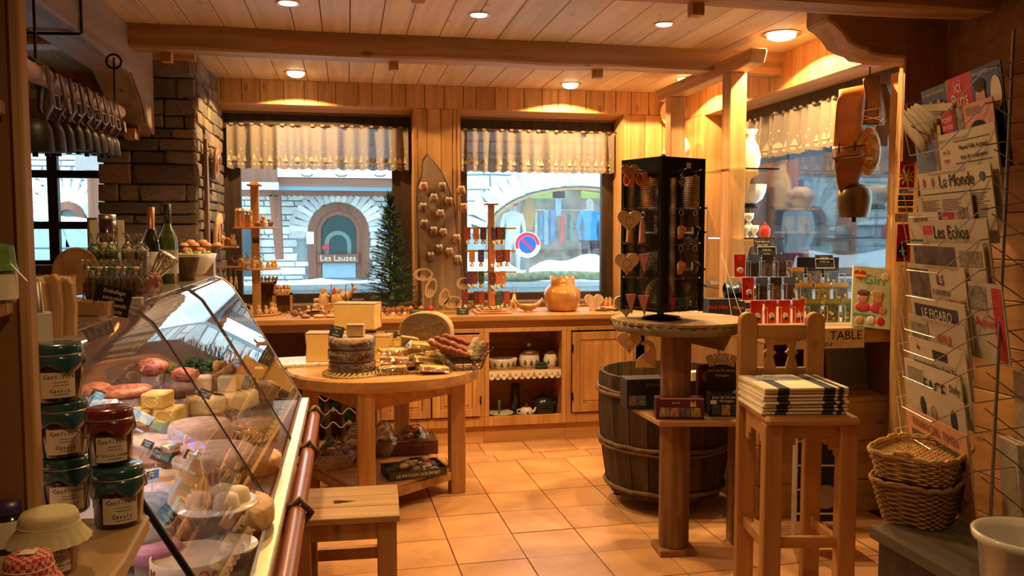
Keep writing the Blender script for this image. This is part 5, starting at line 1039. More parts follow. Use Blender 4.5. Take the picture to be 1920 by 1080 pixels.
# game boxes on the table shelf
NAVYB = pmat('navy card box', (.015, .02, .05), .4, var=.1); PURP = pmat('purple card box', (.10, .015, .04), .4, var=.1)
def photos(t, x0, x1, z0, z1, n, y, cols):
    for i in range(n):
        a = x0+(x1-x0)*i/n; b = a+(x1-x0)/n*.9
        obj('picture_panel', MB().box(a, b, y-.001, y, z0, z1), pmat('box photo %d %s' % (i, str(cols[i % len(cols)])), cols[i % len(cols)], .5, var=.6, scale=70), t)
def gbox(px, pyb, fw, w_, d_, h, m, label, rz=-PSI):
    p = pf(px, pyb, fw); t = thing('card_game_box', label, 'box', (p.x, p.y, SZ+.0015), rz=rz); obj('box_body', MB().box(-w_/2, w_/2, 0, d_, 0, h), m, t, bev=.002); return t
t = gbox(1275, 778, 3.84, .225, .07, .10, PURP, 'purple box of photo playing cards at the front of the shelf', -PSI-.02)
photos(t, -.095, .10, .012, .055, 4, -.0015, [(.35, .3, .2), (.45, .2, .08), (.12, .12, .25), (.4, .28, .1)])
obj('butterfly_print', MB().prism([(.045, .06), (.075, .06), (.07, .09), (.06, .075), (.05, .09)], -.003, -.0015), pmat('yellow butterfly', (.75, .5, .08), .5), t); text('Jeux de', .012, CHALK, t, (-.02, -.002, .078)); obj('pale_edge', MB().box(-.095, .11, -.002, .0, .094, .1), pmat('pinkish edge', (.5, .3, .35), .5), t)
t = gbox(1361, 776, 3.90, .155, .10, .11, BLACK, 'black box of mountain playing cards with raised header', -PSI)
text('Jeux de 54 cartes', .019, CHALK, t, (0, -.002, .092)); text('Montagne', .017, CHALK, t, (.0, -.002, .074), shear=.4); photos(t, -.066, .07, .006, .056, 3, -.0015, [(.05, .09, .12), (.4, .28, .08), (.03, .06, .14)])
hd_ = obj('header_card', MB().prism([(-.07, .11), (.07, .11), (.07, .245), (-.07, .235)], .094, .098), BLACK, t); text('Jeux de 54 cartes', .019, CHALK, hd_, (0, .092, .205)); text('Montagne', .018, CHALK, hd_, (0, .092, .18), shear=.4)
for i in range(4): obj('fanned_card', MB().cb((-.055+.035*i, .09, .265-abs(i-1.5)*.008), (.034, .002, .055), (0, -.35+.22*i, 0)), pmat('fanned card %d' % i, (.5, .46, .38), .6, var=.4, scale=60), t)
obj('price_sticker', MB().box(-.075, -.045, -.003, -.0015, .06, .078), PAPER, t)
t = gbox(1212, 757, 4.06, .20, .12, .15, NAVYB, 'dark navy box of playing cards at the barrel side of the shelf', -PSI+.15); photos(t, -.09, -.0, .02, .07, 2, -.0015, [(.2, .15, .2), (.15, .18, .25)]); text('54 Cartes', .018, pmat('dim gold', (.3, .25, .2)), t, (.03, -.002, .12), shear=.2)
t = gbox(1322, 770, 4.02, .075, .03, .23, pmat('dark red sleeve', (.10, .02, .02), .4, var=.4, scale=30), 'tall dark red card sleeve leaning beside the post', -PSI+.3); obj('picture_panel', MB().ball((0, -.002, .17), (.02, .002, .03)), pmat('tan figure', (.4, .22, .12), .6), t); obj('white_edge', MB().box(.036, .038, -.001, .03, 0, .17), PAPER, t)
# black snack boxes on the counter behind
p = at(1345, 592, Z=1.036)
t = thing('snack_box', 'black display carton with red lettering and barcode on the counter', 'box', (p.x-.03, p.y-.24, 1.036), rz=-PSI+.12); obj('carton', MB().box(-.13, .15, 0, .11, 0, .125), BLACK, t, bev=.003)
text('Red Hot', .035, RED, t, (-.08, -.001, .075), shear=.3); text('Mister', .028, pmat('orange red ink', (.7, .12, .04)), t, (.045, -.001, .07), shear=.3); bc_ = MB(); [bc_.box(.095+i*.0045, .097+i*.0045+.0012*(i % 3 == 0), -.001, 0, .022, .06) for i in range(10)]
obj('barcode_label', MB().box(.09, .145, -.0006, .0001, .018, .064), PAPER, t); obj('barcode', bc_, INK, t)['kind'] = 'stuff'; obj('white_label', MB().box(.085, .147, -.0007, 0, .1, .12), PAPER, t)
t = thing('snack_packet', 'crumpled dark blue snack bag lying on the black carton', 'packet', (p.x+.05, p.y-.19, 1.162), rz=-PSI); obj('bag', MB().grid(12, 8, lambda u, v: (-.09+.18*u, -.05*math.sin(PI*v)*(1), .09*v*(1+.06*math.sin(u*19)))).grid(12, 8, lambda u, v: (-.09+.18*u, .05*math.sin(PI*v), .09*v*(1+.06*math.sin(u*19)))), pmat('dark blue foil', (.03, .06, .12), .3, .3, var=.4), t); text('Mix', .03, pmat('pinkish ink', (.5, .15, .2)), t, (0, -.054, .045), shear=.3)
# ================================================================ NEWS RACK SIDE
RA = pf(1712, 540, 2.5); RB = pf(1866, 540, 2.02); RA.z = RB.z = 0; RXv = (RB-RA).normalized(); RYv = Vector((-RXv.y, RXv.x, 0)); RZ = math.atan2(RXv.y, RXv.x)
def RP(u, off, z): return RA+RXv*u+RYv*off+Vector((0, 0, z))
RW = (RB-RA).length
def rz_of(y, u): # height seen at image row y for position u along the rack
    p = RP(u, 0, 0); return EYE-(y-435)/FPX*p.dot(HF)
nr = thing('newspaper_rack', 'tall wire newspaper rack leaning full of daily papers', 'rack', tuple(RA), rz=RZ)
mb = MB()
for u in (-.01, RW+.01): obj('wire_upright', MB().tube([(u, .10, BZ+.01), (u, .12, 2.0)], .004), STEEL, nr)
obj('wire_upright', MB().tube([(RW+.02, .0, BZ+.03), (RW+.0, .02, 2.03)], .0045), STEEL, nr); obj('wire_upright', MB().tube([(RW+.05, .22, BZ+.02), (RW+.05, .22, 1.98)], .005), STEEL, nr)
tops = [180, 235, 300, 350, 400, 448, 496, 560, 600, 650, 708, 757, 820, 905]
for i, ty in enumerate(tops):
    z = rz_of(ty, .1)-.03
    obj('pocket_wire', MB().tube([(-.015, .12, z+.05), (-.02, -.03-.0, z+.02), (.10, -.06, z-.06), (.30, -.06, z-.06), (RW, -.04, z+.03), (RW+.02, .12, z+.06)], .0018, 5), STEEL, nr)
    obj('side_wire', MB().tube([(RW+.01, -.02, z+.02), (RW+.04, .08, z-.06), (RW+.05, .22, z-.05), (RW+.05, .22, z+.02)], .0017, 5), STEEL, nr)
NP = [pmat('newsprint a', (.68, .60, .45), .85, var=.06), pmat('newsprint b', (.60, .52, .39), .85, var=.06)]
GREYI = pmat('grey newsprint ink', (.18, .16, .14), .9, var=0); TAN = pmat('grey photo print', (.30, .27, .22), .8, var=.5, scale=60); PINKP = pmat('salmon newsprint', (.75, .38, .22), .85, var=.05)
def paper(u0, u1, ytop, h, off, label, m, items, name='newspaper', cat='newspaper', tilt=.15, th=.006, roll=0, fan=0):
    z = rz_of(ytop, (u0+u1)/2); w_ = u1-u0; base = RP((u0+u1)/2, off+tilt*h, z-h*math.cos(tilt))
    t = thing(name, label, cat, tuple(base), rot=(tilt, roll, RZ))
    mb = MB()
    for k in range(4): mb.box(-w_/2+k*.001, w_/2-k*.0012, k*th/4, (k+.8)*th/4, k*.002, h-k*.003*(k % 2))
    obj('pages', mb, m, t)
    for it in items:
        if it[0] == 't': text(it[1], it[2], it[5] if len(it) > 5 else INK, t, (it[3]*w_/2, -.0024, h-it[4]), ext=.0003, sx=it[6] if len(it) > 6 else 1)
        elif it[0] == 'b': obj('picture_panel', MB().box(it[1]*w_/2, it[2]*w_/2, -.0012, -.0004, h-it[4], h-it[3]), it[5], t)
        elif it[0] == 'l': 
            l = MB(); q = random.Random(int(it[3]*1000))
            z_ = h-it[3]
            while z_ > h-it[4]: l.box(it[1]*w_/2, it[1]*w_/2+(it[2]-it[1])*w_/2*q.uniform(.8, 1), -.0008, -.0003, z_-.0022, z_); z_ -= .0055
            obj('column_text', l, GREYI, t)['kind'] = 'stuff'
        elif it[0] == 'o': obj('portrait', MB().prism([(it[1]*w_/2+it[3]*math.cos(a), h-it[2]+it[4]*math.sin(a)) for a in [k*PI/10 for k in range(20)]], -.0018, -.0006), it[5], t)
    return t
DKB = pmat('dark blue cover', (.03, .04, .07), .35, var=.3, scale=20); ORC = pmat('orange cover', (.75, .32, .06), .35, var=.15); SKN = pmat('face print', (.70, .36, .20), .5, var=.15); HAIR = pmat('dark hair print', (.02, .015, .015), .6, var=0); PALEF = pmat('pale face print', (.85, .74, .52), .5, var=.05); YEL = pmat('yellow print', (.85, .65, .08), .5, var=.05); TEAL = pmat('teal print', (.12, .50, .42), .5, var=.05); WP = pmat('white print', (.85, .82, .74), .6, var=0); SKYP = pmat('sky print', (.25, .50, .58), .5, var=.1)
paper(.0, .17, 168, .24, 0.0036, 'dark blue collection magazine with a team photo at the rack top', DKB, [('t', 'LA COLLECTION OFFICIELLE', .011, 0, .018, YEL)]+[('o', -.6+.3*i, .062-.012*(i % 2), .011, .013, SKN) for i in range(5)]+[('b', -.8+.33*i, -.5+.33*i, .075, .13, (RED, DKB, RED, TAN)[i % 4]) for i in range(5)], 'magazine', 'magazine')
paper(.165, .31, 148, .24, 0.0012, 'red headed celebrity magazine in the middle of the top tier', SKYP, [('b', -1, 1, 0, .085, RED), ('b', -1, -.6, 0, .03, YEL), ('t', 'ici', .05, -.05, .028, WP), ('t', 'Paris', .05, .05, .065, WP), ('o', .25, .135, .028, .034, SKN), ('o', .25, .118, .03, .02, pmat('blond print', (.7, .5, .25), .6, var=.1))], 'magazine', 'magazine')
paper(.30, .46, 128, .26, 0.0, 'dark cover with two faces at the near top corner of the rack', DKB, [('t', 'Tout ce bonheur perdu', .014, 0, .014, WP), ('o', -.35, .075, .024, .036, SKN), ('o', -.35, .045, .028, .018, HAIR), ('o', .62, .075, .026, .042, PALEF), ('o', .2, .14, .035, .03, pmat('blue jumper', (.04, .09, .2), .7, var=.1))], 'magazine', 'magazine')
t = paper(-.03, .20, 200, .20, -0.0036, 'folded open newspaper fanning its pages on the second tier', NP[0], [('l', -.2, .9, .02, .15)], roll=.12)
for k in range(5): obj('fanned_page', MB().grid(6, 2, lambda i, j: (-.11+.15*i, -.012-.009*k-.02*math.sin(PI*i), .14+.05*j-.08*i*(.3+.18*k)+.03*math.sin(PI*i))), NP[k % 2], t, solid=.001)
paper(.16, .44, 200, .22, -0.0048, 'royal gossip magazine with orange cover on the second tier', ORC, [('b', -1, -.35, 0, .2, pmat('brown print', (.20, .07, .03), .5, var=.4, scale=30)), ('o', -.75, .035, .036, .036, RED), ('t', 'POINT', .021, -.75, .027, WP), ('t', 'DE VUE', .019, -.75, .048, WP), ('b', -.42, -.1, .0, .07, TAN), ('o', .45, .13, .045, .06, SKN), ('o', .42, .085, .05, .038, HAIR), ('l', .0, .6, .012, .03)], 'magazine', 'magazine')
paper(-.02, .16, 244, .22, -0.006, 'greenish plastic wrapped magazine on the third tier', pmat('olive magazine', (.16, .15, .09), .3, var=.6, scale=25), [('b', -1, 1, 0, .02, YEL), ('b', .45, 1, .02, .2, pmat('ochre spine', (.55, .42, .12), .5, var=.1)), ('t', 'VIN', .03, -.5, .06, GREYI)], 'magazine', 'magazine')
paper(.15, .46, 245, .24, -0.0072, 'satirical weekly newspaper with boxed headlines on the third tier', NP[0], [('t', 'Manuel Valls, le grand', .017, .25, .045), ('t', 'deçu du romantisme', .017, .25, .07), ('b', -.42, .82, .026, .0275, INK), ('b', -.42, .82, .084, .0855, INK), ('t', 'rie du', .018, -.72, .05, RED), ('t', 'pays', .018, -.72, .072, RED), ('t', 'Canard', .050, -.3, .125), ('t', 'enchaîné', .042, -.3, .163), ('l', .35, .8, .11, .18)])
paper(.03, .45, 318, .2, -0.009, 'newspaper with gothic blue black masthead on the fourth tier', NP[0], [('t', 'Le Monde', .050, .12, .032), ('b', -.9, .95, .062, .0635, INK), ('o', -.82, .03, .010, .014, pmat('brick print', (.4, .12, .06), .6)), ('o', -.55, .03, .010, .014, pmat('brick print', (.4, .12, .06))), ('l', -.9, -.1, .07, .15), ('o', .8, .03, .015, .012, DKB), ('l', .1, .9, .07, .15)])
paper(.03, .36, 365, .19, -0.0108, 'newspaper with a red banner on the fifth tier', NP[1], [('b', -.8, .35, .05, .085, RED), ('t', 'Libération', .03, -.2, .067, WP), ('l', -.8, -.1, .015, .045), ('l', 0, .7, .015, .045), ('b', .5, .85, .04, .09, TAN)])
paper(-.03, .18, 398, .19, -0.0132, 'small folded business paper sticking out on the far side of the sixth tier', NP[0], [('t', 'Les Echos', .025, -.1, .02), ('b', -.9, .2, .08, .12, pmat('blue print', (.05, .18, .28), .6))])
paper(.07, .45, 412, .19, -0.012, 'business newspaper with large serif masthead on the sixth tier', NP[1], [('t', 'Les Echos', .052, -.05, .035), ('b', -.9, .9, .062, .0635, INK), ('t', 'Pourquoi', .03, -.3, .08), ('b', -.95, -.65, .015, .04, RED)])
paper(.0, .44, 455, .2, -0.0138, 'newspaper with a dark football photo on the seventh tier', NP[1], [('b', -.9, .3, .012, .09, pmat('dark photo print', (.13, .10, .07), .6, var=.5, scale=30)), ('b', .4, .95, .02, .06, TAN), ('b', -.6, -.4, .002, .01, RED)])
paper(.30, .52, 530, .2, -0.006, 'newspaper with red letters at the near edge of the eighth tier', NP[1], [('b', -.8, .3, .01, .07, TAN), ('t', 'Aujourd', .035, .2, .10, RED), ('b', .55, .95, .01, .19, RED)])
paper(-.01, .35, 498, .22, -0.0156, 'sports newspaper with stacked black headlines on the eighth tier', NP[0], [('b', -.95, -.2, .012, .14, pmat('green photo print', (.16, .14, .07), .6, var=.5, scale=30)), ('t', 'ILS', .04, .2, .04), ('t', 'Y CROIENT', .022, .2, .075), ('t', 'L’EQUIPE', .03, .65, .1, RED)])
paper(.02, .36, 562, .2, -0.0156, 'conservative daily with white on navy masthead band', NP[0], [('b', -.85, .75, .02, .07, DKB), ('t', 'LE FIGARO', .040, 0, .045, WP), ('l', -.8, .8, .08, .15)])
paper(.01, .37, 600, .2, -0.0174, 'grey newspaper with red headline below the navy banded daily', NP[1], [('b', -.9, -.3, .02, .09, TAN), ('b', -.25, -.24, .01, .15, INK), ('t', 'APPLE', .034, .3, .05, RED), ('b', -.7, .0, .1, .15, pmat('dark photo print', (.13, .10, .07)))])
paper(.02, .38, 645, .21, -0.0186, 'international daily with gothic masthead in the lower rack', NP[0], [('t', 'International New York Times', .024, 0, .07), ('b', -.1, .4, .02, .045, INK), ('t', 'fin', .02, -.6, .025), ('l', -.9, .9, .09, .17)])
paper(-.0, .36, 690, .22, -0.0204, 'tabloid with huge black headline in the lower rack', NP[0], [('t', 'FACE', .06, .1, .06), ('t', 'SAYS', .06, .1, .115), ('t', 'Daily', .03, .8, .04), ('l', -.9, -.25, .02, .17)])
paper(.01, .39, 735, .22, -0.0216, 'newspaper with dark bird like sketches near the bottom of the rack', NP[1], [('o', -.35, .055, .018, .026, INK), ('o', .0, .065, .02, .022, TAN), ('o', .65, .06, .018, .03, INK), ('l', -.7, .8, .12, .18), ('t', 'The Guardian', .024, .0, .10)])
paper(.03, .41, 790, .26, -0.0228, 'salmon pink financial newspaper lowest in the rack', PINKP, [('t', 'FINANCIAL TIMES', .036, 0, .035, pmat('brown ink', (.25, .08, .04), .8)), ('b', -.85, .9, .06, .10, pmat('green band print', (.12, .11, .06), .6, var=.2)), ('b', -.4, .1, .06, .10, RED), ('l', -.8, .8, .12, .24)])
for k, (yt, of) in enumerate(((210, .10), (330, .12), (455, .12), (570, .10), (700, .08), (830, .05))):
    paper(RW-.06, RW+.03, yt, .26, of, 'grey folded papers bulging from the rear side of the rack, %s' % ('topmost', 'second from the top', 'third from the top', 'third from the bottom', 'second from the bottom', 'lowest')[k], NP[1], [], tilt=.1, th=.035)
# wicker baskets on the bench
bk_ = at(1716, 990, Z=BZ); WK = pmat('golden wicker', (.62, .38, .13), .6, var=.35, scale=45); WK2 = pmat('brown wicker', (.40, .22, .09), .7, var=.3, scale=45)
def wicker(name, label, loc, rz, a0, b0, a1, b1, h, m, lid=False, n=64):
    t = thing(name, label, 'basket', loc, rz=rz); nr_ = int(h/.0062); mb = MB()
    for k in range(nr_):
        f = k/(nr_-1); a = a0+(a1-a0)*f; b = b0+(b1-b0)*f
        mb.tube([(x*(a+.0022*(1 if (i//2+k) % 2 else -1)), y*(b+.0022*(1 if (i//2+k) % 2 else -1)), .004+h*f) for i, (x, y) in enumerate(oval(1, 1, n, 4))], .0031, 4, closed=True)
    o = obj('woven_side', mb, m, t); o['kind'] = 'stuff'
    obj('liner', MB().add([(x*(a0-.004), y*(b0-.004), .002) for x, y in oval(1, 1, 32, 4)]+[(x*(a1-.005), y*(b1-.005), h) for x, y in oval(1, 1, 32, 4)], [(i, (i+1) % 32, 32+(i+1) % 32, 32+i) for i in range(32)]+[tuple(range(31, -1, -1))]), WK2, t)
    for s in (-1, 1): mb = MB().tube([(x*(a1+.004)+s*.0, y*(b1+.004), h+.006+.004*math.sin(i*1.2+s)) for i, (x, y) in enumerate(oval(1, 1, n, 4))], .0042, 6, closed=True); obj('braided_rim', mb, m, t)
    return t
wicker('wicker_basket', 'brown wicker bread basket standing under a second basket', (bk_.x+.055, bk_.y+.06, BZ+.001), .6, .085, .075, .125, .10, .11, WK2)
w2 = wicker('wicker_basket', 'golden wicker basket nested on top, its woven floor facing up', (bk_.x+.055, bk_.y+.06, BZ+.122), .6, .11, .09, .13, .105, .065, WK)
mb = MB()
for i in range(16):
    v = -.095+.19*i/15; L_ = .118*(1-abs(v/.11)**4)**.25
    mb.tube([(-L_+2*L_*j/24, v, .05+.003*(1 if (j+i) % 2 else -1)) for j in range(25)], .0045, 4)
for i in range(9): u = -.1+.2*i/8; mb.tube([(u, -.095+.19*j/8, .05) for j in range(9)], .003, 4)
obj('woven_floor', mb, WK, w2)['kind'] = 'stuff'
for s in (-1, 1): obj('handle', MB().tube([(s*.125, -.03, .07), (s*.14, -.015, .085), (s*.14, .015, .085), (s*.125, .03, .07)], .005, 6), WK, w2)
# white tub and black folder in the near corner
q = at(1925, 1130, Z=BZ)
t = thing('white_tub', 'white glazed tub on the bench in the near corner', 'tub', (q.x, q.y, BZ+.001)); 
obj('tub_body', MB().lathe([(.07, 0), (.085, .02), (.095, .125), (.106, .13), (.108, .145), (.100, .147), (.090, .125), (.08, .02), (.0005, .015)], n=40), WHITE, t)
t = thing('black_folder', 'black folder standing in the white tub', 'folder', (q.x+.02, q.y-.01, BZ+.03), rot=(-.1, .35, -PSI-.3)); obj('folder_cover', MB().box(-.05, .05, -.008, .0, 0, .24), BLACK, t, bev=.002); obj('folder_sheets', MB().box(-.045, .045, .001, .006, .005, .225), BLACK, t)
# ---------------------------------------------------------------- racks of booklets on the counter
def wrack(label, px0, py0, fw, tiers, n, w_, hb, dx, dz, dy, books, seed):
    p = at(px0, py0, Z=1.036); t = thing('booklet_rack', label, 'rack', (p.x, p.y, 1.036), rz=-.03)
    for k in range(tiers):
        z = .012+dz*k; y = dy*k; x0 = -dx*k
        obj('tier_wire', MB().tube([(x0-.01, y, z), (x0+n*w_, y, z)], .0022, 5).tube([(x0-.01, y+.03, z), (x0+n*w_, y+.03, z)], .0022, 5), WPAINT, t)
        for i in range(n):
            a, b = x0+i*w_, x0+(i+1)*w_; g = w_*.28; hh = hb*.72
            obj('pocket_loop', MB().tube([(b-g, y-.012, z), (b-g, y-.012, z+hh), (b+g*.3, y-.012, z+hh), (b+g*.3, y-.012, z)], .0022, 5), WPAINT, t)
            c, lb, kind = books[k][i]
            base = Vector((p.x, p.y, 1.036))+Matrix.Rotation(-.03, 3, 'Z')@Vector((a+w_*.5-g*.2, y+.004, z+.002))
            bt_ = thing('booklet', lb, 'book', tuple(base), rot=(-.08, jit(.02), -.03)); q = random.Random(k*7+i+seed)
            hw = w_*.42; obj('cover', MB().box(-hw, hw, 0, .006, 0, hb), pmat('booklet '+str(c), c, .3, var=.25, scale=30, coat=.3), bt_)
            if kind == 'red':
                obj('round_figure', MB().ball((.1*hw, -.001, hb*.33), (hw*.5, .002, hw*.55)), WP, bt_); obj('round_figure', MB().ball((.2*hw, -.002, hb*.2), (hw*.3, .002, hw*.3)), HAIR, bt_)
            elif kind == 'heart': obj('motif', MB().prism(heart(.3), -.002, 0), pmat('bright red print', (.75, .1, .05), .5), bt_, loc=(0, 0, hb*.8)); obj('round_figure', MB().ball((.0, -.001, hb*.3), (hw*.6, .002, hw*.5)), WP, bt_)
            elif kind == 'flower':
                obj('title_band', MB().box(-hw, hw, -.001, 0, hb*.82, hb), pmat('band', (.85, .42, .04), .5, var=0) if 'orange' in lb else pmat('band green', (.42, .45, .06), .5, var=0) if 'green' in lb else DKB, bt_)
                obj('photo', MB().box(-hw*.95, hw*.95, -.001, 0, .01, hb*.78), pmat('flower photo %d' % (k*3+i), [(.12, .2, .28), (.10, .14, .08), (.15, .3, .3), (.35, .32, .06), (.2, .2, .14), (.25, .2, .18)][(k*2+i) % 6], .5, var=.6, scale=50), bt_)
                for j in range(4): obj('flower_print', MB().ball((q.uniform(-.6, .6)*hw, -.002, q.uniform(.1, .5)*hb), (hw*.22, .0015, hw*.2)), (YEL, WP, ORC, RED)[(j+i) % 4], bt_)
            else:
                obj('photo', MB().box(-hw*.95, hw*.95, -.001, 0, hb*.05, hb*.6), pmat('booklet photo %d' % (k*4+i+seed), [(.10, .08, .04), (.05, .05, .06), (.2, .16, .12), (.12, .08, .06)][i % 4], .4, var=.7, scale=60), bt_); obj('photo', MB().box(-hw*.95, hw*.95, -.001, 0, hb*.62, hb*.98), pmat('booklet sky %s' % i, [(.12, .12, .03), (.12, .22, .42), (.05, .06, .03), (.15, .2, .4)][i % 4], .4, var=.3, scale=20), bt_)
    for x in (-.03, n*w_+.0): obj('side_frame', MB().tube([(x, -.01, .0), (x-dx*tiers*.5, .02, hb*.9), (x-dx*tiers, dy*tiers, dz*tiers+.02)], .0018).tube([(x, -.01, .0), (x, dy*tiers, .0), (x-dx*tiers, dy*tiers, dz*tiers+.02)], .0015), WPAINT, t)
    return t
R1 = (.72, .05, .02)
wrack('white wire rack holding red and dark photo booklets above the chair', 1408, 612, 4.2, 3, 4, .082, .125, .025, .125, .055,
      [[(R1, 'red booklet with kitten figure, lowest tier nearest the black carton', 'red'), (R1, 'red booklet with white figure, lowest tier second', 'red'), (R1, 'red booklet with small doll, lowest tier third', 'red'), (R1, 'red booklet at the lowest tier end', 'red')],
       [(R1, 'red booklet with pale apple, middle tier', 'red'), ((.06, .07, .1), 'dark booklet with skis photo, middle tier', 'x'), ((.18, .14, .12), 'grey booklet with cat photo, middle tier', 'x'), ((.10, .06, .08), 'dark purple booklet, middle tier end', 'x')],
       [(R1, 'red booklet with heart and cow, top tier', 'heart'), ((.10, .10, .03), 'olive green booklet, top tier', 'x'), ((.10, .16, .3), 'blue sky booklet, top tier', 'x'), ((.06, .06, .03), 'dark forest booklet, top tier end', 'x')]], 1)
OB = (.3, .35, .3)
wrack('white wire rack of flower and mountain guide booklets beside the magazines', 1512, 610, 4.2, 3, 3, .108, .13, .012, .085, .075,
      [[(OB, 'green banded guide with thistle, lowest tier', 'flower'), (OB, 'green banded yellow guide, lowest tier middle', 'flower'), (OB, 'green banded guide with red flowers, lowest tier end', 'flower')],
       [(OB, 'orange banded guide with sun, middle tier', 'flower'), (OB, 'orange banded guide with edelweiss, middle tier', 'flower'), (OB, 'orange banded guide with lake, middle tier end', 'flower')],
       [(OB, 'orange banded guide, top tier', 'flower'), (OB, 'blue guide of white daisies, top tier middle', 'flower'), (OB, 'blue guide of pale daisies, top tier end', 'flower')]], 11)
t = slate(pf(1431, 474, 4.75), .10, .08, ['Tout dans ces', 'bacs 5.90', 'la pièce'], 'white lettered slate card above the red booklets', sz=.015); obj('holder_rod', MB().tube([(0, .004, .01), (0, .13, -.385)], .002, 5), WPAINT, t)
t = slate(pf(1434, 478, 4.72)+Vector((0, -.03, -.015)), .10, .06, ['5.50 frs', 'le lot'], 'second slate card in a pale frame above the booklets', sz=.017)
obj('pale_frame', MB().tube([(-.052, -.002, -.002), (.052, -.002, -.002), (.052, -.002, .063), (-.052, -.002, .063)], .002, 4, closed=True), WPAINT, t)
t = thing('slate_board', 'large blank black slate behind the flower guides', 'board', tuple(pf(1533, 520, 4.78)), rz=-PSI); obj('slate', MB().box(-.12, .12, 0, .004, 0, .115), BLACK, t)
t = slate(pf(1547, 502, 4.66), .10, .075, ['Livres', '9.95 frs'], 'small framed slate card clipped over the flower guides', sz=.018); obj('pale_frame', MB().tube([(-.052, -.002, -.002), (.052, -.002, -.002), (.052, -.002, .05), (-.052, -.002, .05)], .002, 4, closed=True), WPAINT, t)
# girls' magazine stack
p = at(1655, 617, Z=1.036)+Vector((-.02, .06, 0))
for k in range(6):
    t = thing('magazine', 'girls’ magazine with two smiling faces, front of the leaning stack' if k == 0 else 'magazine in the leaning stack, %s behind the girls’ magazine' % ('', 'first', 'second', 'third', 'fourth', 'last')[k], 'magazine', (p.x-.01+.012*k, p.y+.0+.020*k, 1.037), rot=(-.30, .10, -PSI-.10), group='leaning magazines')
    obj('cover', MB().box(-.10, .10, 0, .004, 0, .335), pmat('mint cover', (.62, .74, .55), .3, var=.06, coat=.4), t); obj('pages', MB().box(-.097, .098, .004, .014, .002, .332), NP[0], t)
    if k == 0:
        text('Girl', .075, TEAL, t, (.01, -.001, .265)); obj('heart_print', MB().prism(heart(.55), -.002, 0), RED, t, loc=(-.065, 0, .29)); obj('band_print', MB().box(-.095, -.03, -.003, -.002, .275, .29), YEL, t)
        for s, c in ((-.045, pmat('plum hat', (.18, .08, .12), .8)), (.03, pmat('blond print', (.7, .5, .25)))):
            obj('portrait', MB().ball((s, -.001, .165), (.03, .002, .036)), SKN, t); obj('hat', MB().ball((s, -.002, .19), (.034, .002, .02)), c, t); obj('jacket_print', MB().ball((s, 0, .11), (.042, .002, .03)), pmat('rose print', (.6, .1, .15), .5), t)
        obj('teal_band', MB().box(-.095, .02, -.001, 0, .06, .075), TEAL, t)
        for x, z, c in ((-.06, .035, SKN), (.0, .04, PALEF), (.06, .10, SKN), (.05, .04, RED), (.07, .29, PALEF)): obj('small_photo', MB().ball((x, -.001, z), (.022, .002, .024)), c, t)
# ---------------------------------------------------------------- cow bell with collar
F_ = 4.62; bp = pf(1600, 345, F_); S = F_/FPX
t = thing('cow_bell', 'large cow bell hanging on a wide tan leather collar before the window', 'bell', tuple(bp), rz=-PSI)
def lx(px): return (px-1600)*S
def lz(py): return (345-py)*S
def strap(pts, y, th, m, name, bevel=.003): return obj(name, MB().prism([(lx(a), lz(b)) for a, b in pts], y, y+th), m, t, bev=bevel)
mb = MB().grid(8, 16, lambda i, j: (lx(1566+52*i-6*(1-j)*1+ (6 if j > .8 else 0)*(j-.8)*5), .045*math.sin(min(1, (1-j)*3)*PI/2)-.05+(0 if j < .85 else (j-.85)*.5), lz(282-112*j-10*i*(j))))
obj('wide_strap', mb, LEATH, t, solid=.008)
mb = MB().grid(8, 10, lambda i, j: (lx(1556+54*i+(3 if j > .5 else 0)*j-10*(j-.4)*(i-.5)*0+ (14*(j**3))*(1-2*i)), -.02-.035*math.sin(PI*min(1, j*1.2)), lz(278+82*j-4*i)))
obj('folded_flap', mb, pmat('brown leather flap', (.26, .10, .04), .45, var=.15, scale=18), t, solid=.008)
mb = MB().grid(5, 14, lambda i, j: (lx(1608+30*i+4*math.sin(j*PI)), -.03-.02*math.cos(j*PI/2), lz(238-85*j-6*i*j))); obj('narrow_strap', mb, pmat('mid brown strap', (.16, .07, .035), .4, var=.15, scale=18), t, solid=.007)
mb = MB().grid(3, 14, lambda i, j: (lx(1640+12*j+16*math.sin(j*PI)*.6+16*i), .03-.02*i, lz(160+95*j))); obj('rear_strap', mb, LEATHD, t, solid=.008)
obj('buckle', MB().tube([(lx(1553), -.06, lz(283)), (lx(1612), -.06, lz(275)), (lx(1612), -.06, lz(292)), (lx(1553), -.06, lz(300))], .004, 6, closed=True).tube([(lx(1563), -.064, lz(290)), (lx(1563), -.064, lz(272))], .005).tube([(lx(1592), -.064, lz(286)), (lx(1592), -.064, lz(268))], .005), IRON, t)
obj('buckle', MB().tube([(lx(1604), -.06, lz(214)), (lx(1636), -.06, lz(208)), (lx(1636), -.06, lz(224)), (lx(1604), -.06, lz(230))], .003, 6, closed=True).tube([(lx(1604), -.06, lz(222)), (lx(1650), -.055, lz(232))], .003), BRASS, t)
obj('tooled_pad', MB().ball((lx(1626), -.01, lz(285)), (lx(1648)-lx(1626), .03, lz(240)-lz(285)), 24, 12), pmat('ochre tooled leather', (.40, .23, .07), .5, var=.3, scale=40, bump=.5), t)
for k in (1, .62): obj('stitched_rope', MB().tube([(lx(1624)+.052*k*math.cos(a), -.042+.012*abs(math.cos(a)), lz(287)+.10*k*math.sin(a)) for a in [i*PI/14 for i in range(28)]], .003, 5, closed=True), pmat('pale rope', (.55, .38, .16), .7), t)
obj('pad_label', MB().box(lx(1616), lx(1629), -.046, -.044, lz(302), lz(297)), PAPER, t)
obj('side_pad', MB().box(lx(1638), lx(1663), .0, .02, lz(275), lz(236)), LEATHD, t, bev=.004)
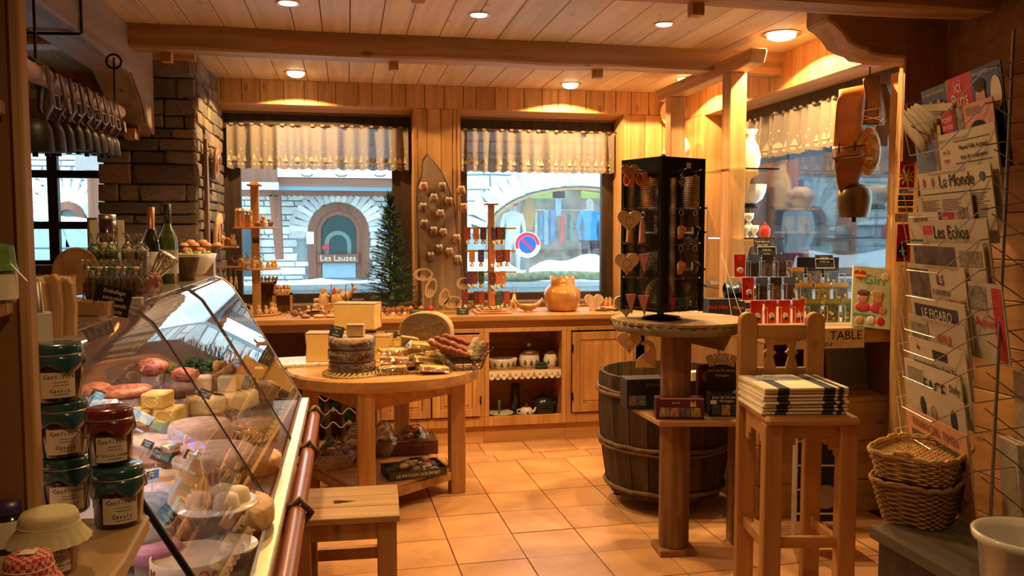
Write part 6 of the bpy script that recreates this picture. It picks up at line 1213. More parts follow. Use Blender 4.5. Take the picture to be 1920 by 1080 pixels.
BELLM = pmat('dull bronze bell', (.13, .09, .05), .38, .75, var=.2, scale=12)
bl_ = obj('bell_body', MB().lathe([(.074, -.168), (.079, -.16), (.090, -.11), (.094, -.06), (.085, -.015), (.055, .012), (.0005, .02)], n=32, sq=.7), BELLM, t, loc=(lx(1603), 0, -.015))
obj('bell_mouth', MB().lathe([(.074, -.168), (.066, -.16), (.05, -.03)], n=32, sq=.7), IRON, bl_); obj('clapper', MB().cyl((0, 0, -.1), (0, 0, -.195), .010, .013), IRON, bl_); obj('staple', MB().tube([(-.02, 0, .01), (-.015, 0, .03), (.015, 0, .03), (.02, 0, .01)], .005), IRON, bl_)
obj('hanger', MB().tube([(lx(1625), .0, lz(160)), (lx(1625), .0, lz(128))], .004), IRON, t); obj('rope', MB().tube([(lx(1556), -.06, lz(300)), (lx(1600), -.065, lz(296)), (lx(1612), -.06, lz(290))], .0025).tube([(lx(1556), -.06, lz(300)), (lx(1553), -.06, lz(320))], .002), WPAINT, t)
# souvenir ribbons on the log post
t = thing('souvenir_ribbon', 'red souvenir ribbon with eagle crest and edelweiss on the log post', 'ribbon', tuple(pf(1703, 240, 4.2)), rz=-PSI); FS = 4.2/FPX
def rl(px, py): return ((px-1703)*FS, (240-py)*FS)
def rbox(x0, x1, y0, y1, m, name, y=-.004): a = rl(x0, y1); b = rl(x1, y0); return obj(name, MB().box(a[0], b[0], y, y+.003, a[1], b[1]), m, t)
rbox(1690, 1717, 258, 350, RED, 'ribbon_cloth', 0); rbox(1690, 1714, 255, 264, GREYI, 'ribbon_band')
a = rl(1704, 280); obj('crest', MB().prism([(a[0]-.03, a[1]+.035), (a[0]+.03, a[1]+.035), (a[0]+.03, a[1]-.01), (a[0], a[1]-.045), (a[0]-.03, a[1]-.01)], -.004, 0), pmat('crest red', (.6, .08, .06), .5), t)
obj('eagle', MB().prism([(a[0]+x*.024, a[1]+z*.03) for x, z in ((0, 1), (.15, .7), (.5, .9), (1, .9), (.7, .4), (.8, 0), (.4, .1), (.3, -.5), (0, -1), (-.3, -.5), (-.4, .1), (-.8, 0), (-.7, .4), (-1, .9), (-.5, .9), (-.15, .7))], -.007, -.004), WP, t)
a = rl(1702, 330)
for k in range(9): an = 2*PI*k/9; obj('petal', MB().prism([(a[0], a[1]), (a[0]+.022*math.cos(an-.25), a[1]+.022*math.sin(an-.25)), (a[0]+.045*math.cos(an), a[1]+.045*math.sin(an)), (a[0]+.022*math.cos(an+.25), a[1]+.022*math.sin(an+.25))], -.012, -.006), WP, t)
obj('flower_centre', MB().ball((a[0], -.012, a[1]), .012), YEL, t)
for k, (y0, c) in enumerate(((352, WP), (364, INK), (375, INK), (387, ORC), (398, WP))):
    o = rbox(1688 if k < 4 else 1682, 1716, y0, y0+(9 if k < 4 else 16), c, 'sticker'); a = rl(1702, y0+(4.5 if k < 4 else 7)); text("VAL D'ISERE", .012, INK if c in (WP, ORC) else YEL, t, (a[0], -.006, a[1]))
rbox(1688, 1716, 418, 440, RED, 'sticker'); rbox(1688, 1714, 440, 488, RED, 'ribbon_cloth', 0); a = rl(1698, 468); obj('crest', MB().ball((a[0], -.003, a[1]), (.028, .004, .04)), IRON, t); obj('cross', MB().box(a[0]-.004, a[0]+.004, -.009, -.006, a[1]-.02, a[1]+.02).box(a[0]-.016, a[0]+.016, -.009, -.006, a[1]-.004, a[1]+.004), WP, t)
a = rl(1706, 246); obj('badge', MB().ball((a[0], -.003, a[1]), (.033, .006, .04)), IRON, t); obj('badge_motif', MB().ball((a[0], -.009, a[1]+.006), (.018, .004, .02)), pmat('olive badge', (.35, .3, .08), .6), t)
# dark magazine bin in the lower gap behind the chair
t = thing('magazine_bin', 'dark wire bin of blue magazines on the floor behind the tall chair', 'rack', tuple(pf(1545, 960, 4.0).xy)+(0,), rz=-PSI)
for k in range(4):
    obj('bin_wire', MB().box(-.14, .14, -.012, -.006, .17+k*.12, .178+k*.12), WPAINT, t); obj('magazine_row', MB().cb((0, .02, .20+k*.12), (.27, .02, .14), (-.2, 0, 0)), pmat('dark blue magazines', (.02, .035, .07), .35, var=.5, scale=20), t)
for s in (-.14, .14): obj('bin_upright', MB().box(s-.004, s+.004, -.006, .05, 0, .62), WPAINT, t)
obj('round_badge', MB().lathe([(.0005, 0), (.06, 0), (.06, .004)], n=24), pmat('grey disc', (.3, .28, .26), .6), t, loc=(.0, -.013, .26), rot=(PI/2, 0, 0))
# ================================================================ DELI COUNTER AND LEFT SIDE
KY0, KY1 = 1.62, 4.02
GP = [(-.60, 1.345), (-.565, 1.335), (-.525, 1.30), (-.485, 1.235), (-.22, .765)]
dk = thing('deli_case', 'glass fronted deli display case with steel top running along the shop', 'display case', (0, 0, 0))
CASEG = clear('case glass', k=1.25, rough=.0, base=.06)
def gstrip(pts, y0, y1, m, name, parent=dk):
    mb = MB(); n = len(pts); mb.add([(x, y0, z) for x, z in pts]+[(x, y1, z) for x, z in pts], [(i, i+1, n+i+1, n+i) for i in range(n-1)], True); return obj(name, mb, m, parent)
for a, b in ((KY0, 2.41), (2.42, 3.21), (3.22, KY1)): gstrip(GP, a, b, CASEG, 'curved_glass')
for yy in (2.415, 3.215): obj('glass_joint', MB().tube([(x+.002, yy, z+.002) for x, z in GP], .003, 5), pmat('joint', (.12, .10, .09), .3, .5), dk)
obj('end_glass', MB().prism(GP+[(-.6, .765)], KY1, KY1+.006), CASEG, dk)
obj('end_trim', MB().tube([(x, KY1+.003, z) for x, z in GP], .004, 6), STEEL, dk)
obj('end_trim', MB().tube([(x, KY0, z) for x, z in GP], .007, 6), BLACK, dk)
obj('top_slab', MB().box(-1.25, -.60, KY0, KY1+.1, 1.325, 1.345), pmat('brushed steel top', (.42, .36, .28), .22, .85, var=.15, scale=6), dk, bev=.003)
obj('glass_sill', MB().box(-.235, -.185, KY0, KY1+.01, .735, .765), pmat('champagne trim', (.55, .45, .28), .3, .5), dk, bev=.004)
obj('bumper_rail', MB().tube([(-.16, KY0, .70), (-.16, KY1, .70)], .028, 12), pmat('red brown rail', (.30, .09, .04), .35, var=.1, coat=.3), dk)
for yy in (2.55, 3.25, 3.9): obj('rail_bracket', MB().tube([(-.21, yy, .69), (-.15, yy, .742), (-.118, yy, .70), (-.15, yy, .655), (-.20, yy, .65)], .012, 8), LEATHD, dk)
obj('front_panel', MB().box(-.30, -.26, KY0, KY1, .10, .735), wood('case front panel', (.20, .09, .04), (.30, .14, .06), 1, knots=0), dk); obj('kick_base', MB().box(-1.2, -.26, KY0, KY1-.02, 0, .10), BLACK, dk)
obj('display_deck', MB().box(-1.2, -.24, KY0, KY1-.01, .70, .76), pmat('deck steel', (.55, .48, .42), .35, .6), dk)
obj('back_panel', MB().box(-1.22, -1.19, KY0, KY1, .7, 1.32), pmat('case back', (.30, .22, .18), .5), dk); obj('end_panel', MB().box(-1.2, -.6, KY1-.02, KY1+.01, .1, 1.32), pmat('case end', (.22, .15, .1), .5), dk)
def dp(px, py, z): return at(px, py, Z=z)
CHW_ = [pmat('ivory cheese', (.80, .66, .46), .55, var=.08), pmat('pinkish paper', (.78, .58, .48), .6, var=.2, scale=35, bump=.5), pmat('pale yellow cheese', (.80, .62, .28), .5, var=.08), pmat('tan cheese', (.60, .36, .16), .6, var=.3, scale=35, bump=.4), pmat('grey rind cheese', (.30, .26, .22), .85, var=.3, scale=50)]
HAM = pmat('marbled ham', (.50, .15, .10), .4, var=.75, scale=55, bump=.4); SAL = pmat('smoked salmon pink', (.68, .24, .12), .35, var=.5, scale=45, bump=.4); PARS = pmat('parsley', (.05, .14, .03), .8, var=.5, scale=60)
# risers under the display (so that things have something to stand on)
rs_ = MB(); ZB = .762
def stand(px, py, z): p = dp(px, py, z); return p
def riser(p, r, z): 
    if z > ZB+.02: obj('riser', MB().box(p.x-r, p.x+r, p.y-r, p.y+r, ZB-.003, z-.001), pmat('clear riser', (.45, .38, .33), .4), dk)
def wheel(px, py, z, r, h, m, label, rz=0, cut=0):
    p = stand(px, py, z); riser(p, r*.6, z); t = thing('cheese_round', label, 'cheese', (p.x, p.y, z), rz=rz)
    if cut:
        n = 24; pl_ = [(0, 0)]+[(r*math.cos(a), r*math.sin(a)) for a in [cut/2+(2*PI-cut)*i/n for i in range(n+1)]]; obj('cheese_body', MB().prism(pl_, 0, h, 'XY'), m, t, bev=.004)
    else: obj('cheese_body', MB().lathe([(.0005, 0), (r*.95, 0), (r, h*.15), (r*1.01, h*.5), (r, h*.85), (r*.93, h), (.0005, h)], n=28), m, t)
    return t
def block(px, py, z, w_, d_, h, m, label, rz=0, name='cheese_block'):
    p = stand(px, py, z); riser(p, w_*.35, z); t = thing(name, label, 'cheese' if 'butter' not in name else 'butter', (p.x, p.y, z), rz=rz); obj('block_body', MB().box(-w_/2, w_/2, -d_/2, d_/2, 0, h), m, t, bev=.006); return t
BUT = pmat('yellow butter', (.74, .54, .10), .5, var=.06)
def butter(px, py, z, label, rz=-.2): 
    t = block(px, py, z, .085, .10, .055, BUT, label, rz, 'butter_block'); obj('stamped_oval', MB().tube([(.028*math.cos(a), -.0515, .028+.02*math.sin(a)) for a in [k*PI/8 for k in range(16)]], .0022, 4, closed=True), pmat('butter relief', (.78, .6, .2), .5), t); return t
for px, py, z, lb in ((268, 815, .80, 'lower at the far left of the yellow pile'), (318, 812, .80, 'lower, nearest the pale tubs'), (262, 795, .856, 'second layer at the salmon side'), (318, 790, .856, 'second layer with stamped oval'), (296, 762, .912, 'topmost of the yellow pile')): butter(px, py, z, 'yellow farm butter block, '+lb)
wheel(376, 850, .78, .105, .11, CHW_[1], 'tall pinkish wrapped cheese drum in the middle of the case', .3); wheel(386, 770, .80, .085, .06, CHW_[2], 'pale yellow round cheese behind the tall drum'); wheel(440, 760, .80, .10, .06, CHW_[2], 'broad pale cheese round near the table side')
block(378, 735, .86, .085, .09, .07, CHW_[0], 'ivory cheese block carrying a price card', .1); block(405, 728, .86, .05, .09, .06, CHW_[3], 'orange cheese block between two ivory ones', .1); block(428, 733, .86, .07, .08, .07, CHW_[0], 'ivory cheese block beside the orange one', -.1)
block(470, 722, .83, .12, .10, .08, CHW_[3], 'tan cheese wedge near the far end glass', .2); block(500, 745, .80, .08, .12, .07, CHW_[3], 'brown cheese block in the far corner of the case', .3)
wheel(400, 885, .79, .14, .05, CHW_[3], 'lower tan soft cheese round with wrinkled rind'); wheel(398, 868, .842, .125, .045, CHW_[1], 'upper wrapped soft cheese round on the tan one', .4)
wheel(262, 845, .79, .085, .045, CHW_[1], 'pinkish paper wrapped cheese at the jar side'); wheel(300, 858, .79, .085, .06, CHW_[1], 'pinkish wrapped cheese drum below the butter', .3, .8); block(305, 920, .79, .10, .09, .06, CHW_[0], 'creamy cheese block with slate card', .3)
wheel(290, 945, .78, .075, .05, CHW_[1], 'rosy soft cheese under the creamy block'); wheel(275, 985, .78, .07, .07, CHW_[4], 'dark cylinder cheese by the wooden shelf'); wheel(268, 1040, .78, .075, .06, CHW_[4], 'grey ash coated cheese lowest by the shelf')
wheel(420, 985, .77, .13, .06, CHW_[3], 'dark brown half hidden round under the white plate'); wheel(470, 880, .77, .10, .05, CHW_[3], 'tan round near the front glass'); wheel(478, 820, .77, .09, .06, CHW_[3], 'brown round cheese by the front glass further down')
p = stand(405, 955, .85); t = thing('cheese_plate', 'white plate of small dome shaped goat cheeses in the case', 'plate', (p.x, p.y, .85)); riser(p, .05, .85); obj('plate_body', MB().lathe([(.0005, .0), (.06, 0), (.105, .014), (.103, .018), (.0005, .006)], n=28), WHITE, t)
for k, (dx, dy) in enumerate(((.03, -.03), (-.04, -.01), (.01, .045), (.05, .02))):
    o = obj('goat_cheese', MB().lathe([(.032, 0), (.034, .008), (.028, .035), (.015, .042), (.0005, .043)], n=16), CHW_[0], loc=(p.x+dx, p.y+dy, .858)); tag(o, ('ribbed dome goat cheese nearest the front of the plate', 'goat cheese at the jar side of the plate', 'goat cheese at the rear of the plate', 'goat cheese at the glass side of the plate')[k], 'cheese', 'goat cheeses')
p = stand(360, 1075, .78); t = thing('cheese_tub', 'round cheese box printed with brown lettering at the bottom of the case', 'box', (p.x, p.y, .78)); obj('box_body', MB().lathe([(.0005, 0), (.088, 0), (.088, .045), (.084, .045), (.084, .036), (.0005, .036)], n=32), CHW_[0], t)
for i, c in enumerate('MontdOr'): a = -PI/2-.95-.0+i*.28; text(c, .032, pmat('brown ink', (.10, .05, .02), .8), t, (.0885*math.cos(a), .0885*math.sin(a), .022), rot=(PI/2, 0, a+PI/2))
t = wheel(290, 1045, .80, .06, .03, pmat('mauve soft cheese', (.50, .22, .30), .5, var=.3), 'small mauve rimmed soft cheese next to the lettered box')
p = stand(400, 1048, .77); t = thing('white_bowl', 'low white dish beside the lettered cheese box', 'bowl', (p.x+.03, p.y, .77)); obj('bowl_body', MB().lathe([(.04, 0), (.075, .03), (.072, .034), (.0005, .008)], n=24), WHITE, t)
# meats
def lump(px, py, z, r, m, label, name='cured_meat', seed=0):
    p = stand(px, py, z); riser(p, r[0]*.5, z); q = random.Random(seed); t = thing(name, label, 'meat', (p.x, p.y, z), rz=q.uniform(-.5, .5))
    ph = [q.uniform(0, 6) for _ in range(3)]
    obj('meat_body', MB().grid(18, 10, lambda i, j: (r[0]*math.cos(2*PI*i)*math.sin(PI*j)*(1+.12*math.sin(3*2*PI*i+ph[0])), r[1]*math.sin(2*PI*i)*math.sin(PI*j)*(1+.12*math.sin(2*2*PI*i+ph[1])), r[2]+r[2]*-math.cos(PI*j)*(1+.06*math.sin(5*2*PI*i)))), m, t); return t
lump(285, 703, .95, (.07, .06, .035), HAM, 'marbled ham joint sitting highest among the meats', seed=1); lump(235, 745, .90, (.11, .08, .025), SAL, 'sheet of orange pink smoked salmon', seed=2); lump(180, 745, .90, (.06, .08, .03), SAL, 'folded salmon slices behind the red labelled packet', seed=3)
lump(345, 715, .92, (.06, .05, .03), HAM, 'dark red dried meat beside the parsley', seed=4); lump(330, 745, .88, (.085, .06, .03), pmat('dark wicker meat', (.10, .04, .03), .7, var=.5, scale=60), 'dark netted roast behind the butter pile', seed=5); lump(255, 790, .86, (.05, .04, .02), PARS, 'green herb salad tub with red pepper', 'herb_salad', seed=6)
lump(300, 765, .87, (.045, .03, .028), HAM, 'small red sausage slice stack by the butter', seed=7); lump(455, 700, .93, (.05, .05, .03), pmat('beet red meat', (.28, .03, .04), .5, var=.4), 'beet red cured meat near the bread basket', seed=8)
for k, (px, py) in enumerate(((318, 700), (365, 690), (395, 695))):
    p = stand(px, py, .93); mb = MB(); q = random.Random(k)
    for _ in range(60): a, b = q.uniform(0, 2*PI), q.uniform(.2, 1.4); r = .045; c = Vector((r*math.cos(a)*math.cos(b), r*math.sin(a)*math.cos(b), r*math.sin(b))); mb.ball(tuple(c), (.009, .009, .006), 5, 3); mb.cyl((0, 0, 0), tuple(c), .0015, n=3, cap=False)
    riser(p, .02, .93); o = obj('parsley_bunch', mb, PARS, loc=(p.x, p.y, .93)); tag(o, ('curly parsley bunch beside the ham', 'curly parsley bunch in the middle of the meats', 'curly parsley bunch nearest the bread basket')[k], 'parsley')
p = stand(195, 785, .84); t = thing('salad_packet', 'white cardboard packet with red lettering among the meats', 'packet', (p.x, p.y, .84), rz=-.4); riser(p, .03, .84); obj('packet_body', MB().prism([(-.045, 0), (.045, 0), (.05, .075), (-.04, .07)], -.02, .02), PAPER, t, bev=.003); text('HALAL' if 0 else 'GRISONS', .018, RED, t, (0, -.021, .02)); obj('label_flash', MB().box(-.04, .0, -.022, -.021, .035, .06), RED, t)
def ccard(px, py, z, w_, label, lines=('Beaufort', '21.50'), tilt=-.5, roll=.3, rz=-.4):
    p = stand(px, py, z); t = thing('price_card', label, 'sign', (p.x, p.y, z), rot=(tilt, roll, rz)); h = w_*.62
    obj('slate', MB().box(-w_/2, w_/2, 0, .002, .01, .01+h), SLATE, t); obj('spike', MB().cyl((0, .001, -.03), (0, .001, .01), .0012, n=4), STEEL, t)
    for i, l in enumerate(lines): text(l, w_*.2, CHALK, t, (0, -.001, .01+h*.72-i*h*.36), name='chalk_lettering', ext=.0002)
ccard(378, 750, .93, .05, 'slate price card pinned in the ivory block', ('Reblochon', '18.00')); ccard(270, 845, .845, .04, 'slate price card above the pink wrapped cheese', ('Tomme', '15.20')); ccard(293, 872, .86, .06, 'large slate price card leaning on the wrapped drum', ('Abondance', '22.00')); ccard(285, 905, .86, .04, 'slate card stuck into the creamy block', ('Chèvre', '6.00'), roll=-.3)
ccard(176, 752, .91, .055, 'slate price card over the red labelled packet', ('Grisons', '39.00')); ccard(245, 785, .89, .045, 'slate card on the herb salad', ('Salade', '12.00')); ccard(352, 870, .89, .045, 'slate card lying on the upper soft cheese', ('Vacherin', '24.00')); ccard(300, 985, .84, .06, 'dark angular card near the lower glass edge', ('Brie', '14.00'), -.2, .8)
def jarx(px, py, z, r, h, body, cap, label, name='glass_jar'):
    p = stand(px, py, z); t = thing(name, label, 'jar', (p.x, p.y, z)); obj('jar_body', MB().lathe([(r*.9, 0), (r, .006), (r, h*.75), (r*.8, h*.88), (r*.8, h*.9), (.0005, h*.9)], n=20), body, t); obj('lid', MB().lathe([(r*.9, h*.86), (r*.92, h*.88), (r*.92, h), (r*.85, h*1.01), (.0005, h*1.01)], n=20), cap, t); return t
jarx(322, 905, .80, .03, .115, pmat('dark preserve', (.05, .03, .02), .2, coat=.5), BRASS, 'slim dark preserve jar with gold lid in the case'); jarx(448, 905, .775, .038, .075, pmat('honey preserve', (.45, .26, .10), .2, coat=.5), PAPER, 'squat honey coloured jar with white lid near the glass')
jarx(413, 840, .79, .036, .09, pmat('olive preserve', (.12, .09, .05), .2, coat=.5), pmat('copper lid', (.4, .22, .12), .3, .7), 'preserve jar with copper lid behind the pale cheese'); jarx(455, 848, .79, .032, .08, pmat('olive preserve', (.1, .1, .1)), BRASS, 'olive dark jar with brass lid beside the tall drum')
p = stand(345, 1000, .77); t = thing('glass_bottle', 'pale waxed bottle shape leaning inside the case', 'bottle', (p.x, p.y, .772), rot=(0, .15, 0)); obj('bottle_body', MB().lathe([(.045, 0), (.05, .02), (.05, .12), (.02, .17), (.017, .21), (.0005, .21)], n=20), CHW_[2], t)
# bread basket at the far end
p = pf(455, 690, 3.85); t = thing('bread_basket', 'shallow basket of bread crusts standing at the far end of the case', 'basket', (p.x, KY1-.16, .93), rot=(0, -.6, 0)); riser(Vector((p.x, KY1-.16, 0)), .06, .9); obj('basket_body', MB().lathe([(.05, 0), (.09, .02), (.115, .05), (.11, .053), (.06, .012), (.0005, .01)], n=24), WK, t)
for k in range(9): o = obj('bread_piece', MB().ball((0, 0, 0), (.028, .018, .016), 8, 5), pmat('bread crust', (.62, .36, .12), .7, var=.4, scale=40), t, loc=(jit(.06), jit(.06), .055+abs(jit(.03))), rot=(jit(1), jit(1), jit(2)))
# ---- things on top of the case
TZ2 = 1.3465
def tp(px, py): return at(px, py, Z=TZ2)
WB = pmat('pale board', (.62, .40, .20), .6, var=.12, scale=12)
p = tp(128, 605); p = tp(168, 592); t = thing('wooden_crate', 'shallow pale wooden crate divided by slots on the case top', 'crate', (p.x, p.y+.02, TZ2), rz=-.3); t.scale = (.46,)*3
obj('crate_body', MB().box(-.11, .11, -.04, -.03, 0, .075).box(-.11, .11, .06, .07, 0, .075).box(-.11, -.10, -.03, .06, 0, .075).box(.10, .11, -.03, .06, 0, .075).box(-.1, .1, -.03, .06, 0, .006), WB, t)
for k in range(6): obj('slot_divider', MB().box(-.10+.04*k-.004, -.10+.04*k+.004, -.048, -.04, .012, .07), WB, t)
for k, (px, h) in enumerate(((78, .19), (100, .20), (118, .185))):
    p = tp(px, 635); t = thing('split_board', 'pale split wooden board leaning at the post, %s' % ('nearest', 'middle', 'furthest')[k], 'board', (p.x, p.y+.02*k, TZ2), rz=-.3+.1*k); t.scale = (.8, .8, .62); n = 10
    obj('board_body', MB().prism([(-.02, 0), (.014, 0), (.018, h*.5), (.012, h*.9), (0, h), (-.016, h*.93), (-.024, h*.5)], -.012, .012), WB, t, bev=.003)
p = tp(72, 645); t = thing('steel_dispenser', 'curved steel scoop standing in a frosted plastic box', 'scoop', (p.x, p.y-.02, TZ2), rz=-.3); t.scale = (.75,)*3; obj('frosted_box', MB().box(-.03, .03, -.03, .03, 0, .08), pmat('frosted plastic', (.55, .55, .48), .4, var=.05), t, bev=.004); obj('scoop', MB().tube([(-.02, 0, .05), (-.02, 0, .13), (-.005, 0, .16), (.012, 0, .15), (.015, 0, .05)], [.012]*5, 10), STEEL, t)
p = tp(100, 560); t = thing('gift_hamper', 'open crate of cheese wedges and herbs with a small white card', 'hamper', (p.x-.005, p.y-.05, TZ2), rz=-.2); t.scale = (.52,)*3
obj('crate_body', MB().box(-.13, .13, .08, .09, 0, .14).box(.12, .13, -.08, .08, 0, .13).box(-.13, .13, -.08, .08, 0, .01), wood('hamper board', (.30, .16, .07), (.44, .26, .12), 0, knots=0), t)
for k in range(6): obj('cheese_wedge', MB().prism([(-.04, 0), (.04, 0), (.035, .05), (-.03, .045)], -.02, .02), (CHEESE, CHW_[3], RIND)[k % 3], t, loc=(-.08+.04*k, .0+jit(.04), .05+.02*(k % 3)), rot=(jit(.3), jit(.4), jit(.8)), bev=.004)
for k in range(10): obj('dark_filling', MB().ball((0, 0, 0), (.022, .02, .015), 7, 4), pmat('dark herbs', (.06, .05, .02), .8, var=.6, scale=80), t, loc=(jit(.11), jit(.06), .06+abs(jit(.04))))
obj('white_card', MB().cb((.0, -.06, .12), (.05, .002, .035), (-.2, 0, 0)), PAPER, t)
t = thing('round_tray', 'dark round wooden tray leaning behind the hamper', 'tray', (p.x+.03, p.y+.12, TZ2), rot=(-.1, 0, -.2)); t.scale = (.62,)*3; obj('tray_body', MB().lathe([(.0005, 0), (.12, 0), (.125, .012), (.11, .006)], n=28), SHELFW, t, loc=(0, 0, .125), rot=(PI/2, 0, 0))
p = tp(205, 590); t = thing('chalk_sign', 'tilted black chalk sign about vacuum packing on the case top', 'sign', (p.x+.0, p.y, TZ2), rot=(-.15, .18, -PSI-.1)); t.scale = (.66,)*3; obj('slate', MB().box(-.075, .07, 0, .004, 0, .105), BLACK, t)
for i, l in enumerate(('Emballage', 'sous-vide', 'à la demande', 'Pour Paris')): text(l, .022, CHALK, t, (-.0, -.001, .087-.024*i), name='chalk_lettering', shear=.15)
for k in range(9):
    px = 168+k*11.5; p = pf(px, 560, 2.45); cl = ((.35, .05, .03), (.30, .28, .12), (.12, .16, .08), (.45, .32, .2))[k % 4] if k < 4 else ((.35, .25, .16), (.22, .18, .12))[k % 2]
    t = thing('treat_bag', 'clear ribboned treat bag, %s in the row behind the chalk sign' % ('first', 'second', 'third', 'fourth', 'fifth', 'sixth', 'seventh', 'eighth', 'ninth')[k], 'bag', (p.x, p.y, TZ2), rz=jit(.3)); t.scale = (.72,)*3; t['group'] = 'ribboned treat bags'
    obj('bag_body', MB().grid(10, 8, lambda i, j: (.026*math.cos(2*PI*i)*(1 if j < .6 else 1-1.6*(j-.6)+(3.2*(j-.8) if j > .8 else 0)), .018*math.sin(2*PI*i)*(1 if j < .6 else 1-1.6*(j-.6)+(3.2*(j-.8) if j > .8 else 0)), .17*j)), FILM, t)
    obj('treat_filling', MB().ball((0, 0, .05), (.022, .015, .05), 10, 6), pmat('treat %d' % (k % 4 if k < 4 else 5+k % 2), cl, .5, var=.6, scale=70), t); obj('ribbon', MB().ball((0, -.012, .135), (.016, .008, .008), 6, 4), (STEEL, GFT, CARV)[k % 3], t)
p = pf(243, 585, 2.33); t = thing('grey_tray', 'pale grey cardboard tray in front of the treat bags', 'tray', (p.x, p.y, TZ2), rz=-.1); t.scale = (.45,)*3; obj('tray_body', MB().box(-.08, .08, -.03, .03, 0, .045), pmat('grey card tray', (.42, .36, .34), .7), t, bev=.003)
p = pf(288, 575, 2.55); t = thing('pink_bag', 'clear bag of pink sugared treats beside the grey tray', 'bag', (p.x, p.y, TZ2)); t.scale = (.75,)*3; obj('bag_body', MB().ball((0, 0, .055), (.04, .025, .055), 14, 8), FILM, t)
mb = MB(); [mb.ball((jit(.025), jit(.014), .02+abs(jit(.07))), (.008, .008, .006), 5, 4) for _ in range(40)]; obj('pink_treats', mb, pmat('pink sugar', (.70, .28, .22), .5, var=.2), t)['kind'] = 'stuff'
def bottle(px, pyt, fw, H_, label, body, foil, foilh=.25, r=.037):
    p = pf(px, 560, fw); t = thing('wine_bottle', label, 'bottle', (p.x, p.y, TZ2)); obj('bottle_body', MB().lathe([(.0005, 0), (r, 0), (r, H_*.5), (r*.9, H_*.58), (r*.4, H_*.72), (r*.36, H_*.98), (.0005, H_)], n=20), body, t)
    obj('capsule', MB().lathe([(r*.40, H_*(1-foilh)), (r*.41, H_*1.0), (.0005, H_*1.005)], n=16), foil, t); obj('label', MB().lathe([(r*1.01, H_*.12), (r*1.01, H_*.42)], n=20), PAPER if foil is not BLACK else pmat('dim label', (.4, .4, .3), .6), t); return t
bottle(318, 405, 3.35, .315, 'green wine bottle with a black capsule, tallest on the case', pmat('green glass', (.08, .12, .02), .1, coat=.6), BLACK); bottle(287, 418, 3.3, .30, 'dark sparkling bottle with copper foil neck', pmat('dark glass', (.02, .02, .015), .1, coat=.6), pmat('copper foil', (.42, .18, .09), .35, .6), .42)
p = pf(205, 540, 3.2); t = thing('tall_jar', 'tall glass jar layered dark and red with a silver lid', 'jar', (p.x, p.y, TZ2)); obj('jar_body', MB().lathe([(.0005, 0), (.028, 0), (.03, .16), (.0005, .16)], n=20), pmat('red layer', (.35, .03, .03), .2, var=.3, coat=.5), t); obj('dark_layer', MB().lathe([(.03, .16), (.03, .25), (.0005, .25)], n=20), pmat('dark layer', (.05, .02, .03), .2, coat=.5), t); obj('lid', MB().lathe([(.031, .25), (.031, .27), (.0005, .272)], n=20), STEEL, t); obj('band', MB().lathe([(.0305, .14), (.0305, .165)], n=20), PAPER, t)
for k, (px, h, m) in enumerate(((182, .25, PAPER), (225, .25, PAPER), (172, .26, SHELFW))): p = pf(px, 540, 3.26); t = thing('folded_card', ('tall white greeting card left open beside the layered jar', 'second tall white card on the other side of the layered jar', 'dark wooden panel behind the cards')[k], 'card', (p.x, p.y+.03*(k == 2), TZ2), rz=-PSI+.2*(1-k)); obj('card_leaf', MB().box(-.022, .022, 0, .004, 0, h), m, t); obj('card_fold', MB().box(-.022, -.018, .0, .03, 0, h), m, t)
for k, (px, fw, c) in enumerate(((180, 3.1, (.12, .3, .08)), (200, 3.12, (.45, .4, .3)), (213, 3.1, (.14, .28, .08)), (243, 3.15, (.5, .42, .3)), (252, 3.2, (.13, .22, .06)), (268, 3.18, (.48, .42, .36)))):
    p = pf(px, 540, fw); t = thing('wrapped_sweets', 'cellophane cone of %s sweets, %s of the cones behind the treat bags' % (('green', 'cream', 'green', 'cream', 'green', 'cream')[k], ('first', 'second', 'third', 'fourth', 'fifth', 'last')[k]), 'sweets', (p.x, p.y, TZ2)); obj('sweets', MB().lathe([(.0005, 0), (.02, 0), (.024, .13), (.0005, .15)], n=12), pmat('sweet %s' % str(c), c, .5, var=.4, scale=60), t); obj('film', MB().lathe([(.022, 0), (.027, .14), (.008, .17), (.02, .20)], n=10, smooth=False), FILM, t)
p = pf(292, 520, 2.95); t = thing('dried_bouquet', 'slanting cellophane wrapped dried flower bouquet by the green bottle', 'bouquet', (p.x-.03, p.y-.03, TZ2), rot=(0, .6, 0)); t.scale = (.62,)*3; obj('film', MB().lathe([(.012, .02), (.02, .06), (.055, .2), (.06, .24)], n=12, smooth=False), FILM, t)
for k in range(14): a, r = jit(PI), abs(jit(.04)); obj('dried_stem', MB().cyl((0, 0, .03), (r*math.cos(a), r*math.sin(a), .19+jit(.03)), .0015, n=4).ball((r*math.cos(a), r*math.sin(a), .20+jit(.03)), .008, 5, 4), pmat('dried brown', (.30, .16, .08), .8, var=.3), t)
p = pf(322, 575, 3.6); t = thing('small_carton', 'brown carton with a white price ticket on the case end', 'box', (p.x-.05, p.y-.1, TZ2), rz=-.3); obj('carton', MB().box(-.05, .05, -.04, .04, 0, .05), pmat('brown carton', (.30, .20, .13), .7), t, bev=.003); obj('ticket', MB().box(.02, .035, -.042, -.04, .005, .03), PAPER, t)
t = thing('picture_card', 'small framed picture card standing by the dark basket', 'card', (p.x+.03, p.y-.02, TZ2), rz=-.1); obj('card_frame', MB().box(-.03, .04, 0, .006, 0, .075), STEEL, t); obj('card_print', MB().box(-.025, .035, -.001, 0, .006, .068), pmat('warm print', (.5, .3, .2), .5, var=.5, scale=50), t)
p = pf(340, 560, 3.55); t = thing('dark_basket', 'dark square wicker basket beside the white bowl of olives', 'basket', (p.x, p.y, TZ2), rz=.2); mb = MB()
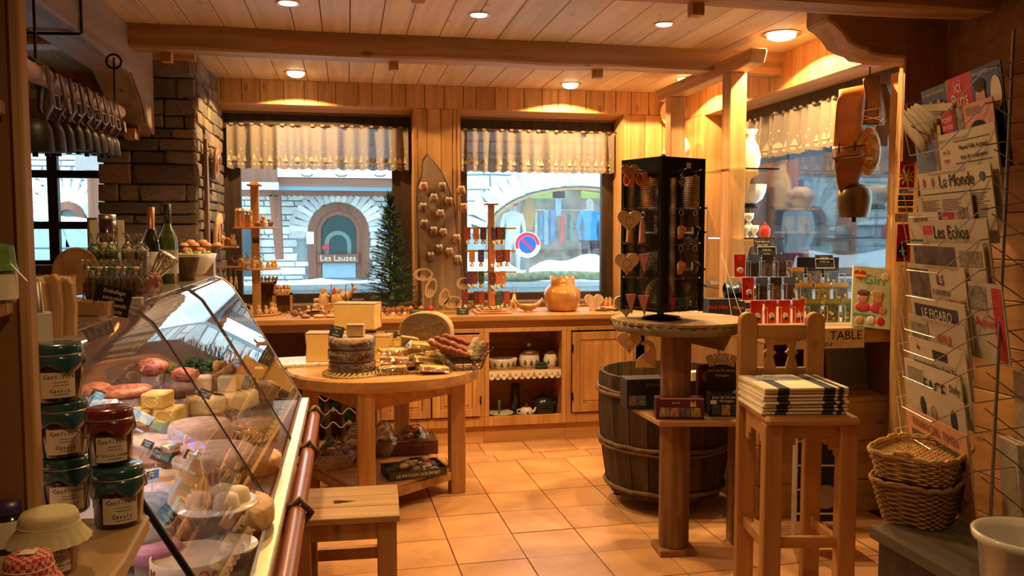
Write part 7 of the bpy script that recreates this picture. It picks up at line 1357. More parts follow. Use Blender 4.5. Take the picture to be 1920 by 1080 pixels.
for k in range(12): mb.tube([(x*(.055+.0018*k+.002*(1 if (i//2+k) % 2 else -1)), y*(.05+.0018*k), .004+.0085*k) for i, (x, y) in enumerate(oval(1, 1, 40, 4))], .0045, 4, closed=True)
obj('woven_side', mb, pmat('dark wicker', (.12, .07, .04), .7, var=.4, scale=50), t)['kind'] = 'stuff'; obj('liner', MB().box(-.05, .05, -.045, .045, 0, .1), pmat('dark liner', (.05, .03, .02)), t)
p = pf(366, 520, 3.95); t = thing('white_bowl', 'deep white bowl of olives and greens on the case end', 'bowl', (p.x, p.y, TZ2)); obj('bowl_body', MB().lathe([(.035, 0), (.05, .01), (.085, .06), (.1, .1), (.097, .102), (.08, .06), (.0005, .03)], n=28), WHITE, t)
mb = MB(); q = random.Random(3); [mb.ball((q.uniform(-.06, .06), q.uniform(-.06, .06), .085+q.uniform(0, .02)), (.014, .011, .009), 6, 4) for _ in range(45)]; obj('olive_filling', mb, pmat('green olives', (.30, .30, .08), .4, var=.5, scale=60), t)['kind'] = 'stuff'
t = thing('egg_basket', 'wire basket of brown eggs in front of the stone pillar', 'basket', tuple(pf(372, 488, 4.35))); t.location.z = 1.43; obj('wire_ring', MB().tube([(.12*math.cos(a), .07*math.sin(a), .045) for a in [k*PI/12 for k in range(24)]], .0025, 5, closed=True).tube([(.09*math.cos(a), .05*math.sin(a), 0) for a in [k*PI/12 for k in range(24)]], .0025, 5, closed=True), IRON, t)
for k in range(10): a = 2*PI*k/10; obj('wire_rib', MB().cyl((.09*math.cos(a), .05*math.sin(a), 0), (.12*math.cos(a), .07*math.sin(a), .045), .0018, n=4), IRON, t)
el = t.location
for k, (dx, dy, dz) in enumerate(((-.07, 0, .045), (-.015, -.01, .045), (.045, 0, .045), (.095, .0, .045), (-.04, .03, .06), (.02, .03, .06), (-.05, -.03, .02), (.02, -.035, .02))):
    o = obj('brown_egg', MB().ball((0, 0, 0), (.027, .021, .021), 14, 9), pmat('egg shell', (.55, .26, .12), .4, var=.06), loc=(el.x+dx, el.y+dy, el.z+dz)); tag(o, 'brown egg, %s in the wire basket' % ('first from the bottle end', 'second from the bottle end', 'third from the bottle end', 'last, at the worktop end', 'rear one, bottle half', 'rear one, worktop half', 'lower front one, bottle half', 'lower front one, worktop half')[k], 'egg', 'eggs in the wire basket')
obj('basket_stand', MB().box(-.08, .08, -.04, .04, -1.43, -.002), SHELFW, t)
# ---- jars on the near shelf and the upright post
sh = thing('side_shelf', 'pale wooden jam shelf with a knot jutting in from the corner', 'shelf', (0, 0, 0)); ZS = 1.065
obj('shelf_board', MB().prism([(-.9, .6), (-.335, .6), (-.335, 1.10), (-.33, 1.30), (-.34, 1.50), (-.9, 1.50)], ZS-.03, ZS, 'XY'), wood('shelf pale wood', (.42, .26, .12), (.58, .38, .18), 1, fine=8, knots=.7, rough=.4), sh, bev=.004)
su = thing('upright_shelf_unit', 'tall shelf unit whose bare front edge frames the corner of the view', 'shelf', (0, 0, 0)); e = pf(40, 400, 1.25)
obj('side_board', MB().box(e.x-.40, e.x+.010, e.y-.015, e.y+.015, .0, 2.4), SHELFW, su); obj('front_edge', MB().box(e.x-.002, e.x+.014, e.y-.022, e.y+.01, 0, 2.4), wood('unit edge', (.42, .25, .11), (.56, .35, .17), 2, knots=.2), su, bev=.003)
for z in (1.45, 1.74): obj('shelf_board', MB().box(e.x-.40, e.x-.008, e.y-.14, e.y-.02, z-.022, z), WB, su, bev=.003)
q = at(8, 530, Y=e.y-.08)
t = thing('green_jar', 'green lidded jar with a white label at the picture edge on the unit shelf', 'jar', (q.x-.01, e.y-.085, 1.451)); obj('jar_body', MB().lathe([(.0005, 0), (.026, 0), (.028, .045), (.024, .055), (.0005, .055)], n=18), pmat('green preserve', (.10, .16, .05), .3, coat=.5), t); obj('cloth_cap', MB().lathe([(.03, .045), (.027, .055), (.025, .08), (.0005, .085)], n=14, smooth=False), pmat('green foil', (.15, .32, .08), .3, var=.3, scale=60), t); obj('label', MB().lathe([(.0285, .005), (.0285, .04)], n=18), PAPER, t); obj('tie', MB().cyl((.02, -.01, .06), (.045, -.01, .03), .001, n=4), STEEL, t)
def jam(px, py_b, fw, r, h, label, capm, z, lab=('Confiture', 'Cassis'), cap='film', content=(.02, .005, .008), lift=0, la=-PI/2+.35):
    p = pf(px, 540, fw); t = thing('jam_jar', label, 'jar', (p.x, p.y, z)); cm = pmat('jam %s' % str(content), content, .08, var=.2, coat=.6)
    obj('jar_body', MB().lathe([(.0005, 0), (r*.86, 0), (r*.92, .004), (r, h*.55), (r, h*.80), (r*.9, h*.84), (.0005, h*.84)], n=32), cm, t)
    if cap == 'film':
        obj('lid', MB().lathe([(r*1.02, h*.80), (r*1.05, h*.82), (r*1.04, h*.96), (r*.96, h), (.0005, h*.995)], n=32), capm, t)
        q = random.Random(int(px)); n = 26
        obj('cover_skirt', MB().grid(n, 3, lambda i, j: (r*(1.05+.10*j*(.5+.5*math.sin(i*2*PI*5)))*math.cos(2*PI*i), r*(1.05+.10*j*(.5+.5*math.sin(i*2*PI*5)))*math.sin(2*PI*i), h*.84-h*.32*j*(.45+.55*abs(math.sin(i*PI*4))))), capm, t, solid=.0006)
        obj('elastic', MB().tube([(r*1.07*math.cos(a), r*1.07*math.sin(a), h*.83) for a in [k*PI/14 for k in range(28)]], .0012, 4, closed=True), STEEL, t)
    else:
        obj('cloth_cover', MB().grid(64, 8, lambda i, j: ((lambda R: (R*math.cos(2*PI*i), R*math.sin(2*PI*i), (h*1.04-.004*j*8*.1 if j < .4 else h*(1.0-.42*(j-.4)) if j < .7 else h*.80-h*.28*(j-.7)/.3*.9)))(r*(j/.4*.98+.001) if j < .4 else r*(1.0+.10*(j-.4)) if j < .7 else r*(1.02+.42*(j-.7)/.3*(1+.10*math.sin(2*PI*i*20)))))), capm, t)
        obj('elastic', MB().tube([(r*1.04*math.cos(a), r*1.04*math.sin(a), h*.84) for a in [k*PI/14 for k in range(28)]], .0012, 4, closed=True), PAPER, t)
    a0, a1 = la-.72, la+.68; lbm = MB().grid(12, 1, lambda i, j: (r*1.004*math.cos(a0+(a1-a0)*i), r*1.004*math.sin(a0+(a1-a0)*i), h*(.10+.44*j)*(1))); L_ = obj('label', lbm, pmat('cream label', (.72, .64, .52), .7, var=.04), t)
    for i, (l, s, zz) in enumerate(((lab[0], .0092, .46), (lab[1], .0088 if len(lab[1]) < 9 else .0062, .22))):
        for k, c in enumerate(l):
            a = la+.05+(k-(len(l)-1)/2)*s*.58/r; text(c, s, INK, t, (r*1.012*math.cos(a), r*1.012*math.sin(a), h*zz), rot=(PI/2, 0, a+PI/2), ext=.0002)
    for zz in (.36, .31, .15): obj('label_line', MB().grid(8, 1, lambda i, j: (r*1.008*math.cos(la-.2+.6*i), r*1.008*math.sin(la-.2+.6*i), h*zz+.0012*j)), GREYI, t)
    return t
BLU = pmat('teal film cap', (.014, .085, .115), .22, var=.25, scale=20, coat=.6); RDC = pmat('burgundy film cap', (.16, .02, .03), .25, var=.25, scale=20, coat=.6)
fj = 1.40; Z0 = ZS+.001
jam(209, 0, 1.36, .0395, .098, 'teal capped blackcurrant jam jar, lower one at the case side', BLU, Z0); jam(110, 0, 1.42, .0395, .098, 'teal capped blackcurrant jam jar, lowest of the stack of three', BLU, Z0)
jam(108, 0, 1.42, .0395, .098, 'teal capped blackcurrant jam jar in the middle of the stack', BLU, Z0+.0985); jam(101, 0, 1.41, .0395, .098, 'teal capped blackcurrant jam jar on top of the stack', BLU, Z0+.197)
jam(197, 0, 1.37, .0355, .094, 'burgundy capped four fruit jam jar balanced on a teal one', RDC, Z0+.0985, ('Confiture', '4 fruits rouges'))
jam(75, 0, 1.16, .038, .085, 'amber jam jar under a frilled cream cloth cover', pmat('cream cloth', (.66, .58, .36), .9, var=.06), Z0, ('Confiture', 'à la framboise'), 'cloth', (.22, .09, .03))
GING = bpy.data.materials.new('red gingham'); GING.use_nodes = True; N_ = GING.node_tree.nodes; tc_ = N_.new('ShaderNodeTexCoord'); ck = N_.new('ShaderNodeTexChecker'); ck.inputs['Scale'].default_value = 170; ck.inputs[1].default_value = (.55, .04, .05, 1); ck.inputs[2].default_value = (.75, .45, .38, 1)
GING.node_tree.links.new(tc_.outputs['Object'], ck.inputs[0]); GING.node_tree.links.new(ck.outputs[0], N_['Principled BSDF'].inputs[0]); N_['Principled BSDF'].inputs['Roughness'].default_value = .9
t = jam(33, 0, 1.02, .027, .078, 'slim dark jam jar under a red gingham cloth cover', GING, Z0, ('Cerise', 'noire'), 'cloth', (.03, .01, .01)); obj('seal_patch', MB().cb((.0, -.0, .083), (.018, .016, .001)), PAPER, t)
t = thing('honey_jar', 'small honey jar with a gold lid at the bottom corner', 'jar', tuple(pf(6, 540, .97).xy)+(Z0,)); obj('jar_body', MB().lathe([(.0005, 0), (.022, .002), (.026, .02), (.022, .04), (.018, .045), (.0005, .045)], n=20), pmat('honey', (.30, .12, .03), .1, coat=.6), t); obj('lid', MB().lathe([(.021, .044), (.021, .056), (.0005, .057)], n=20), BRASS, t)
t = thing('purple_jar', 'dark jar with a purple cap at the picture edge', 'jar', tuple(pf(-4, 540, 1.25).xy)+(Z0,)); obj('jar_body', MB().lathe([(.0005, 0), (.034, .0), (.036, .06), (.0005, .06)], n=20), pmat('jam dark', (.02, .01, .015), .1, coat=.5), t); obj('lid', MB().lathe([(.037, .06), (.037, .08), (.0005, .082)], n=20), pmat('purple cap', (.06, .03, .14), .3), t); obj('label', MB().lathe([(.0365, .01), (.0365, .05)], n=20), PAPER, t)
# ---- pole of old bell collars under the hewn beam
pk0, pk1 = pf(50, 128, 2.75), pf(222, 212, 4.25)
po = thing('hanging_pole', 'smooth wooden pole slung under the hewn beam for bell collars', 'pole', (0, 0, 0)); obj('pole_body', MB().tube([tuple(pk0+(pk1-pk0)*i/6+Vector((0, 0, jit(.006)))) for i in range(-1, 7)], [.034+jit(.003) for _ in range(8)], 12), wood('pinkish pole', (.30, .17, .11), (.44, .27, .18), 1, knots=.2), po)
for f, zt in ((.07, 2.42), (.95, 2.41)): c = pk0+(pk1-pk0)*f; obj('iron_link', MB().tube([(c.x, c.y, c.z-.03), (c.x-.03, c.y, c.z), (c.x, c.y, c.z+.05), (c.x, c.y, zt)], .005).tube([(c.x+.035*math.cos(a), c.y, zt-.02+.035*math.sin(a)) for a in [k*PI/6 for k in range(12)]], .006, closed=True), IRON, po)
for k in range(9):
    f = .04+.098*k; c = pk0+(pk1-pk0)*f; s = 1.0-.02*k
    t = thing('bell_collar', 'dark leather collar with black cow bell, %s along the pole' % ('first', 'second', 'third', 'fourth', 'fifth', 'sixth', 'seventh', 'eighth', 'last')[k], 'collar', (c.x, c.y, c.z), rz=.1+jit(.15), group='bell collars on the pole')
    L_ = .15*s+jit(.015)
    prof = [(.0+.075*math.sin(a)*(1 if abs(a) < 2 else .8), .0+.0) for a in ()]
    pts = [(-.035, -L_), (-.062, -L_*.7), (-.058, -.05), (-.045, .02), (0, .047), (.045, .02), (.058, -.05), (.062, -L_*.7), (.035, -L_)]
    mb = MB(); n = len(pts); mb.add([(x, -.02, z) for x, z in pts]+[(x, .02, z) for x, z in pts], [(i, i+1, n+i+1, n+i) for i in range(n-1)], True); obj('strap', mb, LEATHD, t, solid=.006)
    obj('buckle', MB().tube([(.066+.002, -.022, -L_*.5), (.072, .022, -L_*.5), (.076, .022, -L_*.5-.045), (.074, -.022, -L_*.5-.045)], .0035, 5, closed=True), STEEL, t)
    obj('bell_body', MB().lathe([(.058*s, -.115*s), (.062*s, -.105*s), (.056*s, -.04*s), (.04*s, -.006), (.0005, 0)], n=14, sq=.75), pmat('black bell', (.03, .026, .022), .45, .6, var=.2), t, loc=(0, 0, -L_+.0)); obj('clapper', MB().cyl((0, 0, -L_-.08), (0, 0, -L_-.13*s), .006, .010, n=8), IRON, t)
# sign board with letter and items on pillar side
p = at(48, 156, Y=6.44); t = thing('letter_sign', 'cream framed sign ending in a carved letter E high on the back wall', 'sign', (p.x-.15, 6.46, p.z)); obj('sign_board', MB().box(-.35, .21, 0, .02, -.1, .1), pmat('cream sign', (.62, .55, .38), .6), t, bev=.006); text('FROMAGERIE', .12, GREYI, t, (-.07, -.002, 0), ext=.004)
for k, (z, r) in enumerate(((2.02, .11), (1.55, .13))):
    p = Vector((PX1+.045, 6.05, z)); t = thing('carved_disc', ('small carved wooden disc hung high on the pillar flank', 'larger carved round board lower on the pillar flank')[k], 'ornament', tuple(p), rot=(0, PI/2+.12, 0)); obj('disc_body', MB().lathe([(.0005, 0), (r, 0), (r, .018), (r*.9, .024), (.0005, .02)], n=28), (CARVD, CARV)[k], t); obj('motif', MB().tube([(r*.5*math.cos(a), r*.5*math.sin(a), .024) for a in [i*PI/6 for i in range(12)]], .006, 5, closed=True), CARVD, t)
t = thing('wooden_batten', 'dark upright wooden batten fixed on the pillar flank', 'batten', (PX1+.03, 5.78, 1.0)); obj('batten_body', MB().prism([(-.03, 0), (.03, 0), (.03, 1.1), (0, 1.16), (-.03, 1.1)], -.012, .012, 'YZ'), SHELFW, t, bev=.003); obj('nail', MB().ball((.014, 0, 1.08), .006, 6, 4), IRON, t)
t = thing('rusty_ornament', 'rusty iron tool relief hanging on the stone pillar front', 'ornament', tuple(pf(225, 295, 5.42))); obj('relief', MB().ball((0, 0, 0), (.09, .02, .07), 10, 6), pmat('rusty iron', (.22, .09, .04), .8, var=.5, scale=30, bump=.6), t); obj('hook', MB().tube([(-.05, -.01, .05), (-.02, -.03, .16), (.03, -.03, .22), (.06, -.02, .12)], .008), IRON, t)
# ================================================================ GIFTS ON THE WORKTOP
WZ = .949
def wp(px, py=None, Y=6.1): return Vector((at(px, 580, Y=Y).x, Y, WZ))
def figurine(kind, name, label, loc, s=1, rz=0, m=CARV, group=None):
    t = thing(name, label, 'figurine', tuple(loc), rz=rz, group=group); t.scale = (s, s, s)
    if kind == 'quad':
        obj('carved_body', MB().ball((0, 0, .038), (.032, .016, .017), 10, 6).tube([(.024, 0, .045), (.036, 0, .064)], [.011, .008], 7).ball((.043, 0, .068), (.014, .008, .009), 8, 5), m, t)
        for x in (-.02, .02):
            for y in (-.009, .009): obj('leg', MB().cyl((x, y, .034), (x, y, 0), .006, .004, n=6), m, t)
        obj('horns', MB().tube([(.038, -.004, .074), (.034, -.008, .09), (.026, -.01, .098)], [.003, .002, .001], 5).tube([(.038, .004, .074), (.034, .008, .09), (.026, .01, .098)], [.003, .002, .001], 5), CARVD, t)
    elif kind == 'sit':
        obj('carved_body', MB().ball((0, 0, .024), (.022, .018, .024), 10, 6).ball((0, -.004, .055), (.014, .013, .014), 9, 6).ball((-.009, -.002, .068), (.005, .003, .006), 6, 4).ball((.009, -.002, .068), (.005, .003, .006), 6, 4), m, t)
        for s_ in (-1, 1): obj('paw', MB().ball((s_*.012, -.016, .006), (.007, .01, .006), 7, 4), m, t)
        for s_ in (-1, 1): obj('eye', MB().ball((s_*.005, -.016, .058), .0022, 5, 4), INK, t)
    elif kind == 'stand':
        obj('carved_body', MB().lathe([(.014, 0), (.016, .01), (.012, .06), (.015, .085), (.008, .098)], n=10).ball((0, 0, .112), (.013, .013, .014), 9, 6), m, t); obj('hat', MB().lathe([(.02, .118), (.018, .121), (.011, .122), (.008, .135), (.0005, .138)], n=10), CARVD if m is CARV else CARV, t)
    elif kind == 'sherp':
        obj('carved_body', MB().lathe([(.03, 0), (.034, .02), (.026, .05), (.015, .072)], n=12).ball((0, -.004, .085), (.016, .015, .017), 9, 6).tube([(.02, -.01, .055), (.04, -.02, .045), (.05, -.022, .06)], [.008, .006, .005], 6), m, t); obj('staff', MB().cyl((.05, -.022, .0), (.056, -.022, .12), .0025, n=5), CARVD, t); obj('beard', MB().ball((0, -.018, .076), (.008, .005, .012), 7, 5), CARV, t)
    elif kind == 'bird':
        obj('carved_body', MB().ball((0, 0, .022), (.028, .017, .02), 10, 6).ball((.024, 0, .042), (.012, .011, .011), 8, 5), m, t); obj('beak', MB().cyl((.034, 0, .042), (.046, 0, .04), .003, .0005, n=6), CARVD, t); obj('tail', MB().cb((-.034, 0, .028), (.026, .012, .004), (0, .4, 0)), m, t)
    return t
ORD = ('first', 'second', 'third', 'fourth', 'fifth', 'sixth', 'seventh', 'eighth', 'ninth', 'tenth')
# tiered stand
q = wp(482, Y=6.28); ts = thing('tiered_stand', 'honey pine stand of round tiers crowded with carved animals', 'stand', tuple(q))
obj('centre_post', MB().box(-.028, .028, -.028, .028, 0, .96), PINE, ts, bev=.003); obj('top_cap', MB().box(-.05, .05, -.05, .05, .93, .945), PINEX, ts, bev=.003)
tiers = []
for k, (py, r) in enumerate(((426, .155), (502, .17), (592, .17))):
    z = EYE-(py-435)/FPX*(q.dot(HF))-WZ; z = max(z, .014); tiers.append(z); td = obj('tier_disc', MB().lathe([(.0005, -.012), (r, -.012), (r+.003, -.004), (r-.003, 0), (.0005, 0)], n=36), PINEX, ts)
    td.location.z = z
z = tiers[0]+WZ
for k in range(5): figurine('stand', 'carved_figure', 'slim carved standing figure, %s in the group on the top tier' % ORD[k], (q.x-.12+.024*k, q.y-.07+jit(.01), z), .95+jit(.1), 0, (CARV, pmat('orange carved', (.62, .28, .1), .6, var=.2))[k % 2])
figurine('sit', 'carved_cat', 'carved cat in front of the post on the top tier', (q.x+.065, q.y-.09, z), 1.2, 0); figurine('bird', 'carved_bird', 'dark brown carved bird on the top tier edge', (q.x+.03, q.y-.12, z), 1.0, .3, CARVD); figurine('bird', 'carved_bird', 'dark carved bird at the tree side of the top tier', (q.x+.11, q.y-.05, z), 1.1, 2, CARVD)
z = tiers[1]+WZ
for k in range(9): a = -PI*.98+PI*.96*k/8; figurine(('quad', 'quad', 'sit')[k % 3] if k < 4 else 'sit', 'carved_animal', 'small carved animal, %s around the middle tier rim' % ORD[k], (q.x+.135*math.cos(a), q.y+.135*math.sin(a), z), (1.0, .8)[k > 3], jit(.6)+(PI if k < 4 else 0)*(k % 2), (CARV, CARVD)[k in (1,)])
for k in range(3): figurine('quad', 'carved_goat', 'carved goat with curved horns, %s behind the middle tier rim' % ORD[k], (q.x-.10+.05*k, q.y-.04, z), 1.15, jit(1))
z = tiers[2]+WZ
for k in range(8): a = -PI*.95+PI*.9*k/7; figurine('sit', 'carved_animal', 'sitting carved animal, %s around the lowest tier rim' % ORD[k], (q.x+.13*math.cos(a), q.y+.13*math.sin(a), z+.0), 1.0+jit(.15), jit(.8), (CARV, CARVD)[k == 0])
slate((q.x+.005, q.y-.030, WZ+.52), .045, .04, ['5.90'], 'tiny slate price tag on the stand post', rz=0, tilt=0, sz=.012)
# small ladder shelf hanging by the pillar with keyrings
t = thing('corner_stand', 'narrow corner stand with carved goats above hanging key rings', 'stand', tuple(wp(427, Y=6.2)-Vector((.0, 0, .0)))); qq = t.location
obj('upright', MB().box(-.12, -.10, -.01, .01, 0, .75), PINE, t)
for z, w_ in ((.50, .2), (.36, .24)): obj('shelf_disc', MB().box(-.12, -.12+w_, -.06, .07, z-.012, z), PINEX, t, bev=.002)
for k in range(4): figurine(('quad', 'quad', 'quad', 'sit')[k], 'carved_goat', 'carved goat, %s on the upper shelf by the pillar' % ORD[k], (qq.x-.09+.045*k, qq.y-.01+jit(.02), WZ+.5), 1.2+.3*(k == 1), 2.5+jit(.5), (CARV, CARV, CARVD, CARV)[k])
for k in range(6):
    o = thing('wooden_key_ring', 'carved key ring figure hanging %s under the corner stand shelf' % ORD[k], 'key ring', (qq.x-.10+.033*k, qq.y-.04, WZ+.34), group='hanging wooden key rings'); obj('cord', MB().cyl((0, 0, .01), (0, 0, -.07), .0012, n=4), PAPER, o); obj('carved_body', MB().ball((0, 0, -.09), (.013, .01, .02), 8, 5).ball((0, -.002, -.065), .011, 7, 5), CARV, o); obj('legs', MB().cyl((-.006, 0, -.1), (-.008, 0, -.14), .004, n=5).cyl((.006, 0, -.1), (.01, 0, -.145), .004, n=5), CARV, o)
# stacked box shelves behind the stand
for k, (px, h, w_, lb) in enumerate(((503, .235, .10, 'taller'), (530, .145, .12, 'lower'))):
    p = wp(px, Y=6.42); t = thing('box_shelf', '%s open wooden box shelf holding carved ducks beside the tiered stand' % lb, 'shelf', tuple(p)); a = w_/2+.01
    obj('side_board', MB().box(-a, -a+.012, -.06, .06, 0, h), PINE, t); obj('side_board', MB().box(a-.012, a, -.06, .06, 0, h), PINE, t); obj('top_board', MB().box(-a, a, -.06, .06, h-.012, h), PINEX, t); obj('back_board', MB().box(-a+.012, a-.012, .05, .06, 0, h-.012), SHELFW, t)
    for j in range(5): figurine('sit' if k else 'bird', 'carved_duck', 'pale carved duckling, %s on top of the %s box shelf' % (ORD[j], lb), (p.x-a+.02+j*.026, p.y-.03+.02*(j % 2), WZ+h), .75, jit(.6)-PI/2*(k == 0))
    if k:
        for j in range(3): figurine('bird', 'carved_hen', 'red brown carved hen, %s behind the ducklings' % ORD[j], (p.x-.03+.03*j, p.y+.035, WZ+h), 1.2, -1.4+jit(.3), pmat('red brown carved', (.36, .12, .05), .5, var=.3))
# middle run of gifts: figures, pebbles, trays
t = thing('log_slice', 'bark edged log slice with a little carved manger', 'ornament', tuple(wp(590, Y=6.12))); obj('slice_body', MB().lathe([(.0005, 0), (.055, 0), (.055, .03), (.0005, .03)], n=20), CARV, t); obj('bark', MB().lathe([(.056, 0), (.057, .03)], n=20), pmat('bark brown', (.12, .07, .04), .9, var=.3, scale=60), t)
for j, (px, Y, kind, s, m) in enumerate(((553, 6.05, 'bird', 1.2, CARVD), (566, 6.02, 'bird', .9, CARVD), (578, 6.15, 'sit', 1.0, CARV), (590, 6.2, 'sit', 1.1, CARV), (604, 6.15, 'sit', 1.0, CARV), (611, 6.02, 'bird', 1.0, pmat('red brown carved', (.36, .12, .05))), (618, 6.1, 'bird', 1.0, CARV), (632, 6.12, 'sit', .9, CARV), (642, 6.05, 'bird', .9, CARVD), (650, 6.2, 'sit', .9, CARV))):
    figurine(kind, 'carved_animal', 'small carved animal, %s along the worktop between stand and cut cheese' % ORD[j], wp(px, Y=Y)+Vector((0, 0, .0)), s, jit(1.2), m)
for j, (px, s) in enumerate(((573, .8), (598, 1), (620, .9), (646, 1))): o = obj('wooden_pebble', MB().ball((0, 0, .012), (.045*s, .028, .013), 14, 7), (CARVD, CARV, WB, CARV)[j], loc=tuple(wp(px, Y=5.97))); tag(o, 'smooth carved wooden pebble, %s along the worktop front edge' % ORD[j], 'pebble')
t = thing('gift_plinth', 'low pine plinth under two carved shepherds by the first window', 'plinth', tuple(wp(610, Y=6.45))); obj('plinth_body', MB().box(-.08, .30, -.06, .06, 0, .06), PINEX, t, bev=.003); obj('plinth_trim', MB().box(-.082, .302, -.064, -.06, .0, .012), PINEX, t)
for j, (px, kind, s, lb) in enumerate(((607, 'sherp', 1.25, 'carved shepherd with staff stooping by the window'), (636, 'sherp', 1.2, 'carved hooded shepherd beside the red capped gnome'), (648, 'quad', 1.7, 'pale carved bear figure reaching upward'), (594, 'quad', .8, 'tiny carved lamb in front of the shepherd'))): figurine(kind, 'carved_shepherd' if kind == 'sherp' else 'carved_animal', lb, wp(px, Y=6.43)+Vector((0, 0, .06)), s, -.3+jit(.4))
t = thing('gnome', 'little gnome with a pointed red cap behind the shepherds', 'figurine', tuple(wp(627, Y=6.48)+Vector((0, 0, .06)))); obj('gnome_body', MB().lathe([(.02, 0), (.024, .03), (.016, .07), (.0005, .085)], n=12), CARV, t); obj('cap', MB().lathe([(.018, .07), (.015, .09), (.0005, .125)], n=12), RED, t)
slate(wp(672, Y=6.3)+Vector((-.0, 0, .0)), .14, .115, ['Décoration', 'en bois', '12.90'], 'black chalk slate behind the largest cut cheese', rz=0, tilt=-.1, sz=.018)
for j in range(9):
    p = wp(697+8*j, Y=6.2+.05*(j % 2)); t = thing('chestnut_animal', 'glossy brown nut hedgehog, %s in the row before the fir tree' % ORD[j], 'figurine', tuple(p), rz=jit(1), group='nut hedgehogs'); obj('nut_body', MB().ball((0, 0, .026), (.024, .02, .024), 10, 7), pmat('glossy nut', (.30, .11, .03), .25, var=.4, scale=50, coat=.4), t); obj('face', MB().ball((-.0, -.018, .022), (.009, .008, .008), 7, 5), CARV, t)
    for s_ in (-.005, .005): obj('eye', MB().ball((s_, -.026, .026), .002, 5, 3), INK, t)
for j in range(5):
    p = wp(715+11*j, Y=6.03); t = thing('nut_owl_pot', 'tiny nut figure on a stub, %s in the front row by the slate tag' % ORD[j], 'figurine', tuple(p), group='nut figures on stubs'); obj('nut_body', MB().ball((0, 0, .038), (.014, .013, .015), 8, 6), pmat('glossy nut', (.3, .1, .03)), t); obj('stub', MB().lathe([(.014, 0), (.014, .025), (.0005, .025)], n=10), CARV if j % 2 == 0 else CARVD, t)
slate(wp(708, Y=6.0), .05, .04, ['4.50'], 'tiny slate tag before the nut figures', rz=0, sz=.014); 
t = thing('feather_ornament', 'grey fluffy feathered bird over the nut hedgehogs', 'ornament', tuple(wp(705, Y=6.34)+Vector((0, 0, .0)))); obj('stand_rod', MB().cyl((0, 0, 0), (0, 0, .09), .003, n=5), CARVD, t); mb = MB(); q_ = random.Random(8)
for k in range(50): a, b = q_.uniform(0, 2*PI), q_.uniform(-.6, 1); c = Vector((math.cos(a)*math.cos(b)*.05, math.sin(a)*math.cos(b)*.03, .1+.03*math.sin(b))); mb.tube([(0, 0, .1), tuple(c)], [.008, .002], 4)
obj('feathers', mb, pmat('grey feather', (.35, .33, .30), .9, var=.2), t)
# fir tree
p = wp(733, Y=6.30); ft = thing('fir_tree', 'small dark green artificial fir tree before the first window', 'tree', tuple(p)); Ht = .86
q_ = random.Random(11); NG = pmat('fir needles', (.012, .05, .018), .6, var=.5, scale=15); NG2 = pmat('fir needles light', (.05, .13, .04), .6, var=.4, scale=15)
obj('trunk', MB().tube([(0, 0, 0), (0, 0, Ht*.9)], [.014, .004], 7), pmat('fir bark', (.07, .045, .03), .9), ft)
bm = [MB(), MB()]; tw = MB()
for k in range(230):
    f = (k+.5)/230; z = .05+(Ht-.07)*f; R = (.225*(1-f)**.85+.012)*q_.uniform(.75, 1.12); a = k*2.4+q_.uniform(-.3, .3)
    tip = Vector((R*math.cos(a), R*math.sin(a)*.72, z+R*.12+(.05 if f > .93 else 0))); b0_ = Vector((0, 0, z-.02)); d = tip-b0_
    tw.cyl(tuple(b0_), tuple(tip), .003, .0012, n=3, cap=False); m_ = bm[k % 3 == 0]
    for j in range(34):
        s_ = .18+.82*j/33; c = b0_+d*s_; u = Vector((q_.gauss(0, 1), q_.gauss(0, 1), q_.gauss(0, 1)+.3)).normalized()*.030+d.normalized()*.016; n_ = u.cross(d).normalized()*.003
        m_.add([tuple(c-n_), tuple(c+n_), tuple(c+u)], [(0, 1, 2)])
obj('branches', tw, pmat('fir bark', (.07, .045, .03)), ft); obj('needles', bm[0], NG, ft)['kind'] = 'stuff'; obj('needles', bm[1], NG2, ft)['kind'] = 'stuff'
t = thing('hearth_stone', 'dark stub of wood at the foot of the fir tree', 'stub', tuple(wp(752, Y=6.25))); obj('stub_body', MB().lathe([(.03, 0), (.034, .03), (.026, .05), (.0005, .05)], n=12), CARVD, t); obj('bark', MB().lathe([(.035, .0), (.036, .03)], n=12), pmat('bark brown', (.12, .07, .04)), t)
# bark board with nut owls
q = Vector((at(830, 500, Y=6.44).x, 6.44, WZ)); kb = 6.44/6.3
bb = thing('bark_board', 'tall pointed slab of bark edged timber leaning between the windows', 'board', tuple(q)); 
def bx(px): return at(px, 450, Y=6.40).x-q.x
def bz_(py): return EYE-(py-435)/FPX*(Vector((q.x, 6.40, 0)).dot(HF))-WZ
out = [(787, 592), (785, 520), (783, 450), (780, 380), (782, 345), (790, 330), (793, 300), (802, 288), (812, 300), (830, 322), (843, 350), (855, 385), (860, 440), (868, 500), (872, 592)]
pts = [(bx(a), max(bz_(b), .0)) for a, b in out]; cxm = sum(a for a, b in pts)/len(pts)
obj('slab', MB().prism([(cxm+(a-cxm)*.90, b*.985) for a, b in pts], -.045, -.015), wood('weathered slab', (.26, .18, .11), (.48, .35, .23), 2, fine=12, knots=.5, bump=.7), bb); obj('bark_edge', MB().prism(pts, -.03, .0), pmat('bark brown', (.12, .07, .04)), bb, bev=.006)
NUT = [pmat('nut shell', (.20, .10, .05), .55, var=.4, scale=50, bump=.3), pmat('orange nut shell', (.55, .20, .06), .55, var=.3, scale=50), pmat('pale nut shell', (.40, .26, .14), .6, var=.3, scale=50)]
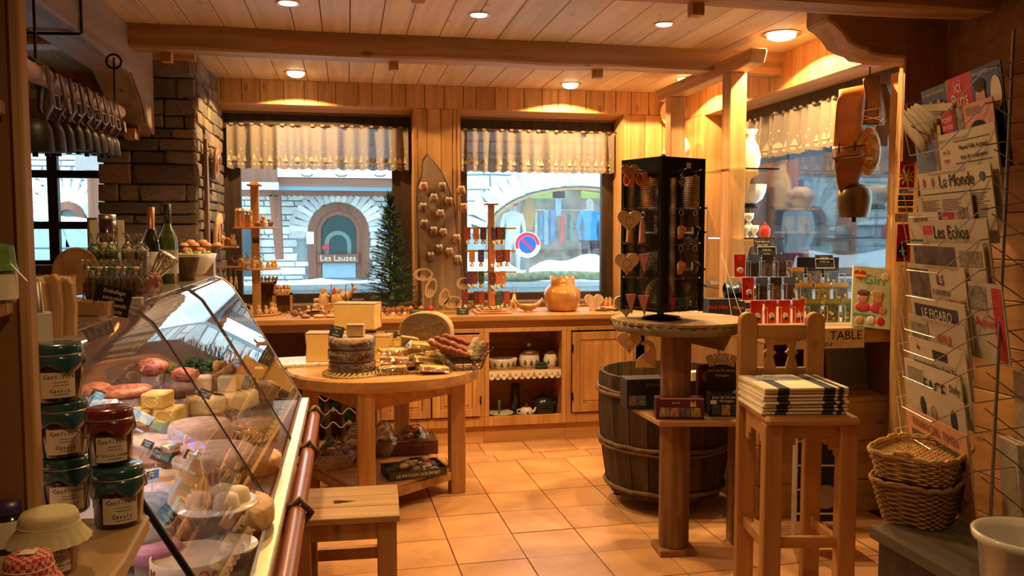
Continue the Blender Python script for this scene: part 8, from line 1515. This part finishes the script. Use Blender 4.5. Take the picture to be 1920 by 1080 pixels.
owls = [(794, 352, 1, 'orange brown', 'top row, outer side'), (829, 352, 0, 'dark', 'top row beside the point'), (813, 373, 2, 'feather skirted', 'below the top row'), (793, 390, 0, 'dark', 'third row at the bark edge'), (841, 379, 0, 'greyish', 'third row near the window'), (825, 402, 2, 'pale', 'middle of the fourth row'), (795, 421, 0, 'dark', 'fifth row at the bark edge'),
        (812, 434, 0, 'striped', 'sixth row, bark edge side'), (830, 437, 2, 'striped', 'sixth row, centre'), (855, 448, 1, 'reddish', 'window side below centre'), (822, 467, 0, 'big eyed', 'seventh row'), (841, 473, 2, 'olive', 'seventh row, window side'), (806, 481, 0, 'dark', 'lowest on the bark edge side'), (857, 487, 2, 'pale', 'lowest on the window side'), (864, 358, 1, 'dark', 'on the window frame edge'), (868, 390, 1, 'red brown', 'hanging at the window frame')]
SC_ = 6.4/FPX
for px, py, mi, cl, lb in owls:
    t = thing('nut_owl', '%s walnut owl with white eyes, %s of the bark board' % (cl, lb), 'ornament', (q.x+bx(px), 6.44-.062, WZ+bz_(py)), group='walnut owls'); 
    obj('nut_body', MB().ball((0, 0, 0), (.035, .026, .037), 12, 8), NUT[mi], t); obj('wing', MB().ball((-.014, -.012, -.01), (.014, .014, .022), 8, 6), NUT[(mi+1) % 3 if mi else 0], t); obj('wing', MB().ball((.014, -.012, -.01), (.014, .014, .022), 8, 6), NUT[0], t)
    for s_ in (-1, 1): obj('eye', MB().ball((s_*.013, -.024, .024), (.0125, .006, .0125), 9, 6), WP, t); obj('pupil', MB().ball((s_*.011, -.030, .024), .0035, 6, 4), INK, t)
    obj('beak', MB().cyl((0, -.022, .016), (0, -.03, .008), .004, .0005, n=5), YEL, t)
# nativity cut-outs
def oring(parent, a, b, m, rz=0, t=.004, th=.3):
    n = 32; o_ = [(a*math.cos(2*PI*i/n), b*math.sin(2*PI*i/n)) for i in range(n)]; i_ = [(a*(1-th)*math.cos(2*PI*i/n)+a*th*.3, b*(1-th*.9)*math.sin(2*PI*i/n)+b*.05) for i in range(n)]
    vs = [(x, -t, z) for x, z in o_+i_]+[(x, t, z) for x, z in o_+i_]; fs = []
    for i in range(n): j = (i+1) % n; fs += [(i, j, n+j, n+i), (2*n+i, 3*n+i, 3*n+j, 2*n+j), (i, 2*n+i, 2*n+j, j), (n+i, n+j, 3*n+j, 3*n+i)]
    mb = MB(); mb.add(vs, fs); return obj('cut_ring', mb, m, parent)
PLY = pmat('cut plywood', (.62, .44, .26), .6, var=.1, scale=20)
for k, (px, py, a, b, rt, lb) in enumerate(((789, 511, .07, .045, 0, 'uppermost oval, beside the fir tree'), (803, 536, .04, .075, .3, 'tall crescent in the second place'), (827, 553, .035, .065, .3, 'tall crescent in the middle'), (843, 563, .065, .045, -.1, 'wide oval low on the board'), (863, 528, .058, .045, 0, 'oval standing apart near the bell stand'))):
    hh = bz_(py); t = thing('nativity_cutout', 'plywood nativity cut-out on a rod, '+lb, 'ornament', (q.x+bx(px), 6.22 if k < 4 else 6.18, WZ), group='nativity cut-outs'); sub = Matrix.Rotation(rt, 4, 'Y')
    r_ = oring(t, a*1.05, b*1.05, PLY); r_.location = (0, 0, hh*.985); r_.rotation_euler = (0, rt, 0)
    for j in range(3): obj('cut_figure', MB().prism([(-.007, -b*.85), (.007, -b*.85), (.005, -b*.1-.006*j), (0, .0-.004*j), (-.005, -b*.1)], -.003, .003), PLY, t, loc=(-.018+.016*j, 0, hh*.985))
    obj('star', MB().prism([((.013 if i % 2 == 0 else .005)*math.cos(i*PI/5), (.013 if i % 2 == 0 else .005)*math.sin(i*PI/5)) for i in range(10)], -.003, .003), PLY, t, loc=(-a*.9, 0, hh*.985+b*.2)); obj('rod', MB().cyl((0, 0, 0), (0, 0, hh-b), .0022, n=5), PLY, t); obj('foot', MB().lathe([(.02, 0), (.02, .006), (.0005, .006)], n=12), PLY, t)
t = thing('gift_tray', 'flat pine tray under the nativity cut-outs', 'tray', tuple(wp(845, Y=6.10))); obj('tray_body', MB().box(-.13, .10, -.05, .05, 0, .012), PINEX, t, bev=.003); obj('tray_rim', MB().box(-.13, .10, -.05, -.045, .012, .018), PINEX, t)
slate(wp(784, Y=5.98), .105, .05, ['Crèches en bois', '9.50'], 'black slate label before the nativity cut-outs', rz=0, sz=.014); slate(wp(868, Y=5.98), .09, .05, ['Hiboux', '6.90'], 'black slate label near the bell stand foot', rz=0, sz=.014)
for j, (px, c) in enumerate(((770, ORG), (790, ORG), (808, RED))): p = wp(px, Y=6.06); t = thing('round_bauble', ('orange round bauble behind the slate label', 'second orange bauble nearer the board', 'red and orange bauble at the end of the label')[j], 'ornament', tuple(p+Vector((0, 0, .03)))); obj('bauble_body', MB().ball((0, 0, .012), .022, 12, 8), c, t); obj('cap', MB().ball((0, 0, .034), .006, 6, 4), BRASS, t); obj('foot', MB().lathe([(.012, -.029), (.010, -.005)], n=10), CARVD, t)
# strap and bell stand
q = wp(921, Y=6.12); bs = thing('key_ring_stand', 'four armed pine stand hung with leather straps and tiny brass bells', 'stand', tuple(q))
obj('centre_post', MB().box(-.022, .022, -.022, .022, .03, .80), PINE, bs, bev=.003); obj('top_cap', MB().box(-.05, .05, -.05, .05, .80, .812), PINEX, bs, bev=.003)
for k in range(3): obj('base_step', MB().box(-.13+.03*k, .13-.03*k, -.13+.03*k, .13-.03*k, .012*k, .012*k+.012), PINEX, bs, bev=.003)
SCOL = [pmat('strap %d' % i, c, .5, var=.15) for i, c in enumerate(((.42, .08, .03), (.55, .16, .04), (.22, .04, .02), (.62, .26, .06), (.05, .10, .03), (.14, .03, .02), (.10, .04, .16)))]
PCOL = ('red brown', 'orange red', 'dark brown', 'amber', 'green', 'maroon', 'purple')
for r_, (py, xs) in enumerate(((433, (877, 893, 906, 921, 929, 942)), (475, (885, 902, 917, 929, 940, 951)), (515, (880, 890, 902, 917, 928, 943)), (553, (872, 893, 903, 917, 928, 938, 950)))):
    z = EYE-(py-5-435)/FPX*(q.dot(HF))-WZ; obj('arm', MB().cyl((-.19, 0, z), (.19, 0, z), .006, n=8).cyl((0, -.17, z), (0, .17, z), .006, n=8), PINEX, bs)
    for i, px in enumerate(xs):
        dx = at(px, 500, Y=6.12).x-q.x; dy = 0 if abs(dx) > .04 else -.13
        ci = (r_*3+i*2+(i*i) % 3) % 7
        t = thing('strap_key_ring', '%s leather strap with a brass bell, %s along the %s arm' % (PCOL[ci], ORD[i], ('highest', 'second', 'third', 'lowest')[r_]), 'key ring', (q.x+dx, 6.12+dy, WZ+z), group='strap key rings'); h = .085
        obj('strap', MB().box(-.021, .021, -.012, -.008, -h, .004).box(-.021, .021, .008, .012, -h*.9, .004).box(-.021, .021, -.012, .012, .004, .008), SCOL[ci], t, bev=.002)
        obj('bell_body', MB().lathe([(.017, -.032), (.014, -.012), (.008, -.002), (.0005, 0)], n=10), BRASS, t, loc=(0, 0, -h)); obj('stud', MB().ball((0, -.013, -h*.45), .004, 6, 4), BRASS, t)
for k in range(6): p = wp(860+20*k, Y=6.34); figurine('bird', 'carved_animal', 'small carved trinket, %s behind the bell stand foot' % ORD[k], p, 1.0, jit(1), (CARV, CARVD)[k % 2])
figurine('quad', 'carved_squirrel', 'carved squirrel standing between bell stand and boat bowl', wp(963, Y=6.3), 1.6, 1.3); 
t = thing('wire_sculpture', 'little curled light wire ornament at the bell stand foot', 'ornament', tuple(wp(957, Y=6.0))); obj('curl', MB().tube([(.018*math.cos(a)*(1+.05*a), 0, .024+.018*math.sin(a)*(1+.05*a)) for a in [k*.5 for k in range(20)]], .0025, 5), CARV, t); obj('foot', MB().ball((0, 0, .003), (.02, .012, .003)), CARV, t)
p = wp(990, Y=6.12); t = thing('boat_bowl', 'boat shaped olive wood bowl with curled ends', 'bowl', tuple(p)); ob = pmat('olive wood', (.56, .30, .10), .35, var=.35, scale=16, coat=.3)
def boat(i, j, k=1.0): a = 2*PI*i; r = j; x = .115*r*math.cos(a)*k; y = .055*r*math.sin(a)*k; return (x, y, .008+.045*r**2+.05*abs(r*math.cos(a))**4)
obj('bowl_body', MB().grid(32, 8, boat), ob, t, solid=.006); obj('foot', MB().lathe([(.035, 0), (.03, .012), (.0005, .012)], n=16), ob, t)
for k in range(4): o = obj('carved_fruit', MB().ball((0, 0, 0), (.018, .016, .016), 9, 6), (CARV, YEL, CARV, CARVD)[k], loc=(p.x-.04+.027*k, p.y-.005, WZ+.045)); tag(o, ('pale carved fruit at the stand end of the boat bowl', 'yellow carved fruit in the boat bowl', 'second pale fruit in the boat bowl', 'brown carved fruit at the pot end of the boat bowl')[k], 'fruit')
p = wp(1054, Y=6.16); t = thing('turned_pot', 'big glossy turned olive wood pot with a broken rim', 'pot', tuple(p)); n = 40; prof = [(.095, 0), (.115, .01), (.135, .075), (.142, .13), (.13, .165), (.10, .195), (.092, .215), (.094, .255)]
mb = MB(); vs = []
for k, (r, z) in enumerate(prof): vs += [(r*math.cos(2*PI*j/n), r*math.sin(2*PI*j/n), z+(.012*math.sin(2*PI*j/n*3)+.012*(j % 7 == 0) if k == len(prof)-1 else 0)) for j in range(n)]
mb.add(vs, [(k*n+j, k*n+(j+1) % n, (k+1)*n+(j+1) % n, (k+1)*n+j) for k in range(len(prof)-1) for j in range(n)], True); obj('pot_body', mb, pmat('glossy olive wood', (.58, .27, .07), .25, var=.4, scale=9, coat=.6), t, solid=.006); obj('pot_floor', MB().lathe([(.0005, .003), (.1, .003)], n=24), ob, t)
p = wp(1113, Y=6.12); t = thing('wooden_heart', 'plain pale wooden heart upright beside the turned pot', 'ornament', (p.x, p.y, WZ+.068)); obj('heart_board', MB().prism(heart(1.3), -.012, .012), wood('striped heart', (.50, .32, .16), (.72, .52, .30), 2, fine=40, knots=0), t, bev=.004); obj('foot', MB().box(-.03, .03, -.015, .015, -.068, -.05), CARV, t)
for k in range(7): p = wp(1128+5*k, Y=6.0+.05*(k % 3)); o = obj('pocket_knife', MB().tube([(-.045, 0, .012), (0, 0, .014), (.045, 0, .01)], [.008, .01, .006], 7), (LEATHD, CARVD, BLACK, CARV)[k % 4], loc=(p.x, p.y, WZ+.016*(k % 2)), rot=(0, 0, jit(.8))); tag(o, 'small wooden handled knife, %s in the heap by the spinner' % ORD[k], 'knife', 'knives heaped by the spinner')
for k in range(6): p = wp(1135+8*k, Y=6.25); t = thing('wooden_peg_doll', 'orange brown wooden peg figure, %s behind the knives' % ORD[k], 'figurine', tuple(p), rot=(0, jit(.2), 0), group='peg figures'); obj('peg_body', MB().lathe([(.014, 0), (.016, .03), (.011, .07), (.0005, .08)], n=10), pmat('orange brown wood', (.55, .20, .06), .5, var=.25), t); obj('cap', MB().ball((0, 0, .082), .009, 7, 5), CARV, t)
for k in range(9): p = wp(895+10*k if k < 5 else 1075+9*k-45, Y=6.46); o = obj('wooden_button', MB().ball((0, 0, .012), (.02, .016, .012), 9, 5), (CARV, CARVD, ORG)[k % 3], loc=tuple(p)); tag(o, 'small rounded wooden trinket, %s along the second window sill' % ORD[k], 'trinket', 'rounded trinkets on the sill')
finish_texts()
